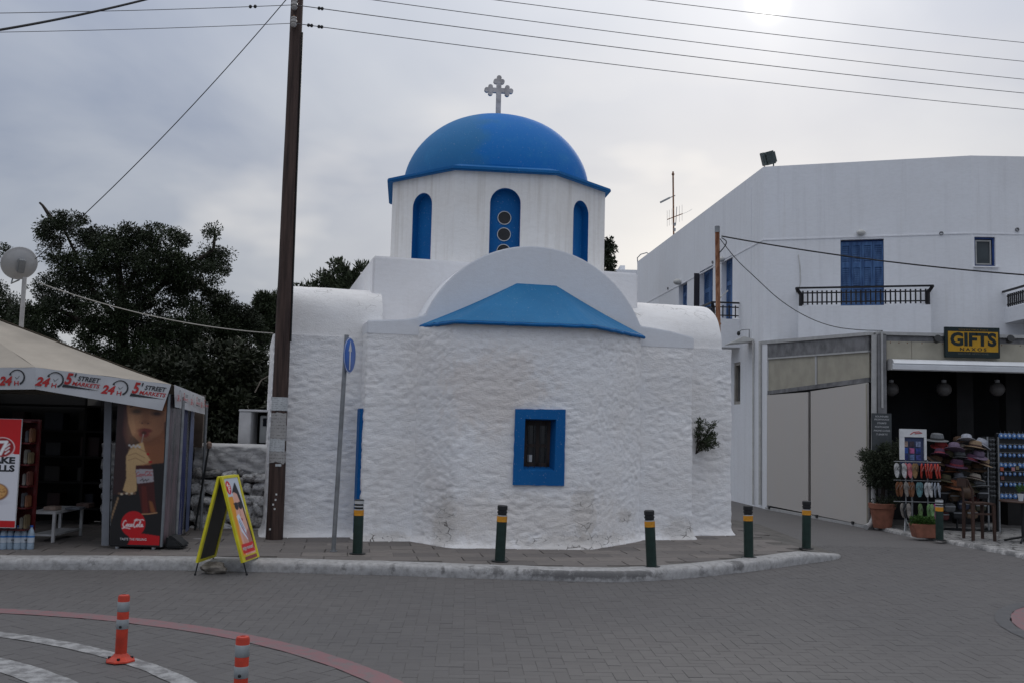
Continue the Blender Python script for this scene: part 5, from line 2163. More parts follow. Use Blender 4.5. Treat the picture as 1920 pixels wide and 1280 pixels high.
def make_tree(name, label, base, trunk_r, limbs, blobs, m, leaf=(.11, .05), seed=1, droop=0.2, group='trees behind the kiosk', ground=0.0):
    e = empty(name, (base[0], base[1], ground), label, 'tree', group)
    trunk = None
    for k, pts in enumerate(limbs):
        pts = [Vector(p) for p in pts]
        q = []
        for a_, b_ in zip(pts[:-1], pts[1:]):
            for i in range(5):
                p = a_.lerp(b_, i / 5)
                q.append(p + Vector((.05 * noise.noise(p * .9 + Vector((seed, 0, 0))), .05 * noise.noise(p * .9 + Vector((0, seed, 9))), 0)))
        q.append(pts[-1])
        r0 = trunk_r if k == 0 else trunk_r * .42
        rs_ = [r0 * (1 - .70 * i / (len(q) - 1)) for i in range(len(q))]
        mb = MB().tube(q, rs_, 10 if k == 0 else 6)
        if k == 0:
            trunk = mb.build('trunk', BARK, e, smooth='all')
        else:
            mb.build('limb', BARK, trunk, smooth='all')
    me = foliage('crown', m, blobs, leaf, seed, e.location, droop)
    place(me, 'crown', m, e)
    return e


def blob(px, py, rx, ry, Y, dens=1.0, dy=None, nl=110, cr=.24):
    """ellipsoid of foliage: centre and radii given by where it shows, at depth Y"""
    c = P(px, py, Y)
    k = Y / 1867.0
    r = (rx * k, dy or max(rx * k * .8, .4), ry * k)
    n = max(4, int(dens * 8.5 * (r[0] * r[2]) ** .9 / (cr * cr)))
    return (tuple(c), r, n, nl, cr)


TY = 24.0
big = [(108, 428, 34, 22), (125, 415, 22, 14), (95, 455, 22, 18), (155, 412, 5, 6), (190, 455, 55, 26), (235, 440, 50, 18), (300, 440, 42, 18), (335, 455, 20, 16), (150, 500, 60, 32), (245, 478, 80, 30), (300, 490, 60, 34),
       (401, 440, 12, 13), (408, 475, 17, 20), (385, 490, 26, 20), (405, 510, 20, 22), (350, 510, 42, 34), (210, 530, 80, 34), (105, 545, 46, 34), (120, 590, 44, 30), (300, 545, 60, 36), (370, 548, 36, 30), (205, 580, 55, 36),
       (270, 600, 66, 44), (345, 600, 48, 40), (70, 600, 50, 44), (190, 640, 50, 46), (280, 660, 60, 46), (330, 660, 60, 50)]
tb_ = P(234, 800, TY)
tx = tb_.x


def pt(px, py, Y=TY):
    return P(px, py, Y)


make_tree('cypress_tree', 'tall spreading dark cypress with a straight trunk behind the kiosk', (tx, TY), .20,
          [[(tx, TY, 0), pt(233, 690), pt(228, 560), pt(220, 470)], [pt(230, 610), pt(170, 540), pt(120, 430)], [pt(230, 600), pt(320, 520), pt(400, 470), pt(403, 435)],
           [pt(228, 560), pt(270, 480), pt(300, 440)], [pt(231, 640), pt(130, 590), pt(80, 570)], [pt(110, 430), pt(92, 406), pt(74, 380)]],
          [blob(*b_, TY + random.uniform(-.5, .8)) for b_ in big], LEAF_D, (.065, .03), 3)
make_tree('cypress_tree', 'dark cypress half hidden at the left edge behind the satellite dish', (P(20, 700, 27).x, 27), .2,
          [[(P(20, 700, 27).x, 27, 0), P(20, 640, 27), P(15, 560, 27)], [P(20, 640, 27), P(-40, 580, 27)]],
          [blob(*b_, 27) for b_ in ((10, 590, 50, 34), (-30, 560, 50, 50), (45, 625, 50, 44), (0, 650, 70, 50), (75, 660, 50, 40), (-40, 480, 26, 24), (5, 474, 7, 14), (-60, 640, 60, 60))], LEAF_D, (.065, .03), 5)
make_tree('pine_tree', 'smaller grey green pine rising beside the utility pole', (P(495, 700, 29).x, 29), .16,
          [[(P(490, 700, 29).x, 29, 0), P(488, 640, 29), P(490, 570, 29)], [P(488, 640, 29), P(450, 600, 29)], [P(489, 610, 29), P(520, 560, 29)]],
          [blob(*b_, 29, .8) for b_ in ((500, 560, 22, 18), (515, 575, 24, 26), (485, 590, 30, 24), (505, 620, 40, 34), (530, 590, 26, 40))], LEAF_P, (.16, .03), 7, -.3)
make_tree('cypress_tree', 'low dark cypress between the big cypress and the pine', (P(430, 720, 26).x, 26), .16,
          [[(P(430, 720, 26).x, 26, 0), P(430, 650, 26), P(432, 580, 26)]],
          [blob(*b_, 26) for b_ in ((425, 575, 36, 18), (405, 560, 24, 14), (450, 590, 30, 22), (420, 610, 60, 36), (400, 640, 60, 40), (460, 640, 50, 40), (440, 600, 50, 24))], LEAF_D, (.065, .03), 9)
for k, (px, py, rx, ry, Y, lb) in enumerate(((430, 700, 80, 62, 21.0, 'broad dark shrub between the big cypress and the chapel'), (330, 730, 80, 70, 22.0, 'dark shrub behind the right end of the kiosk valance'),
                                             (480, 740, 60, 60, 22.5, 'dark shrub behind the white meter niche'), (230, 740, 110, 80, 26.0, 'dark shrub at the foot of the big cypress trunk'),
                                             (60, 720, 120, 70, 25.0, 'dark shrub behind the kiosk canopy at the left edge'), (425, 790, 130, 56, 20.5, 'low shaded shrub directly behind the rubble wall'))):
    c = P(px, py, Y)
    e = empty('shrub', (c.x, Y, 0), lb, 'shrub', 'shrubs behind the kiosk')
    low2 = [blob(px, py, rx, ry, Y, 1.3, 1.3, 100, .28), blob(px - rx * .3, py + ry * .7, rx, ry * .8, Y, 1.3, 1.2, 100, .30), blob(px + rx * .3, py + ry * 1.1, rx, ry * .6, Y, 1.3, 1.2, 100, .30)]
    place(foliage('crown', LEAF_B, low2, (.13, .055), 40 + k, e.location, .1), 'crown', LEAF_B, e)
    MB().tube([(c.x, Y, 0), (c.x + .05, Y, c.z * .6), (c.x, Y, c.z)], [.09, .07, .03], 7).build('stem', BARK, e)
# pale bare twig in front of the shrubs
MB().tube([P(478, 735, 17.5), P(490, 712, 17.5), P(500, 706, 17.4), P(512, 700, 17.4)], [.012, .01, .008, .005], 5).build('bare_twig', mat('pale_twig', (0.22, 0.19, 0.16), .9, .2, 9), label='pale bare twig in front of the dark shrubs beside the pole', cat='twig')
# trees behind the chapel
make_tree('olive_tree', 'ragged tree top showing above the chapel left wing', (P(655, 600, 30).x, 30), .15,
          [[(P(655, 700, 30).x, 30, 0), P(655, 560, 30), P(652, 500, 30)]] + [[P(655, 560, 30), P(px, py, 30)] for px, py in ((634, 482), (676, 488), (610, 505), (695, 500))],
          [blob(*b_, 30, .75, nl=36, cr=.22) for b_ in ((632, 500, 10, 16), (610, 522, 14, 14), (650, 512, 22, 14), (676, 500, 8, 14), (690, 510, 12, 14), (660, 535, 50, 22), (620, 540, 40, 16), (580, 540, 20, 6), (555, 540, 20, 5), (700, 530, 16, 20))],
          LEAF_P, (.17, .045), 15, -.6, 'trees behind the chapel')
make_tree('slim_cypress', 'slim dark cypress peeking past the right side of the drum', (P(1138, 600, 34).x, 34), .12,
          [[(P(1138, 700, 34).x, 34, 0), P(1138, 560, 34), P(1140, 460, 34)]],
          [blob(*b_, 34, 1.2, .5, 50, .2) for b_ in ((1141, 456, 5, 10), (1142, 476, 8, 14), (1141, 495, 9, 14), (1140, 530, 12, 30))], LEAF_D, (.12, .05), 17, 0, 'trees behind the chapel')
# small bush growing at the chapel's right corner
sb_ = P(1312, 835, 16.25)
sh = empty('wall_bush', (sb_.x, 16.25, sb_.z - .25), 'small sparse bush sprouting from the chapel right wing wall', 'bush')
wl = chapel.matrix_basis @ Vector((5.45, .56, 0))
sp = Vector((P(1304, 850, wl.y).x, wl.y - .02, P(1304, 850, wl.y).z))
tips = []
rs = random.Random(4)
for k in range(16):
    tip = P(1300 + rs.uniform(4, 46), 782 + rs.uniform(0, 60), wl.y - rs.uniform(.05, .3))
    tips.append(tip)
    MB().tube([sp, sp.lerp(tip, .5) + Vector((0, -.05, .03)), tip], [.006, .004, .002], 5).build('twig', BARK, sh)
place(foliage('leaves', LEAF_P, [(tuple(sp.lerp(t_, k_)), (.035, .035, .05), 4, 10, .05) for t_ in tips for k_ in (.55, .75, .95)], (.05, .014), 31, sh.location, -.5), 'leaves', LEAF_P, sh)

# ================================================================ WHITE TWO-STOREY HOUSE (right)
HOUSE_W = whitewash('house_white', (0.79, 0.805, 0.835), (0.74, 0.745, 0.765), var=.6, bumpk=.14)
t = NT(HOUSE_W)
src = t.b.inputs['Base Color'].links[0].from_socket
stv = t.ramp(t.noise(t.coord((5, 5, .22)), 1.0, 5, .65), .52, .78)
t.put(t.b.inputs['Base Color'], t.mix(t.math('MULTIPLY', stv, .30), src, (0.52, 0.52, 0.54)))
K = G(1430, 952)
zK = P(1433, 313, K.y).z
E1 = G(1820, 292, zK)
E2 = G(2060, 296, zK)
S1 = G(1195, 491, zK)
house = empty('white_house', (K.x, K.y, 0), 'white two-storey house with blue shutters and black balcony railings', 'house')


def face_frame(a, b):
    a, b = Vector((a.x, a.y)), Vector((b.x, b.y))
    u_ = (b - a).normalized()
    n_ = Vector((u_.y, -u_.x))
    if n_.dot(-a) < 0:
        n_ = -n_
    return a, u_, n_, (b - a).length, math.atan2(u_.y, u_.x)


fa, fu, fn, fl, fang = face_frame(K, E1)          # street front of the house
sa, su_, sn, sl, sang = face_frame(K, S1)         # side along the lane
ba, bu, bn, bl, bang = face_frame(E1, E2)


def hit(px, py, o, ang):
    return plane_hit(px, py, o, ang)


def rect_px(x0, y0, x1, y1, o, ang):
    a0_, z1_ = hit(x0, y0, o, ang)
    a1_, z0_ = hit(x1, y1, o, ang)
    lo_, hi_ = min(a0_, a1_), max(a0_, a1_)
    return lo_, hi_, min(z0_, z1_), max(z0_, z1_)


def wall_with_openings(name, a, u_, n_, L, z1_, rects, depth=.16, z0_=-.05):
    mb = MB()
    f3 = lambda s_, z_, d_=0.0: (a.x + u_.x * s_ - n_.x * d_, a.y + u_.y * s_ - n_.y * d_, z_)
    mb.holed([(0, z0_), (L, z0_), (L, z1_), (0, z1_)], [[(r[0], r[2]), (r[1], r[2]), (r[1], r[3]), (r[0], r[3])] for r in rects], f3)
    for r in rects:
        q = [(r[0], r[2]), (r[1], r[2]), (r[1], r[3]), (r[0], r[3])]
        mb.add([f3(*w) for w in q] + [f3(*w, depth) for w in q], [(k, (k + 1) % 4, (k + 1) % 4 + 4, k + 4) for k in range(4)])
    return mb.build(name, HOUSE_W, house, fix=False)


door_r = rect_px(1576, 450, 1658, 574, fa, fang)
win_r = None
b_win = rect_px(1827, 444, 1867, 500, ba, bang)
wall_with_openings('front_wall', fa, fu, fn, fl, zK, [door_r])
wall_with_openings('front_wall', ba, bu, bn, bl, zK, [b_win])
d1 = rect_px(1353, 489, 1373, 604, sa, sang)
d2 = rect_px(1312, 510, 1336, 604, sa, sang)
d3 = rect_px(1273, 535, 1288, 580, sa, sang)
d4 = rect_px(1376, 680, 1388, 757, sa, sang)
wall_with_openings('side_wall', sa, su_, sn, sl, zK, [d1, d2, d3, d4], .22)
# roof and hidden rear faces
rear = [K, E1, E2, Vector((E2.x + 3, 46, 0)), Vector((S1.x + 1.5, 46, 0)), S1]
MB().poly([(q.x, q.y, zK - .25) for q in rear]).build('roof', HOUSE_W, house, fix=False)
mb = MB()
for a_, b_ in zip(rear[2:-1], rear[3:]):
    mb.poly([(a_.x, a_.y, 0), (b_.x, b_.y, 0), (b_.x, b_.y, zK), (a_.x, a_.y, zK)])
mb.build('rear_wall', HOUSE_W, house, fix=False)
# thin string course
zc = hit(1440, 451, fa, fang)[1]


def strip(a, u_, n_, s0, s1, z_, h_=.03, out=.014, name='string_course', m=HOUSE_W):
    mb = MB()
    f3 = lambda s_, z__, d_: (a.x + u_.x * s_ + n_.x * d_, a.y + u_.y * s_ + n_.y * d_, z__)
    mb.add([f3(s0, z_, -.02), f3(s1, z_, -.02), f3(s1, z_ + h_, -.02), f3(s0, z_ + h_, -.02), f3(s0, z_, out), f3(s1, z_, out), f3(s1, z_ + h_, out), f3(s0, z_ + h_, out)],
           [(0, 1, 2, 3), (4, 5, 6, 7), (0, 1, 5, 4), (2, 3, 7, 6), (0, 3, 7, 4), (1, 2, 6, 5)])
    return mb.build(name, m, house)


strip(fa, fu, fn, 0.0, fl - .02, zc)
strip(ba, bu, bn, 0.02, bl, zc)
strip(sa, su_, sn, 0.0, sl, zc)
strip(sa, su_, sn, .9, .94, 3.9, zK - 4.2, .010, 'downpipe')

SHUT = mat('faded_blue_shutter', (0.030, 0.095, 0.27), .6, .35, 6, stretch=(2, 2, .4), col2=(0.07, 0.16, 0.34))
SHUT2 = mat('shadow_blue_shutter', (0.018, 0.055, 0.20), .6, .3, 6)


def louvre_leaf(par, a, u_, n_, s0, s1, z0_, z1_, d_, split=.36, name='leaf'):
    f3 = lambda s_, z_, dd: Vector((a.x + u_.x * s_ - n_.x * dd, a.y + u_.y * s_ - n_.y * dd, z_))

    def bx(mb, q0, q1, w0, w1, dd0, dd1):
        vs_ = [f3(q0, w0, dd0), f3(q1, w0, dd0), f3(q1, w0, dd1), f3(q0, w0, dd1), f3(q0, w1, dd0), f3(q1, w1, dd0), f3(q1, w1, dd1), f3(q0, w1, dd1)]
        mb.add(vs_, [(3, 2, 1, 0), (4, 5, 6, 7), (0, 1, 5, 4), (1, 2, 6, 5), (2, 3, 7, 6), (3, 0, 4, 7)])
    fw_ = (s1 - s0) * .17
    zm = z1_ - (z1_ - z0_) * split
    mb = MB()
    bx(mb, s0, s0 + fw_, z0_, z1_, d_, d_ + .035)
    bx(mb, s1 - fw_, s1, z0_, z1_, d_, d_ + .035)
    for w0, w1 in ((z0_, z0_ + .10), (zm - .06, zm + .06), (z1_ - .09, z1_)):
        bx(mb, s0 + fw_, s1 - fw_, w0, w1, d_ + .001, d_ + .034)
    leaf_ = mb.build(name, SHUT, par)
    mb = MB()
    for lo_, hi_ in ((z0_ + .10, zm - .06), (zm + .06, z1_ - .09)):
        n_s = max(3, int((hi_ - lo_) / .05))
        for k in range(n_s):
            w = lo_ + (hi_ - lo_) * (k + .5) / n_s
            h2 = (hi_ - lo_) / n_s * .5
            mb.add([f3(s0 + fw_, w - h2, d_ + .008), f3(s1 - fw_, w - h2, d_ + .008), f3(s1 - fw_, w + h2, d_ + .030), f3(s0 + fw_, w + h2, d_ + .030)], [(0, 1, 2, 3)])
    mb.build('louvres', SHUT, leaf_, kind='stuff', fix=False)
    mb = MB()
    bx(mb, s0 + fw_, s1 - fw_, z0_ + .05, z1_ - .05, d_ + .034, d_ + .040)
    mb.build('backing', SHUT2, leaf_)
    return leaf_


sd = empty('shutter_door', (0, 0, 0))
sd.parent = house
sd['label'] = 'closed blue louvred shutters of the front balcony door'
w_ = (door_r[1] - door_r[0]) / 4
for k in range(4):
    louvre_leaf(sd, fa, fu, fn, door_r[0] + k * w_ + .006, door_r[0] + (k + 1) * w_ - .006, door_r[2], door_r[3] - .05, .07)


def quad_at(a, u_, n_, s0, s1, z0_, z1_, d_):
    f3 = lambda s_, z_: (a.x + u_.x * s_ - n_.x * d_, a.y + u_.y * s_ - n_.y * d_, z_)
    return [f3(s0, z0_), f3(s1, z0_), f3(s1, z1_), f3(s0, z1_)]


mb = MB()
mb.poly(quad_at(fa, fu, fn, door_r[0], door_r[1], door_r[2], door_r[3], .14))
mb.build('door_backing', SHUT2, house, fix=False)
# small window
wf = empty('small_window', (0, 0, 0))
wf.parent = house


def frame_ring(par, name, a, u_, n_, r, fw_, d0_, d1_, m):
    mb = MB()
    f3 = lambda s_, z_, dd: (a.x + u_.x * s_ - n_.x * dd, a.y + u_.y * s_ - n_.y * dd, z_)
    for (s0, s1, z0_, z1_) in ((r[0], r[0] + fw_, r[2], r[3]), (r[1] - fw_, r[1], r[2], r[3]), (r[0] + fw_, r[1] - fw_, r[2], r[2] + fw_), (r[0] + fw_, r[1] - fw_, r[3] - fw_, r[3])):
        vs_ = [f3(s_, z_, dd) for dd in (d0_, d1_) for s_, z_ in ((s0, z0_), (s1, z0_), (s1, z1_), (s0, z1_))]
        mb.add(vs_, [(0, 1, 2, 3), (7, 6, 5, 4), (0, 1, 5, 4), (1, 2, 6, 5), (2, 3, 7, 6), (3, 0, 4, 7)])
    return mb.build(name, m, par)


frame_ring(wf, 'outer_frame', ba, bu, bn, b_win, .045, .06, .12, SHUT2)
ALU = mat('pale_aluminium', (0.34, 0.34, 0.33), .4, .12, 6, metal=.3)
r_in = (b_win[0] + .04, b_win[1] - .075, b_win[2] + .045, b_win[3] - .07)
frame_ring(wf, 'sash', ba, bu, bn, r_in, .032, .05, .085, ALU)
MB().poly(quad_at(ba, bu, bn, r_in[0], r_in[1], r_in[2], r_in[3], .075)).build('pane', mat('house_pane', (0.045, 0.055, 0.06), .15, .2, 2), wf, fix=False)
mb = MB()
f3 = lambda s_, z_, dd: (ba.x + bu.x * s_ + bn.x * dd, ba.y + bu.y * s_ + bn.y * dd, z_)
mb.add([f3(s_, z_, dd) for dd in (-.1, .05) for s_, z_ in ((b_win[0] - .03, b_win[2] - .03), (b_win[1] + .06, b_win[2] - .03), (b_win[1] + .06, b_win[2]), (b_win[0] - .03, b_win[2]))],
       [(0, 1, 2, 3), (7, 6, 5, 4), (0, 1, 5, 4), (1, 2, 6, 5), (2, 3, 7, 6), (3, 0, 4, 7)])
mb.build('sill', HOUSE_W, wf)
MB().poly(quad_at(ba, bu, bn, b_win[0], b_win[1], b_win[2], b_win[3], .13)).build('backing', SHUT2, wf, fix=False)

RAILM = mat('black_railing', (0.012, 0.011, 0.013), .45, .2, 9)


def balcony(par_name, a, u_, n_, s0, s1, dep, zslab0, zslab1, zr, nb, flare=.09, label=None, slab_overlap=0.0):
    b_ = empty(par_name, (0, 0, 0))
    b_.parent = house
    if label:
        b_['label'] = label
    f3 = lambda s_, z_, dd: Vector((a.x + u_.x * s_ + n_.x * dd, a.y + u_.y * s_ + n_.y * dd, z_))
    mb = MB()
    vs_ = [f3(s_, z_, dd) for dd in (-.02, dep) for s_, z_ in ((s0, zslab0), (s1, zslab0), (s1, zslab1), (s0, zslab1))]
    mb.add(vs_, [(0, 1, 2, 3), (7, 6, 5, 4), (0, 1, 5, 4), (1, 2, 6, 5), (2, 3, 7, 6), (3, 0, 4, 7)])
    mb.build('slab', HOUSE_W, b_)
    # rail path round the three free sides
    di = dep - .05
    cor = [f3(s0 + .05, 0, .02), f3(s0 + .05, 0, di), f3(s1 - .05, 0, di), f3(s1 - .05, 0, .02)]
    cor_o = [f3(s0 + .05 - flare, 0, .02), f3(s0 + .05 - flare, 0, di + flare), f3(s1 - .05 + flare, 0, di + flare), f3(s1 - .05 + flare, 0, .02)]
    H_ = zr - zslab1
    for p, q in zip(cor_o[:-1], cor_o[1:]):
        MB().bar(p + Vector((0, 0, zr)), q + Vector((0, 0, zr)), .055, .04).build('handrail', RAILM, b_)
    for hz_, fr_ in ((.22, .0), (.74, .0)):
        for p, q in zip(cor[:-1], cor[1:]):
            MB().bar(p + Vector((0, 0, zslab1 + H_ * hz_)), q + Vector((0, 0, zslab1 + H_ * hz_)), .022, .03).build('rail', RAILM, b_)
    for p, q in ((cor[1], cor_o[1]), (cor[2], cor_o[2])):
        MB().tube([p + Vector((0, 0, zslab1 + .01)), p + Vector((0, 0, zslab1 + H_ * .66)), q + Vector((0, 0, zr))], .042, 8).build('corner_post', RAILM, b_)
    for (p, q, n_) in ((cor[0], cor[1], max(2, int(nb * dep / (s1 - s0)))), (cor[1], cor[2], nb), (cor[2], cor[3], max(2, int(nb * dep / (s1 - s0))))):
        for k in range(n_):
            w = p.lerp(q, (k + .5) / n_)
            MB().bar(w + Vector((0, 0, zslab1 + H_ * .08)), w + Vector((0, 0, zslab1 + H_ * .86)), .028, .028).build('baluster', RAILM, b_)
    return b_


# front balcony: its near face sits a little in front of the wall
bdep = .62
pf = Vector((fa.x, fa.y)) + fn * bdep
s0 = hit(1497, 600, pf, fang)[0]
s1 = hit(1746, 600, pf, fang)[0]
balcony('balcony', fa, fu, fn, s0, s1, bdep, hit(1600, 634, pf, fang)[1], hit(1600, 573, pf, fang)[1], hit(1600, 539, pf, fang)[1], 26)
# second balcony at the right edge of the picture
s0 = hit(1884, 570, ba, bang)[0]
balcony('balcony', ba, bu, bn, s0, s0 + 2.6, 1.35, hit(1884, 606, ba, bang)[1], hit(1884, 579, ba, bang)[1], hit(1884, 548, ba, bang)[1], 26)
# lane-side balcony
sA = hit(1384, 600, Vector((sa.x, sa.y)) , sang)[0]
pz0, pz1, pzr = hit(1384, 652, sa, sang)[1], hit(1384, 600, sa, sang)[1], hit(1384, 570, sa, sang)[1]
balcony('balcony', sa, su_, sn, sA - .15, sA + 3.2, .75, pz0, pz1, pzr, 22, .05)


# lane-side doors and shutters
def lane_door(r, nm, lb, openleaf=False):
    e_ = empty(nm, (0, 0, 0))
    e_.parent = house
    MB().poly(quad_at(sa, su_, sn, r[0], r[1], r[2], r[3], .20)).build('backing', SHUT2, e_, fix=False)
    w2 = (r[1] - r[0]) / 2
    for k in range(2):
        louvre_leaf(e_, sa, su_, sn, r[0] + k * w2 + .005, r[0] + (k + 1) * w2 - .005, r[2], r[3] - .03, .14)
    return e_


lane_door(d1, 'shutter_door', '')
lane_door(d2, 'shutter_door', '')
lane_door(d3, 'shutter_window', '')
# one open leaf standing out from the lane wall
mb = MB()
q0 = Vector((sa.x, sa.y)) + su_ * d2[1]
q1 = q0 + sn * .16
for (k0, k1) in ((0, 1),):
    mb.add([(q0.x, q0.y, d2[2]), (q1.x, q1.y, d2[2]), (q1.x, q1.y, d2[3] - .05), (q0.x, q0.y, d2[3] - .05)], [(0, 1, 2, 3)])
    mb.add([(q0.x - .02, q0.y - .03, d2[2]), (q1.x - .02, q1.y - .03, d2[2]), (q1.x - .02, q1.y - .03, d2[3] - .05), (q0.x - .02, q0.y - .03, d2[3] - .05)], [(0, 1, 2, 3)])
mb.build('open_shutter', mat('dark_brown_shutter', (0.03, 0.028, 0.035), .6, .3, 30, stretch=(1, 1, 6)), house, fix=False)
frame_ring(house, 'ground_window_frame', sa, su_, sn, d4, .08, .02, .10, mat('beige_frame', (0.30, 0.28, 0.25), .6, .1, 5))
MB().poly(quad_at(sa, su_, sn, d4[0], d4[1], d4[2], d4[3], .16)).build('ground_window_pane', GLASS, house, fix=False)
# wall lamps, vent pipes, conduits
LAMP = mat('lamp_white', (0.52, 0.52, 0.50), .5, .1, 6)


def on_face(px, py, a, ang, n_, out=0.0):
    s_, z_ = hit(px, py, a, ang)
    u2 = Vector((math.cos(ang), math.sin(ang)))
    return Vector((a.x + u2.x * s_ + n_.x * out, a.y + u2.y * s_ + n_.y * out, z_))


MB().ball(on_face(1614, 437, fa, fang, fn, .05), .11, .08, .07, 12, 8).build('bulkhead_lamp', LAMP, house, smooth=True)
MB().ball(on_face(1357, 487, sa, sang, sn, .08), .10, .12, .08, 12, 8).build('bulkhead_lamp', LAMP, house, smooth=True)
MB().ball(on_face(1276, 529, sa, sang, sn, .10), .14, .14, .10, 12, 8).build('bulkhead_lamp', LAMP, house, smooth=True)
for px, py, a_, g_, n_ in ((1765, 438, fa, fang, fn), (1907, 431, ba, bang, bn), (1337, 492, sa, sang, sn), (1253, 541, sa, sang, sn)):
    c = on_face(px, py, a_, g_, n_)
    Mv = Matrix((Vector((-n_.y, n_.x, 0)), Vector((0, 0, 1)), Vector((n_.x, n_.y, 0)))).transposed()
    MB().lathe([(.030, -.02), (.030, .03), (.045, .03), (.045, -.02)], 16, c, Mv).build('vent_pipe', mat('grey_pvc', (0.16, 0.16, 0.17), .6, .1, 5), house)
for pts_ in ([(1497, 478), (1500, 500), (1501, 530), (1497, 550)],):
    MB().tube([on_face(x_, y_, fa, fang, fn, .012) for x_, y_ in pts_], .012, 6).build('conduit', LAMP, house)
MB().tube([on_face(1372, 545, sa, sang, sn, .1), on_face(1370, 560, sa, sang, sn, .3), on_face(1362, 580, sa, sang, sn, .35), on_face(1360, 598, sa, sang, sn, .2)], .02, 6).build('conduit', LAMP, house)
for px in (1415, 1428):
    MB().tube([on_face(px, 640, sa, sang, sn, .04), on_face(px, 945, sa, sang, sn, .04)], .022 if px < 1420 else .035, 8).build('conduit', LAMP, house)
# curved pipe on the parapet
c = Vector((S1.x, S1.y, zK))
MB().tube([c + Vector((.02, 0, -.1)), c + Vector((.0, 0, .15)), c + Vector((.12, -.1, .28)), c + Vector((.30, -.5, .28)), c + Vector((.38, -.9, .12))], .02, 8).build('curved_pipe', GALV, house)
# metal hood over the lane entrance
hc = on_face(1408, 640, sa, sang, sn, .30)
hd = empty('lamp_hood', (hc.x, hc.y, hc.z - .1), 'pale metal hood lamp on the house corner beside the lane', 'hood')
MB().prism([(-.34, -.10), (.30, -.02), (.30, .04), (.05, .10)], lambda x_, z_: (hc.x + x_, hc.y - .25, hc.z + z_), (0, .5, 0)).build('hood', LAMP, hd, bevel=.01)
MB().tube([hc + Vector((.25, 0, .02)), hc + Vector((.25, 0, .3)), hc + Vector((.05, 0, .28)), hc + Vector((-.02, 0, .22))], .015, 6).build('bracket', GALV, hd)
MB().ball(hc + Vector((-.02, 0, .19)), .045, .045, .06, 8, 6).build('lamp', BLACKP, hd)

# floodlight on the parapet corner
fc = P(1443, 297, K.y + .2)
fl_ = empty('floodlight', (fc.x, fc.y, zK), 'grey green floodlight on the roof corner of the white house', 'floodlight')
Mf = Matrix.Rotation(R(-17), 4, 'Y') @ Matrix.Rotation(R(12), 4, 'X')
FLM = mat('floodlight_green_grey', (0.075, 0.095, 0.095), .6, .25, 8)
body = MB().box(-.13, .15, -.10, .10, -.16, .17, Matrix.Translation(fc) @ Mf).build('housing', FLM, fl_, bevel=.035)
for k in range(4):
    MB().box(-.12, .13, -.112, -.095, -.13 + k * .08, -.115 + k * .08, Matrix.Translation(fc) @ Mf).build('fin', FLM, body)
MB().box(-.19, -.135, -.11, .11, -.15, .18, Matrix.Translation(fc) @ Mf).build('front_rim', FLM, fl_, bevel=.01)
MB().tube([fc + Vector((-.12, 0, -.10)), (fc.x - .14, fc.y, zK - .1)], .014, 6).build('stand', RUSTM, fl_)
MB().tube([fc + Vector((.1, 0, -.12)), (fc.x + .1, fc.y, zK - .05)], .018, 6).build('stand', FLM, fl_)

# aerial mast on the roof
am = on_face(1262, 440, sa, sang, sn, -.6)
am = P(1264, 447, am.y)
ae_ = empty('aerial', (am.x, am.y, zK - .25), 'rusty television aerial mast on the roof of the white house', 'aerial')
AY = am.y
MB().tube([(am.x - .01, AY, zK - .25), P(1262, 322, AY)], .028, 8).build('mast', RUSTM, ae_)
MB().tube([P(1238, 380, AY), P(1256, 371, AY)], .035, 6).build('boom', GALV, ae_)
MB().tube([P(1256, 371, AY), P(1266, 367, AY)], .018, 6).build('boom', GALV, ae_)
MB().ball(P(1262, 327, AY), .05, .05, .05, 8, 6).build('joint', RUSTM, ae_)
MB().tube([P(1251, 412, AY), P(1280, 401, AY)], .016, 6).build('boom', RUSTM, ae_)
MB().tube([P(1269, 388, AY), P(1267, 422, AY)], .012, 6).build('reflector_bar', GALV, ae_)
for px in (1251, 1255, 1260, 1274, 1279):
    yy = 412 - (px - 1251) * .38
    MB().tube([P(px, yy - 17, AY), P(px, yy + 13, AY)], .005, 5).build('dipole', GALV, ae_)
for py in (421, 431):
    MB().box(-.02, .05, -.03, .03, -.05, .05, Matrix.Translation(P(1264, py, AY))).build('amplifier_box', SGREY, ae_)
wire(P(1280, 401, AY), P(1298, 392, AY), .006, 'thin wire from the roof aerial to the parapet', LAMP, sag=.02, name='aerial_wire', group='loose cables', cat='wire')
# white building just beyond
far = MB().box(P(1155, 500, 40).x, P(1196, 500, 40).x + 1, 40, 50, 0, P(1180, 506, 40).z)
far.box(P(1163, 500, 41).x, P(1172, 500, 41).x, 41, 42, 5, P(1168, 498, 41).z)
far.build('far_house', HOUSE_W, label='far white house wall glimpsed between the drum and the big white house', cat='house')

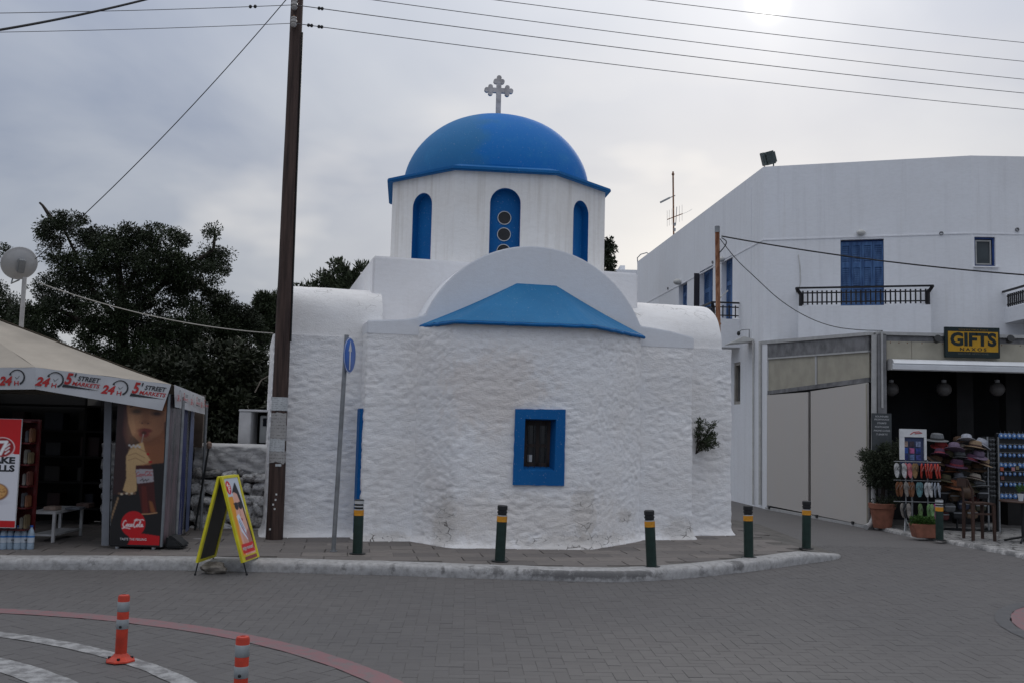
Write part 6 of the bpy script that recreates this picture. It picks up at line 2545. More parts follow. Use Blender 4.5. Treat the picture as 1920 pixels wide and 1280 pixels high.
# rusty pole behind the chapel's right wing, with its cables
rp = P(1347, 640, 19.0)
rpt = P(1345, 436, 19.0)
rpe = empty('rusty_pole', (rp.x, 19.0, 0), 'rusty orange metal pole rising behind the chapel right wing', 'pole')
RUSTO = mat('orange_rust', (0.26, 0.085, 0.035), .85, .45, 9, bump=.4, stretch=(2, 2, .6), col2=(0.36, 0.19, 0.11))
MB().tube([(rp.x + .03, 19.0, 0), rp, rpt], .045, 10).build('shaft', RUSTO, rpe, smooth=True)
MB().tube([rpt, rpt + Vector((0, 0, .12))], .05, 10).build('cap', GALV, rpe)
MB().bar(P(1338, 607, 19), P(1352, 607, 19), .03).build('clamp', RUSTO, rpe)
wire(P(1353, 443, 18.95), P(2000, 521, 17.5), .014, 'black cable from the rusty pole to the right edge', WIRE, sag=.10, name='cable', group='loose cables', cat='cable')
wr = [P(1350, 448, 18.95), P(1380, 487, 18.9), P(1420, 524, 18.9), P(1460, 562, 18.95), P(1510, 594, 19.0), P(1560, 613, 19.1), P(1610, 619, 19.2), P(1655, 620, 19.3)]
MB().tube(smooth_path(wr, 2), .008, 6).build('cable', WIRE, label='thin cable hanging in a curve from the rusty pole to the shop corner', cat='cable', group='loose cables')
MB().tube(smooth_path([P(1353, 446, 18.95), P(1364, 453, 18.9), P(1358, 464, 18.9), P(1349, 474, 18.95)], 2), .010, 6).build('cable', WIRE, label='short black cable loop at the top of the rusty pole', cat='cable', group='loose cables')
# ================================================================ GIFT SHOP (right)
BEIGE = mat('beige_panel', (0.36, 0.335, 0.27), .6, .1, 3)
GREYB = mat('weathered_grey_beam', (0.16, 0.16, 0.165), .75, .3, 5, bump=.2)
GREYL = mat('light_grey_metal', (0.40, 0.40, 0.395), .5, .1, 6)
SLIDE = mat('cream_sliding_door', (0.55, 0.52, 0.49), .55, .10, 1.0, stretch=(3, 3, .5), col2=(0.50, 0.465, 0.43))
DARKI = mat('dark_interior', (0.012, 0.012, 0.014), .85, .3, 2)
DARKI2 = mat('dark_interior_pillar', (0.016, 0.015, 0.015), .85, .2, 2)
Q = G(1640, 991)                                # the shop's street corner
Kc = Vector((K.x + .03, K.y - .1, 0))           # where its side wall meets the house
SFY = Q.y
ztop_s = P(1650, 624, SFY).z
shop = empty('gift_shop', (Q.x, SFY, 0), 'gift shop with beige fascia, open dark front and cream sliding doors', 'shop')
so_, su3, sn3, sl3, sang3 = face_frame(Q, Kc)


def sp3(s_, z_, out=0.0):
    return Vector((so_.x + su3.x * s_ + sn3.x * out, so_.y + su3.y * s_ + sn3.y * out, z_))


def sbox(s0, s1, z0_, z1_, o0, o1, name, m, par=shop, zz=None):
    """block on the shop's side wall; zz: heights at the far end if the edge slopes"""
    zb = zz or (z0_, z1_)
    vs_ = [sp3(s0, z0_, o0), sp3(s1, zb[0], o0), sp3(s1, zb[1], o0), sp3(s0, z1_, o0), sp3(s0, z0_, o1), sp3(s1, zb[0], o1), sp3(s1, zb[1], o1), sp3(s0, z1_, o1)]
    return MB().add(vs_, [(3, 2, 1, 0), (4, 5, 6, 7), (0, 1, 5, 4), (1, 2, 6, 5), (2, 3, 7, 6), (3, 0, 4, 7)]).build(name, m, par)


hs = lambda px, py: hit(px, py, so_, sang3)
sA_, sB_, sC_, sD_ = hs(1634, 800)[0], hs(1527, 800)[0], hs(1522, 800)[0], hs(1442, 800)[0]
sE = sl3
zd1, zd0 = hs(1632, 717)[1], .06
zd1b, zd1c = hs(1526, 733)[1], hs(1442, 740)[1]
sbox(sA_, sB_, zd0, zd1, .05, .09, 'sliding_door', SLIDE, zz=(zd0 + .02, zd1b))
sbox(sC_ + .07, sD_, zd0 + .02, zd1b - .01, .01, .05, 'sliding_door', SLIDE, zz=(zd0 + .04, zd1c))
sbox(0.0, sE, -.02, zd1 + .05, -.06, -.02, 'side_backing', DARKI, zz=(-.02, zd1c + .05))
sbox(sA_ - .05, sD_, 0.0, .055, .0, .10, 'door_rail', GREYL)
for px in (1450, 1540, 1608):
    s_r = hs(px, 960)[0]
    sbox(s_r - .035, s_r + .035, .03, .09, .092, .12, 'roller_bracket', BLACKP)
sbox(sA_ + .001, sA_ + .03, .07, zd1 - .03, .091, .10, 'edge_strip', BEIGE)
zp0, zp1 = hs(1630, 707)[1], hs(1630, 660)[1]
zq0, zq1 = hs(1450, 732)[1], hs(1450, 672)[1]
sbox(.12, sE - .05, zd1 + .01, zp0, -.02, .035, 'lower_beam', GREYB, zz=(zd1c + .01, zq0))
sm = hs(1532, 690)[0]
zm0, zm1 = zp0 + (zq0 - zp0) * sm / sE, zp1 + (zq1 - zp1) * sm / sE
sbox(.14, sm - .04, zp0, zp1, -.02, .012, 'panel', BEIGE, zz=(zm0, zm1))
sbox(sm + .04, sE - .1, zm0, zm1, -.02, .012, 'panel', BEIGE, zz=(zq0, zq1))
sbox(sm - .035, sm + .035, zm0, zm1, -.02, .03, 'mullion', GREYL)
sbox(.12, sE - .05, zp1 + .035, ztop_s - .05, -.02, .03, 'upper_beam', GREYB, zz=(zq1 + .035, hs(1440, 645)[1]))
sbox(.12, sE - .05, zp1, zp1 + .035, -.02, .045, 'trim', GREYL, zz=(zq1, zq1 + .035))
sbox(.05, sE + .1, ztop_s - .048, ztop_s + .02, -.2, .06, 'coping', GREYL, zz=(hs(1440, 644)[1], hs(1440, 638)[1]))
sbox(sD_ + .01, sE + .02, 0, hs(1435, 640)[1], -.02, .05, 'end_post', HOUSE_W)
# corner post, gutter pipes
MB().box(Q.x + .06, Q.x + .24, SFY - .05, SFY + .12, 0.0, ztop_s - .02).build('corner_post', mat('grey_post', (0.20, 0.20, 0.205), .6, .15, 6), shop, bevel=.008)
MB().tube([(Q.x + .01, SFY - .02, ztop_s - .05), (Q.x - .02, SFY - .03, 1.0), (Q.x - .03, SFY - .03, .22), (Q.x - .10, SFY - .08, .10), (Q.x - .24, SFY - .2, .05)], .052, 10).build('downpipe', GREYL, shop, smooth=True)
MB().tube([(Q.x + .14, SFY - .08, ztop_s + .03), (Q.x + .14, SFY - .08, 2.35)], .022, 8).build('conduit', GREYL, shop)
# street front fascia
X1 = 13.5
fx = Q.x + .25
zf0, zf1 = P(1700, 672, SFY).z, P(1700, 640, SFY).z
MB().box(fx, X1, SFY, SFY + .1, zf1, ztop_s - .045).build('front_beam', GREYB, shop)
MB().box(fx - .2, X1, SFY - .05, SFY + .3, ztop_s - .043, ztop_s + .02).build('front_coping', GREYL, shop)
xj = [fx, P(1709, 655, SFY).x, P(1826, 655, SFY).x, P(1930, 655, SFY).x, X1]
for a_, b_ in zip(xj[:-1], xj[1:]):
    p_ = MB().box(a_ + .004, b_ - .004, SFY - .012, SFY + .05, zf0 - .05, zf1 - .002).build('fascia_panel', BEIGE, shop)
    for k in range(3):
        MB().ball((a_ + (b_ - a_) * (k + .5) / 3, SFY - .013, zf1 - .03), .012, .006, .012, 8, 4).build('screw', RUSTM, p_)
# roof, walls and floor of the open front
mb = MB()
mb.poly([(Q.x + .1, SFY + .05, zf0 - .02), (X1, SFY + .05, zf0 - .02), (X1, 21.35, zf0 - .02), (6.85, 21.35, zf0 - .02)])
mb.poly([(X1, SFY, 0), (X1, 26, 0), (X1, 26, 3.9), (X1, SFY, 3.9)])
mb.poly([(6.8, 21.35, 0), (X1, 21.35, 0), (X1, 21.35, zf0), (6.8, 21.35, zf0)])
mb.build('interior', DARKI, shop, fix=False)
mb = MB()
mb.poly([(Q.x + .05, SFY - .05, ztop_s - .01), (X1, SFY - .05, ztop_s - .01), (X1, 26, ztop_s + .05), (K.x, 24.3, ztop_s + .05)])
mb.build('flat_roof', GREYB, shop, fix=False)
for px, w_ in ((1810, .34), (1900, .3)):
    c = P(px, 760, 20.6)
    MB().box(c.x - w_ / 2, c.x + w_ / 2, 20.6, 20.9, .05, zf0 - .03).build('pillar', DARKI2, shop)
# awning cassette
aw0, aw1 = P(1670, 674, SFY - .12), P(1670, 693.5, SFY - .12)
awn = empty('awning', (aw0.x, SFY - .15, aw1.z), 'rolled up white awning cassette over the gift shop front', 'awning')
AWM = mat('awning_white', (0.72, 0.74, 0.76), .4, .06, 3)
hA = aw0.z - aw1.z
MB().prism([(-.02, .03), (-.17, .0), (-.215, .02), (-.225, hA * .5), (-.215, hA * .62), (-.02, hA)], lambda y_, z_: (aw0.x, SFY + y_, aw1.z + z_), (X1 - aw0.x, 0, 0)).build('cassette', AWM, awn)
MB().prism([(-.20, hA * .60), (-.235, hA * .66), (-.19, hA * .98), (-.05, hA * 1.12)], lambda y_, z_: (aw0.x + .02, SFY + y_, aw1.z + z_), (X1 - aw0.x - .03, 0, 0)).build('hood', AWM, awn)
MB().box(aw0.x - .03, aw0.x - .002, SFY - .23, SFY - .01, aw1.z, aw1.z + hA * 1.1).build('end_cap', GREYL, awn, bevel=.01)

# GIFTS sign
sgY = SFY - .10
sx0, sx1 = P(1772, 640, sgY).x, P(1875, 640, sgY).x
sz0, sz1 = P(1772, 669, sgY).z, P(1772, 612.5, sgY).z
gs = empty('gifts_sign', ((sx0 + sx1) / 2, sgY, sz0), 'dark green and yellow GIFTS NAXOS sign on the shop fascia', 'sign')
SGN = mat('sign_dark_green', (0.006, 0.016, 0.016), .4, .2, 5)
SYL = mat('sign_yellow', (0.50, 0.27, 0.012), .45, .1, 5)
board = MB().box(sx0, sx1, sgY, sgY + .06, sz0, sz1).build('board', SGN, gs, bevel=.006)
w3, h3 = sx1 - sx0, sz1 - sz0
MB().box(sx0 + .055 * w3, sx0 + .965 * w3, sgY - .004, sgY - .0005, sz0 + .20 * h3, sz0 + .855 * h3).build('yellow_field', SYL, board)
mb = MB()
lettering(mb, 'GIFTS', (sx0 + .515 * w3, sgY - .007, sz0 + .60 * h3), (1, 0, 0), (0, 0, 1), w=.84 * w3, h=.45 * h3, bold=.045)
mb.build('lettering', SGN, board, fix=False)
mb = MB()
lettering(mb, 'NAXOS', (sx0 + .51 * w3, sgY - .007, sz0 + .275 * h3), (1, 0, 0), (0, 0, 1), w=.48 * w3, h=.105 * h3, bold=.02, spacing=1.5)
mb.build('lettering', SGN, board, fix=False)
DIMG = mat('dim_gold', (0.20, 0.13, 0.03), .5, .2, 8)
mb = MB()
lettering(mb, 'TOYPI\u03a3TIKA EI\u0394H', (sx0 + .51 * w3, sgY - .004, sz0 + .915 * h3), (1, 0, 0), (0, 0, 1), w=.54 * w3, h=.05 * h3, bold=.01)
mb.build('lettering', DIMG, board, fix=False)
mb = MB()
lettering(mb, 'GEORGE \u0394EYPO\u039aA\u03a3', (sx0 + .51 * w3, sgY - .004, sz0 + .13 * h3), (1, 0, 0), (0, 0, 1), w=.56 * w3, h=.05 * h3, bold=.01)
mb.build('lettering', mat('dim_grey_ink', (0.09, 0.10, 0.09), .5, .2, 8), board, fix=False)
# spotlights beside the sign
for px, lb in ((1757, 'left'), (1893, 'right')):
    c = P(px, 637, SFY - .16)
    e = empty('spotlight', c, 'black spotlight on the shop fascia %s of the GIFTS sign' % lb, 'spotlight', 'spotlights beside the shop sign')
    MB().lathe([(.02, -.08), (.055, -.05), (.075, .05), (.075, .07)], 12, c, Matrix.Rotation(R(70), 3, 'X')).build('head', BLACKP, e, smooth=True)
    MB().tube([c, (c.x, SFY, c.z + .05)], .014, 6).build('arm', BLACKP, e)
# globe lamps
GLB = mat('milk_glass_globe', (0.16, 0.15, 0.145), .35, .06, 3)
for px, lb in ((1671, 'leftmost'), (1770, 'middle'), (1870, 'rightmost')):
    c = P(px, 729, SFY + .9)
    e = empty('globe_lamp', c, '%s milky globe lamp hanging in the gift shop' % lb, 'lamp', 'globe lamps in the gift shop')
    MB().ball(c, .15, .15, .145, 20, 12).build('globe', GLB, e, smooth='all')
    MB().lathe([(.05, .13), (.05, .19), (.012, .20)], 12, c).build('holder', SILVER, e)
    MB().tube([c + Vector((0, 0, .19)), (c.x, c.y, zf0 - .03)], .006, 5).build('cord', BLACKP, e)

# terrace of irregular pale stone
TZ = .05
tl = [Vector(p).to_3d() for p in TERR_LINE]
mb = MB()
back_ = [(X1, 23), (7.0, 23)]
poly_ = [(p.x, p.y, TZ) for p in tl] + [(X1, 14.2, TZ), (X1, 23, TZ), (7.15, 23, TZ), (7.15, 20.4, TZ)]
mb.poly(poly_)
terr = mb.build('shop_terrace', mat('terrace_joint', (0.09, 0.087, 0.085), .9, .2, 6), kind='structure', fix=False)
TST = mat('pale_marble_flag', (0.24, 0.235, 0.23), .75, .25, 7, bump=.3)
rs = random.Random(9)
tmesh = []
for k in range(8):
    n_ = rs.randint(5, 7)
    pts_ = []
    for i in range(n_):
        a_ = 2 * math.pi * (i + rs.uniform(-.25, .25)) / n_
        pts_.append((.5 * math.cos(a_) * rs.uniform(.85, 1.1), .5 * math.sin(a_) * rs.uniform(.85, 1.1)))
    me = MB().prism(pts_, lambda x_, y_: (x_, y_, 0), (0, 0, .012)).mesh('paving_piece')
    me.materials.append(TST)
    tmesh.append(me)
cnt = 0
for j in range(24):
    for i in range(34):
        x_ = 7.0 + i * .23 + (.115 if j % 2 else 0) + rs.uniform(-.03, .03)
        y_ = 14.6 + j * .235 + rs.uniform(-.03, .03)
        if not inside(x_, y_, [(p[0] + .12, p[1] + .12) for p in TERR_LINE] + [(12, 14.5), (12, 21), (7.25, 20.2)]) or x_ > .53 * y_ + .2 or y_ > 19.8:
            continue
        if cnt >= 290:
            continue
        o = bpy.data.objects.new('paving_piece', tmesh[rs.randrange(8)])
        COL.objects.link(o)
        o.parent = terr
        o.location = Vector((x_, y_, TZ - .004)) - terr.location
        o.scale = (.27, .23, 1)
        o.rotation_euler = (0, 0, rs.uniform(0, 6.28))
        cnt += 1
# white edge of the terrace
V, F = [], []
tp = resample(smooth_path([(p.x, p.y) for p in tl], 2), .06)
for i, p in enumerate(tp):
    tg = (tp[min(i + 1, len(tp) - 1)] - tp[max(i - 1, 0)]).normalized()
    n_ = Vector((tg.y, -tg.x))
    if n_.x > 0:
        n_ = -n_
    for k, (d, z_) in enumerate(((.06, -.02), (.055, .03), (.03, .064), (-.12, .068), (-.16, .04))):
        e_ = .012 * noise.noise(Vector((p.x * 4, p.y * 4, k)))
        V.append((p.x + n_.x * (d + e_), p.y + n_.y * (d + e_), z_ + e_ * .3))
for i in range(len(tp) - 1):
    for k in range(4):
        a_ = i * 5 + k
        F.append((a_, a_ + 5, a_ + 6, a_ + 1))
MB().add(V, F).build('terrace_edge', paint('worn_white_edge', (0.46, 0.45, 0.44), (0.15, 0.148, 0.148), .9, .85, 5), kind='structure', smooth='all', fix=False)

# ---------------------------------------------------------------- shop goods
TERRA = mat('terracotta', (0.24, 0.095, 0.06), .8, .2, 7, bump=.15)
SOIL = mat('soil', (0.03, 0.022, 0.016), .95, .3, 12)
pc = G(1660, 992, .03)
pot = empty('potted_olive', (pc.x, pc.y + .15, .05), 'bushy olive tree in a large terracotta pot at the shop corner', 'potted tree')
k_ = pc.y / 1867
MB().lathe([(.165, 0), (.17, .02), (.225, .36), (.25, .37), (.26, .46), (.245, .47), (.225, .44), (.001, .43)], 26).build('pot', TERRA, pot, local=True, smooth=True)
MB().lathe([(.001, .445), (.22, .44)], 20).build('soil', SOIL, pot, local=True)
MB().tube([(0, 0, .42), (.03, 0, .8), (-.02, .02, 1.2)], [.045, .035, .02], 8).build('trunk', BARK, pot, local=True, smooth='all')
LEAF_O = leaf_mat('olive_foliage', (0.020, 0.027, 0.016), (0.045, 0.055, 0.034))
pl_ = Vector((pc.x, pc.y + .15, .05))


def lb_at(px, py):
    return P(px, py, pl_.y) - pl_


oliv = [(tuple(lb_at(px, py)), (rx * pl_.y / 1867, .28, ry * pl_.y / 1867), n_, 46, .12) for px, py, rx, ry, n_ in ((1655, 860, 32, 28, 60), (1650, 890, 34, 24, 55), (1672, 845, 24, 20, 30), (1630, 858, 16, 18, 22), (1665, 905, 24, 16, 24), (1662, 935, 18, 14, 10), (1640, 885, 20, 18, 20))]
place(foliage('crown', LEAF_O, oliv, (.06, .018), 51, (0, 0, 0), -.3), 'crown', LEAF_O, pot)
# planter box with low green plant
pc2 = G(1738, 1008, .05)
pl2 = empty('planter', (pc2.x, pc2.y + .12, .05), 'terracotta planter with a low bright green plant beside the bollard', 'planter')
MB().prism([(-.17, 0), (.17, 0), (.215, .19), (.225, .20), (.225, .235), (-.225, .235), (-.225, .20), (-.215, .19)], lambda x_, z_: (x_, -.12, z_), (0, .24, 0)).build('box', TERRA, pl2, local=True, bevel=.008)
LEAF_G = leaf_mat('green_leaves', (0.030, 0.075, 0.014), (0.06, 0.13, 0.03))
place(foliage('leaves', LEAF_G, [((0, 0, .29), (.24, .12, .07), 50, 30, .06)], (.05, .02), 61, (0, 0, 0), -.6), 'leaves', LEAF_G, pl2)

# price board
bx0, bx1 = P(1635, 800, SFY - .2).x, P(1672, 800, SFY - .2).x
bz0, bz1 = P(1650, 850, SFY - .2).z, P(1650, 774, SFY - .2).z
pbd = empty('shop_board', ((bx0 + bx1) / 2, SFY - .2, bz0), 'dark grey board lettered SOUVENIRS FROM NAXOS on the shop corner post', 'notice board')
MB().box(bx0, bx1, SFY - .2, SFY - .17, bz0, bz1).build('board', mat('slate_grey', (0.055, 0.062, 0.066), .6, .15, 6), pbd, bevel=.004)
mb = MB()
for s_, py, w_ in (('SOUVENIRS', 780, .26), ('FROM NAXOS', 785.5, .29), ('STAMPS', 792.5, .18), ('POSTCARDS', 799.5, .27), ('PHONE CARDS', 806.5, .32), ('T-SHIRTS', 813.5, .22)):
    lettering(mb, s_, ((bx0 + bx1) / 2, SFY - .203, P(1650, py, SFY - .2).z), (1, 0, 0), (0, 0, 1), w=w_, h=.034, bold=.015, shear=.2)
mb.build('lettering', SILVER, pbd, fix=False)

# postcard stand
GY = 18.75


def gp(px, py, Y=GY):
    return P(px, py, Y)


cs = empty('postcard_stand', (gp(1712, 980).x, GY, .05), 'white postcard stand with a printed header in front of the shop', 'postcard stand')
a, b = gp(1687, 803), gp(1738, 862)
mb = MB()
fw_ = .045
mb.box(a.x, b.x, GY, GY + .03, a.z - .15, a.z)
mb.box(a.x, a.x + fw_ * 2, GY, GY + .03, b.z, a.z - .152)
mb.box(b.x - fw_, b.x, GY, GY + .03, b.z, a.z - .152)
mb.build('frame', SWHITE, cs)
MB().box(a.x + .02, b.x - .02, GY + .04, GY + .05, b.z - .1, a.z - .1).build('back_board', mat('deep_blue_board', (0.04, 0.055, 0.12), .6, .2, 5), cs)
cc = [(150, 130, 120), (60, 50, 60), (120, 130, 160), (50, 80, 150), (150, 80, 120), (40, 60, 120), (40, 50, 110), (90, 110, 150), (60, 70, 130)]
for j in range(3):
    for i in range(3):
        x_ = a.x + .115 + i * .12
        z_ = a.z - .28 - j * .125
        MB().box(x_ - .045, x_ + .045, GY + .02, GY + .024, z_ - .05, z_ + .05).build('postcard', mat('postcard_%d' % (j * 3 + i), lin(cc[j * 3 + i]), .4, .5, 14), cs)
mb = MB()
mb.tube([(a.x + .20, GY - .002, a.z - .10), (a.x + .26, GY - .002, a.z - .06), (a.x + .36, GY - .002, a.z - .045), (a.x + .42, GY - .002, a.z - .07), (a.x + .28, GY - .002, a.z - .085)], .008, 5)
mb.build('logo', INK_R, cs)
MB().tube([((a.x + b.x) / 2, GY + .08, .05), ((a.x + b.x) / 2, GY + .08, a.z)], .018, 8).build('pole', GALV, cs)

# flip-flop rack
FF = empty('flip_flop_rack', (gp(1715, 985).x, GY - .1, .05), 'wire rack hung with rows of flip-flops before the shop', 'display rack')
for py in (864, 899, 939):
    p0_, p1_ = gp(1676, py, GY - .1), gp(1764, py, GY - .1)
    MB().tube([(p0_.x, p0_.y, p0_.z), (p1_.x, p1_.y, p0_.z)], .008, 6).build('crossbar', GALV, FF)
for px in (1698, 1739):
    MB().tube([gp(px, 862, GY - .08), (gp(px, 862, GY - .08).x, GY - .08, .05)], .012, 6).build('upright', GALV, FF)
for px in (1690, 1706, 1732, 1748):
    MB().tube([(gp(1698 if px < 1720 else 1739, 970, GY - .1).x, GY - .08, .30), (gp(px, 990, GY - .1).x, GY - .25, .055)], .012, 6).build('foot', GALV, FF)


def make_flip(colr, key):
    """a pair of flip-flops hanging by the strap: sole outline, strap"""
    e_ = empty('flip_flops', (0, 0, 0))
    out = []
    for i in range(18):
        a_ = 2 * math.pi * i / 18
        y_ = math.sin(a_)
        w2 = .042 * (1 + .18 * y_) * (1 - .14 * math.exp(-((y_ + .05) / .35) ** 2))
        out.append((w2 * math.cos(a_), .115 * y_ - .125))
    MB().prism(out, lambda x_, z_: (x_, 0, z_), (0, .014, 0)).build('sole', mat('flipflop_' + key, colr, .6, .25, 30), e_, local=True)
    MB().tube([(-.036, -.004, -.13), (-.02, -.018, -.09), (0, -.022, -.055), (.02, -.018, -.09), (.036, -.004, -.13)], .006, 5).build('strap', mat('flipflop_strap_' + key, tuple(min(.6, c * .5 + .08) for c in colr), .5, .1, 9), e_, local=True)
    return e_


kinds = {'white': (0.42, 0.42, 0.42), 'pink': (0.42, 0.12, 0.14), 'tan': (0.20, 0.115, 0.045), 'red': (0.40, 0.045, 0.03), 'brown': (0.15, 0.06, 0.025), 'grey': (0.22, 0.20, 0.18), 'teal': (0.09, 0.19, 0.21), 'striped': (0.30, 0.33, 0.38), 'green': (0.10, 0.17, 0.06),
         'lime': (0.14, 0.26, 0.10), 'black': (0.025, 0.027, 0.03), 'magenta': (0.32, 0.06, 0.18)}
rows_ff = [(866, [(1681, 'white'), (1687, 'black'), (1693, 'white'), (1699, 'pink'), (1705, 'pink'), (1713, 'tan'), (1719, 'tan'), (1729, 'red'), (1735, 'red'), (1741, 'red'), (1747, 'red'), (1753, 'red'), (1759, 'red')]),
           (901, [(1684, 'brown'), (1690, 'brown'), (1698, 'grey'), (1705, 'brown'), (1711, 'brown'), (1721, 'teal'), (1727, 'teal'), (1737, 'white'), (1742, 'white'), (1749, 'striped'), (1754, 'striped'), (1759, 'striped')]),
           (941, [(1692, 'grey'), (1697, 'black'), (1703, 'grey'), (1726, 'green'), (1742, 'lime'), (1747, 'lime'), (1753, 'magenta')])]
protos = {}
ordn = ['first', 'second', 'third', 'fourth', 'fifth', 'sixth', 'seventh', 'eighth', 'ninth', 'tenth', 'eleventh', 'twelfth', 'thirteenth']
for ri, (py, items) in enumerate(rows_ff):
    for q_, (px, kd) in enumerate(items):
        z_ = gp(1700, py, GY - .1).z
        loc = Vector((gp(px, py, GY - .13).x, GY - .13 - .012 * (q_ % 3), z_))
        if kd not in protos:
            protos[kd] = make_flip(kinds[kd], kd)
            o = protos[kd]
            o.location = loc
        else:
            o = copy_tree(protos[kd], loc)
        tag(o, '%s flip-flops, %s from the left on the %s bar of the rack' % (kd, ordn[q_], ('top', 'middle', 'bottom')[ri]), 'flip-flops', 'flip-flops on the wire rack')
        o.scale = (1.2, 1.2, 1.2)
        o.rotation_euler = (rs.uniform(-.15, .05), rs.uniform(-.1, .1), rs.uniform(-.5, .5) if kd not in ('red', 'striped') else .9)

# hats
HY = 19.1
hst = empty('hat_stand', (gp(1800, 980, HY).x, HY + .05, .05), 'dark stand carrying tiers of hats in the shop front', 'hat stand')
MB().tube([(gp(1800, 980, HY).x, HY + .12, .05), (gp(1800, 810, HY).x, HY + .12, gp(1800, 820, HY).z)], .02, 8).build('pole', BLACKP, hst)
for py in (842, 868, 895, 925):
    zz = gp(1800, py, HY).z
    MB().tube([(gp(1752, py, HY).x, HY + .12, zz), (gp(1842, py, HY).x, HY + .12, zz)], .008, 6).build('arm', BLACKP, hst)
MB().lathe([(.26, 0), (.26, .02), (.03, .04)], 16, (gp(1800, 980, HY).x, HY + .12, .05)).build('base', BLACKP, hst)


def make_hat(colr, key, bandc):
    e_ = empty('hat', (0, 0, 0))
    pr = [(.155, .012), (.16, .004), (.13, .012), (.095, .022), (.09, .075), (.078, .115), (.045, .125), (.001, .118)]
    MB().lathe(pr, 22, sy=1.12).build('crown_and_brim', mat('hat_' + key, colr, .85, .15, 30), e_, local=True, smooth=True)
    MB().lathe([(.0965, .024), (.094, .052)], 22, sy=1.12).build('band', mat('hat_band_' + key, bandc, .7, .1, 9), e_, local=True, smooth=True)
    return e_


hk = {'red': ((0.2592, 0.0324, 0.0324), (0.1440, 0.0216, 0.0216)), 'white': ((0.3168, 0.3312, 0.3744), (0.2160, 0.2160, 0.2448)), 'cream': ((0.3024, 0.2664, 0.2232), (0.0432, 0.0216, 0.0180)), 'purple': ((0.0612, 0.0252, 0.0540), (0.2160, 0.0288, 0.0432)), 'brown': ((0.0720, 0.0396, 0.0216), (0.0216, 0.0144, 0.0108)),
      'rust': ((0.1224, 0.0396, 0.0144), (0.0360, 0.0144, 0.0072)), 'grey': ((0.1440, 0.1512, 0.1584), (0.0360, 0.0360, 0.0360)), 'mauve': ((0.1368, 0.1008, 0.1512), (0.0720, 0.0504, 0.0864)), 'olive': ((0.0504, 0.0432, 0.0216), (0.0216, 0.0144, 0.0072)), 'striped': ((0.2448, 0.1728, 0.1080), (0.0576, 0.0288, 0.0216))}
hats = [(1764, 829, 'red', 'top tier at the left'), (1753, 856, 'brown', 'far left above the red flip-flops'), (1789, 836, 'mauve', 'behind the cream hat'), (1803, 838, 'cream', 'upper tier with a dark striped band'), (1812, 820, 'white', 'very top of the stand'), (1828, 831, 'striped', 'right of the topmost white hat'),
        (1838, 828, 'white', 'top right corner of the stand'), (1800, 852, 'grey', 'centre under the cream hat'), (1821, 855, 'purple', 'centre right with a red band'), (1779, 862, 'brown', 'middle tier left of centre'), (1783, 877, 'rust', 'middle tier beside the red flip-flops'), (1834, 848, 'mauve', 'right of the purple hat'),
        (1799, 890, 'white', 'lower tier left of centre'), (1827, 892, 'cream', 'lower tier right with banded brim'), (1772, 893, 'olive', 'lower tier at the left'), (1810, 874, 'brown', 'shaded middle tier'), (1768, 907, 'brown', 'lowest tier at the left'), (1762, 845, 'purple', 'under the red hat')]
hats += [(1757, 818, 'grey', 'far left beside the postcard stand'), (1775, 848, 'olive', 'between red and mauve hats'), (1793, 866, 'purple', 'in the shade of the centre tier'), (1831, 872, 'brown', 'right edge of the middle tier'), (1842, 862, 'striped', 'right edge beside the sunglasses'),
         (1786, 905, 'rust', 'lowest tier left of centre'), (1815, 908, 'olive', 'lowest tier in the middle'), (1838, 905, 'grey', 'lowest tier at the right'), (1748, 872, 'purple', 'behind the red flip-flops'), (1798, 822, 'brown', 'top tier behind the cream hat')]
hp = {}
for q_, (px, py, kd, where) in enumerate(hats):
    loc = gp(px, py + 8, HY - .08 - .10 * (q_ % 3))
    if kd not in hp:
        hp[kd] = make_hat(hk[kd][0], kd, hk[kd][1])
        o = hp[kd]
        o.location = loc
    else:
        o = copy_tree(hp[kd], loc)
    tag(o, '%s sun hat on the hat stand, %s' % (kd, where), 'hat', 'hats on the hat stand')
    o.rotation_euler = (rs.uniform(.05, .45), rs.uniform(-.35, .35), rs.uniform(0, 3))
    o.scale = [rs.uniform(1.0, 1.2)] * 3
# brown bag hanging low on the stand
MB().ball(gp(1812, 922, HY - .2), .16, .1, .12, 14, 8).build('shoulder_bag', mat('brown_leather', (0.085, 0.05, 0.03), .5, .3, 9), smooth='all', label='brown leather bag hanging under the hats', cat='bag')

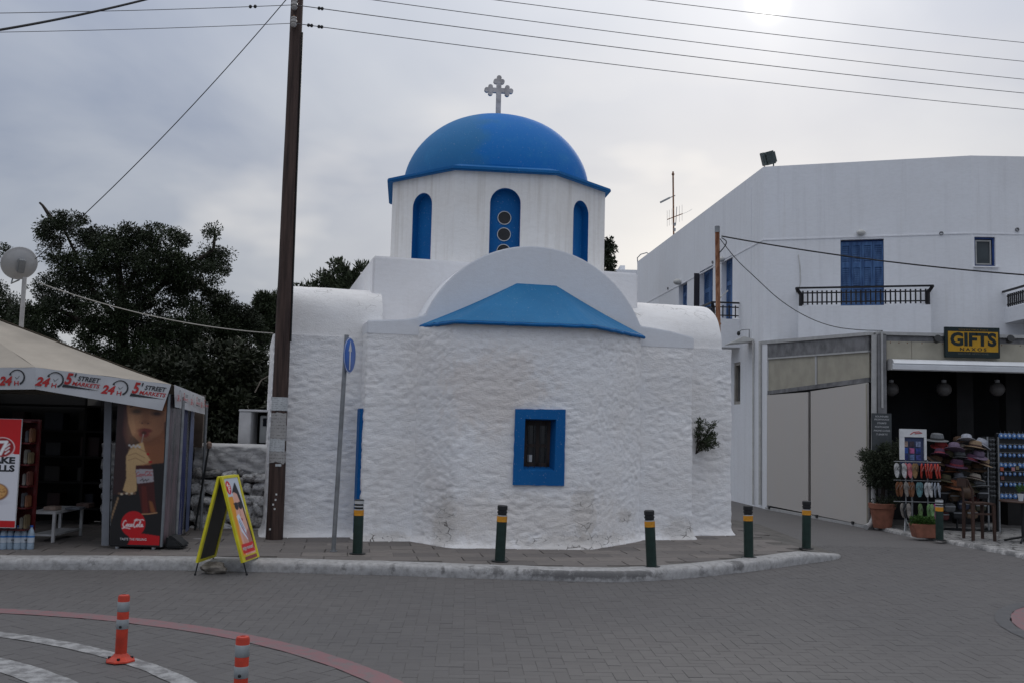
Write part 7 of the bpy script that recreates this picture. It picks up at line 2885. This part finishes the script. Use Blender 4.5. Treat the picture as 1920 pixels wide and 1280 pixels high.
# dark bags and purses crowding the space under the hats
bagc = [('black', (0.012, 0.012, 0.014)), ('tan', (0.10, 0.062, 0.035)), ('dark red', (0.09, 0.018, 0.016)), ('navy', (0.014, 0.018, 0.04)), ('olive', (0.035, 0.034, 0.018)), ('grey', (0.08, 0.08, 0.082))]
spots_b = [(1772, 925, 0), (1790, 930, 1), (1806, 945, 3), (1826, 930, 2), (1838, 948, 4), (1780, 950, 5), (1796, 962, 0), (1822, 962, 1), (1842, 925, 0), (1768, 965, 2)]
for q_, (px, py, ci) in enumerate(spots_b):
    c = gp(px, py, HY + .02 - .06 * (q_ % 3))
    cn, col_ = bagc[ci]
    e_ = empty('purse', c, '%s purse, %s of the bags hanging below the hats' % (cn, ordn[q_]), 'purse', 'purses below the hats')
    MB().prism([(-.10, -.09), (.10, -.09), (.115, .03), (.08, .08), (-.08, .08), (-.115, .03)], lambda x_, z_: (x_, -.04, z_), (0, .08, 0)).build('pouch', mat('purse_' + cn.replace(' ', '_'), col_, .55, .3, 14), e_, local=True, bevel=.02)
    MB().tube([(-.08, 0, .07), (-.05, 0, .17), (.05, 0, .17), (.08, 0, .07)], .008, 5).build('handle', BLACKP, e_, local=True)
    MB().box(-.10, .10, -.048, -.042, .005, .028).build('flap_trim', GALV, e_, local=True)

# sunglasses tower
TYs = 19.0
sgx0, sgx1 = gp(1843, 830, TYs).x, gp(1868, 830, TYs).x
tw = empty('sunglasses_tower', ((sgx0 + sgx1) / 2, TYs + .1, .05), 'tall black tower of sunglasses between hats and blue charms', 'display tower')
zt2 = gp(1855, 818, TYs).z
zb2 = gp(1855, 942, TYs).z
MB().box(sgx0, sgx1, TYs + .06, TYs + .2, zb2, zt2).build('panel', BLACKP, tw)
for x_ in ((sgx0 + sgx1) / 2 - .03, sgx1 + .05):
    MB().tube([(x_, TYs + .02, .05), (x_, TYs + .02, zt2)], .016, 8).build('pole', GALV, tw)
MB().lathe([(.20, 0), (.20, .02), (.03, .05)], 14, (sgx0 + .1, TYs + .12, .05)).build('base', BLACKP, tw)
lens_m = mat('dark_lens', (0.02, 0.022, 0.026), .12, .3, 5, spec=.8)
spr = None
nS = 13
for k in range(nS):
    for j in range(2):
        loc = Vector((sgx0 + .07 + j * .125, TYs + .03, zt2 - .06 - k * (zt2 - zb2 - .1) / nS))
        if spr is None:
            spr = empty('sunglasses', loc)
            for s_ in (-1, 1):
                MB().lathe([(.001, -.004), (.024, -.002), (.027, .003), (.024, .005), (.001, .005)], 12, (s_ * .029, 0, 0), Matrix.Rotation(R(90), 3, 'X')).build('lens', lens_m, spr, local=True)
            MB().tube([(-.056, 0, .015), (0, -.004, .012), (.056, 0, .015)], .004, 5).build('frame', GALV, spr, local=True)
            o = spr
        else:
            o = copy_tree(spr, loc)
        tag(o, 'dark sunglasses, %s column, row %s from the top of the tower' % (('left', 'right')[j], ordn[k]), 'sunglasses', 'sunglasses on the tower')

# rack of blue charms
rk = empty('charm_rack', (gp(1900, 980, 19.0).x, 19.05, .05), 'rack with rows of blue glass charms at the right edge', 'display rack')
cx0, cx1 = gp(1872, 850, 19.0).x, gp(1960, 850, 19.0).x
MB().box(cx0, cx1, 19.10, 19.13, gp(1890, 940, 19).z, gp(1890, 812, 19).z).build('back_panel', BLACKP, rk)
for x_ in (cx0 + .02, cx1 - .02):
    MB().box(x_ - .015, x_ + .015, 19.09, 19.14, .05, gp(1890, 812, 19).z).build('upright', BLACKP, rk)
CHB = mat('blue_glass_charm', (0.05, 0.14, 0.34), .2, .35, 14, spec=.7)
CHW = mat('pale_eye', (0.45, 0.52, 0.60), .3, .1, 9)
cpr = None
rows_c = [(817, 7, 1.35), (837, 6, 1.0), (853, 7, .95), (872, 6, 1.25), (888, 7, .9), (908, 6, 1.0), (930, 6, 1.25)]
for ri, (py, n_, sc_) in enumerate(rows_c):
    zz = gp(1895, py, 19.0).z
    MB().tube([(cx0, 19.06, zz + .05), (cx1, 19.06, zz + .05)], .005, 5).build('rail', GALV, rk)
    for q_ in range(n_):
        loc = Vector((cx0 + .06 + q_ * .088 + rs.uniform(-.01, .01), 19.03, zz))
        if cpr is None:
            cpr = empty('glass_charm', loc)
            MB().ball((0, 0, 0), .036, .015, .040, 12, 8).build('bead', CHB, cpr, local=True, smooth='all')
            MB().ball((0, -.012, .002), .014, .006, .015, 10, 6).build('eye', CHW, cpr, local=True, smooth='all')
            MB().tube([(0, 0, .035), (0, .01, .07)], .002, 4).build('cord', GALV, cpr, local=True)
            o = cpr
        else:
            o = copy_tree(cpr, loc)
        o.scale = (sc_, sc_, sc_)
        tag(o, 'blue glass eye charm, %s in %s row of the charm rack' % (ordn[q_], ordn[ri]), 'charm', 'blue charms on the rack')
for px, py, c, lb in ((1879, 878, (0.40, 0.10, 0.06), 'orange red'), (1900, 878, (0.36, 0.17, 0.19), 'pink'), (1908, 876, (0.18, 0.15, 0.09), 'olive'), (1880, 895, (0.14, 0.06, 0.05), 'brown')):
    p_ = gp(px, py, 18.96)
    MB().box(p_.x - .04, p_.x + .04, 18.96, 18.98, p_.z - .05, p_.z + .04).build('trinket_card', mat('trinket_' + lb.replace(' ', '_'), c, .5, .3, 18), bevel=.01, label='%s trinket card hanging among the blue charms' % lb, cat='trinket', group='trinket cards on the charm rack')

# chair and table on the terrace
WOODC = mat('dark_chair_wood', (0.045, 0.022, 0.015), .5, .35, 7, stretch=(3, 3, .6))
c0 = G(1824, 1014, TZ)
c1 = G(1880, 1018, TZ)
ch = empty('chair', ((c0.x + c1.x) / 2, c0.y + .2, TZ), 'dark brown wooden chair on the shop terrace', 'chair')
w_ = (c1.x - c0.x)
zs = P(1850, 943, c0.y).z - TZ
xa, xb, ya, yb = -w_ / 2, w_ / 2, -.2, .22
MB().prism([(xa - .01, ya), (xb + .01, ya), (xb - .02, yb), (xa + .02, yb)], lambda x_, y_: (x_, y_, zs - .03), (0, 0, .035)).build('seat', WOODC, ch, local=True, bevel=.008)
for x_, y_, zt_ in ((xa + .02, ya + .02, zs - .03), (xb - .02, ya + .02, zs - .03), (xa + .04, yb - .02, zs - .03), (xb - .04, yb - .02, zs - .03)):
    MB().tube([(x_ * 1.04, y_ * 1.05, 0), (x_, y_, zt_)], [.028, .036], 8).build('leg', WOODC, ch, local=True)
MB().box(xa + .03, xb - .03, ya + .008, ya + .03, zs - .20, zs - .165).build('stretcher', WOODC, ch, local=True)
for s_ in (xa + .03, ):
    for y_ in (ya + .03, yb - .03):
        MB().tube([(s_, y_, zs), (s_ - .02, y_, zs + .22), (s_ - .10, y_, zs + .40)], .018, 8).build('back_post', WOODC, ch, local=True)
    MB().box(s_ - .115, s_ - .08, ya + .02, yb - .02, zs + .26, zs + .41, ).build('back_rest', WOODC, ch, local=True, bevel=.01)
tc_ = G(1925, 1018, TZ)
tb2 = empty('cafe_table', (tc_.x, tc_.y + .1, TZ), 'round dark cafe table at the right edge of the terrace', 'table')
zt3 = P(1900, 938, tc_.y).z - TZ
MB().lathe([(.001, zt3 - .03), (.36, zt3 - .03), (.37, zt3 - .015), (.36, zt3), (.001, zt3)], 36).build('tabletop', WOODC, tb2, local=True, smooth=True)
MB().tube([(0, 0, .03), (0, 0, zt3 - .03)], .03, 10).build('column', BLACKP, tb2, local=True)
for k in range(4):
    a_ = R(45 + 90 * k + 10)
    MB().tube([(0, 0, .10), (.16 * math.cos(a_), .16 * math.sin(a_), .06), (.30 * math.cos(a_), .30 * math.sin(a_), .02)], .018, 8).build('foot', BLACKP, tb2, local=True)
cupc = Vector((P(1915, 925, tc_.y).x, tc_.y + .02, TZ + zt3))
cp = empty('small_plant_pot', cupc, 'small white pot with green sprigs on the cafe table', 'plant pot')
MB().lathe([(.035, .001), (.05, .12), (.045, .12), (.04, .10), (.001, .10)], 16).build('pot', SWHITE, cp, local=True, smooth=True)
place(foliage('sprigs', LEAF_G, [((0, 0, .20), (.06, .06, .08), 14, 16, .04)], (.04, .012), 71, (0, 0, 0), -.6), 'sprigs', LEAF_G, cp)
# pale stone weighting the tower foot
bm = bmesh.new()
bmesh.ops.create_icosphere(bm, subdivisions=2, radius=1)
for v_ in bm.verts:
    d = v_.co.normalized()
    k2 = 1 + .2 * noise.noise(d * 1.6)
    v_.co = Vector((d.x * .14 * k2, d.y * .09 * k2, d.z * .055 * k2 + .05))
me = bpy.data.meshes.new('pale_stone')
bm.to_mesh(me)
bm.free()
ps = place(me, 'pale_stone', mat('pale_stone', (0.34, 0.33, 0.31), .9, .2, 9, bump=.4), label='pale stone resting on the floor under the sunglasses tower', cat='stone')
ps.location = G(1855, 990, TZ)
print('objects', len(bpy.data.objects))
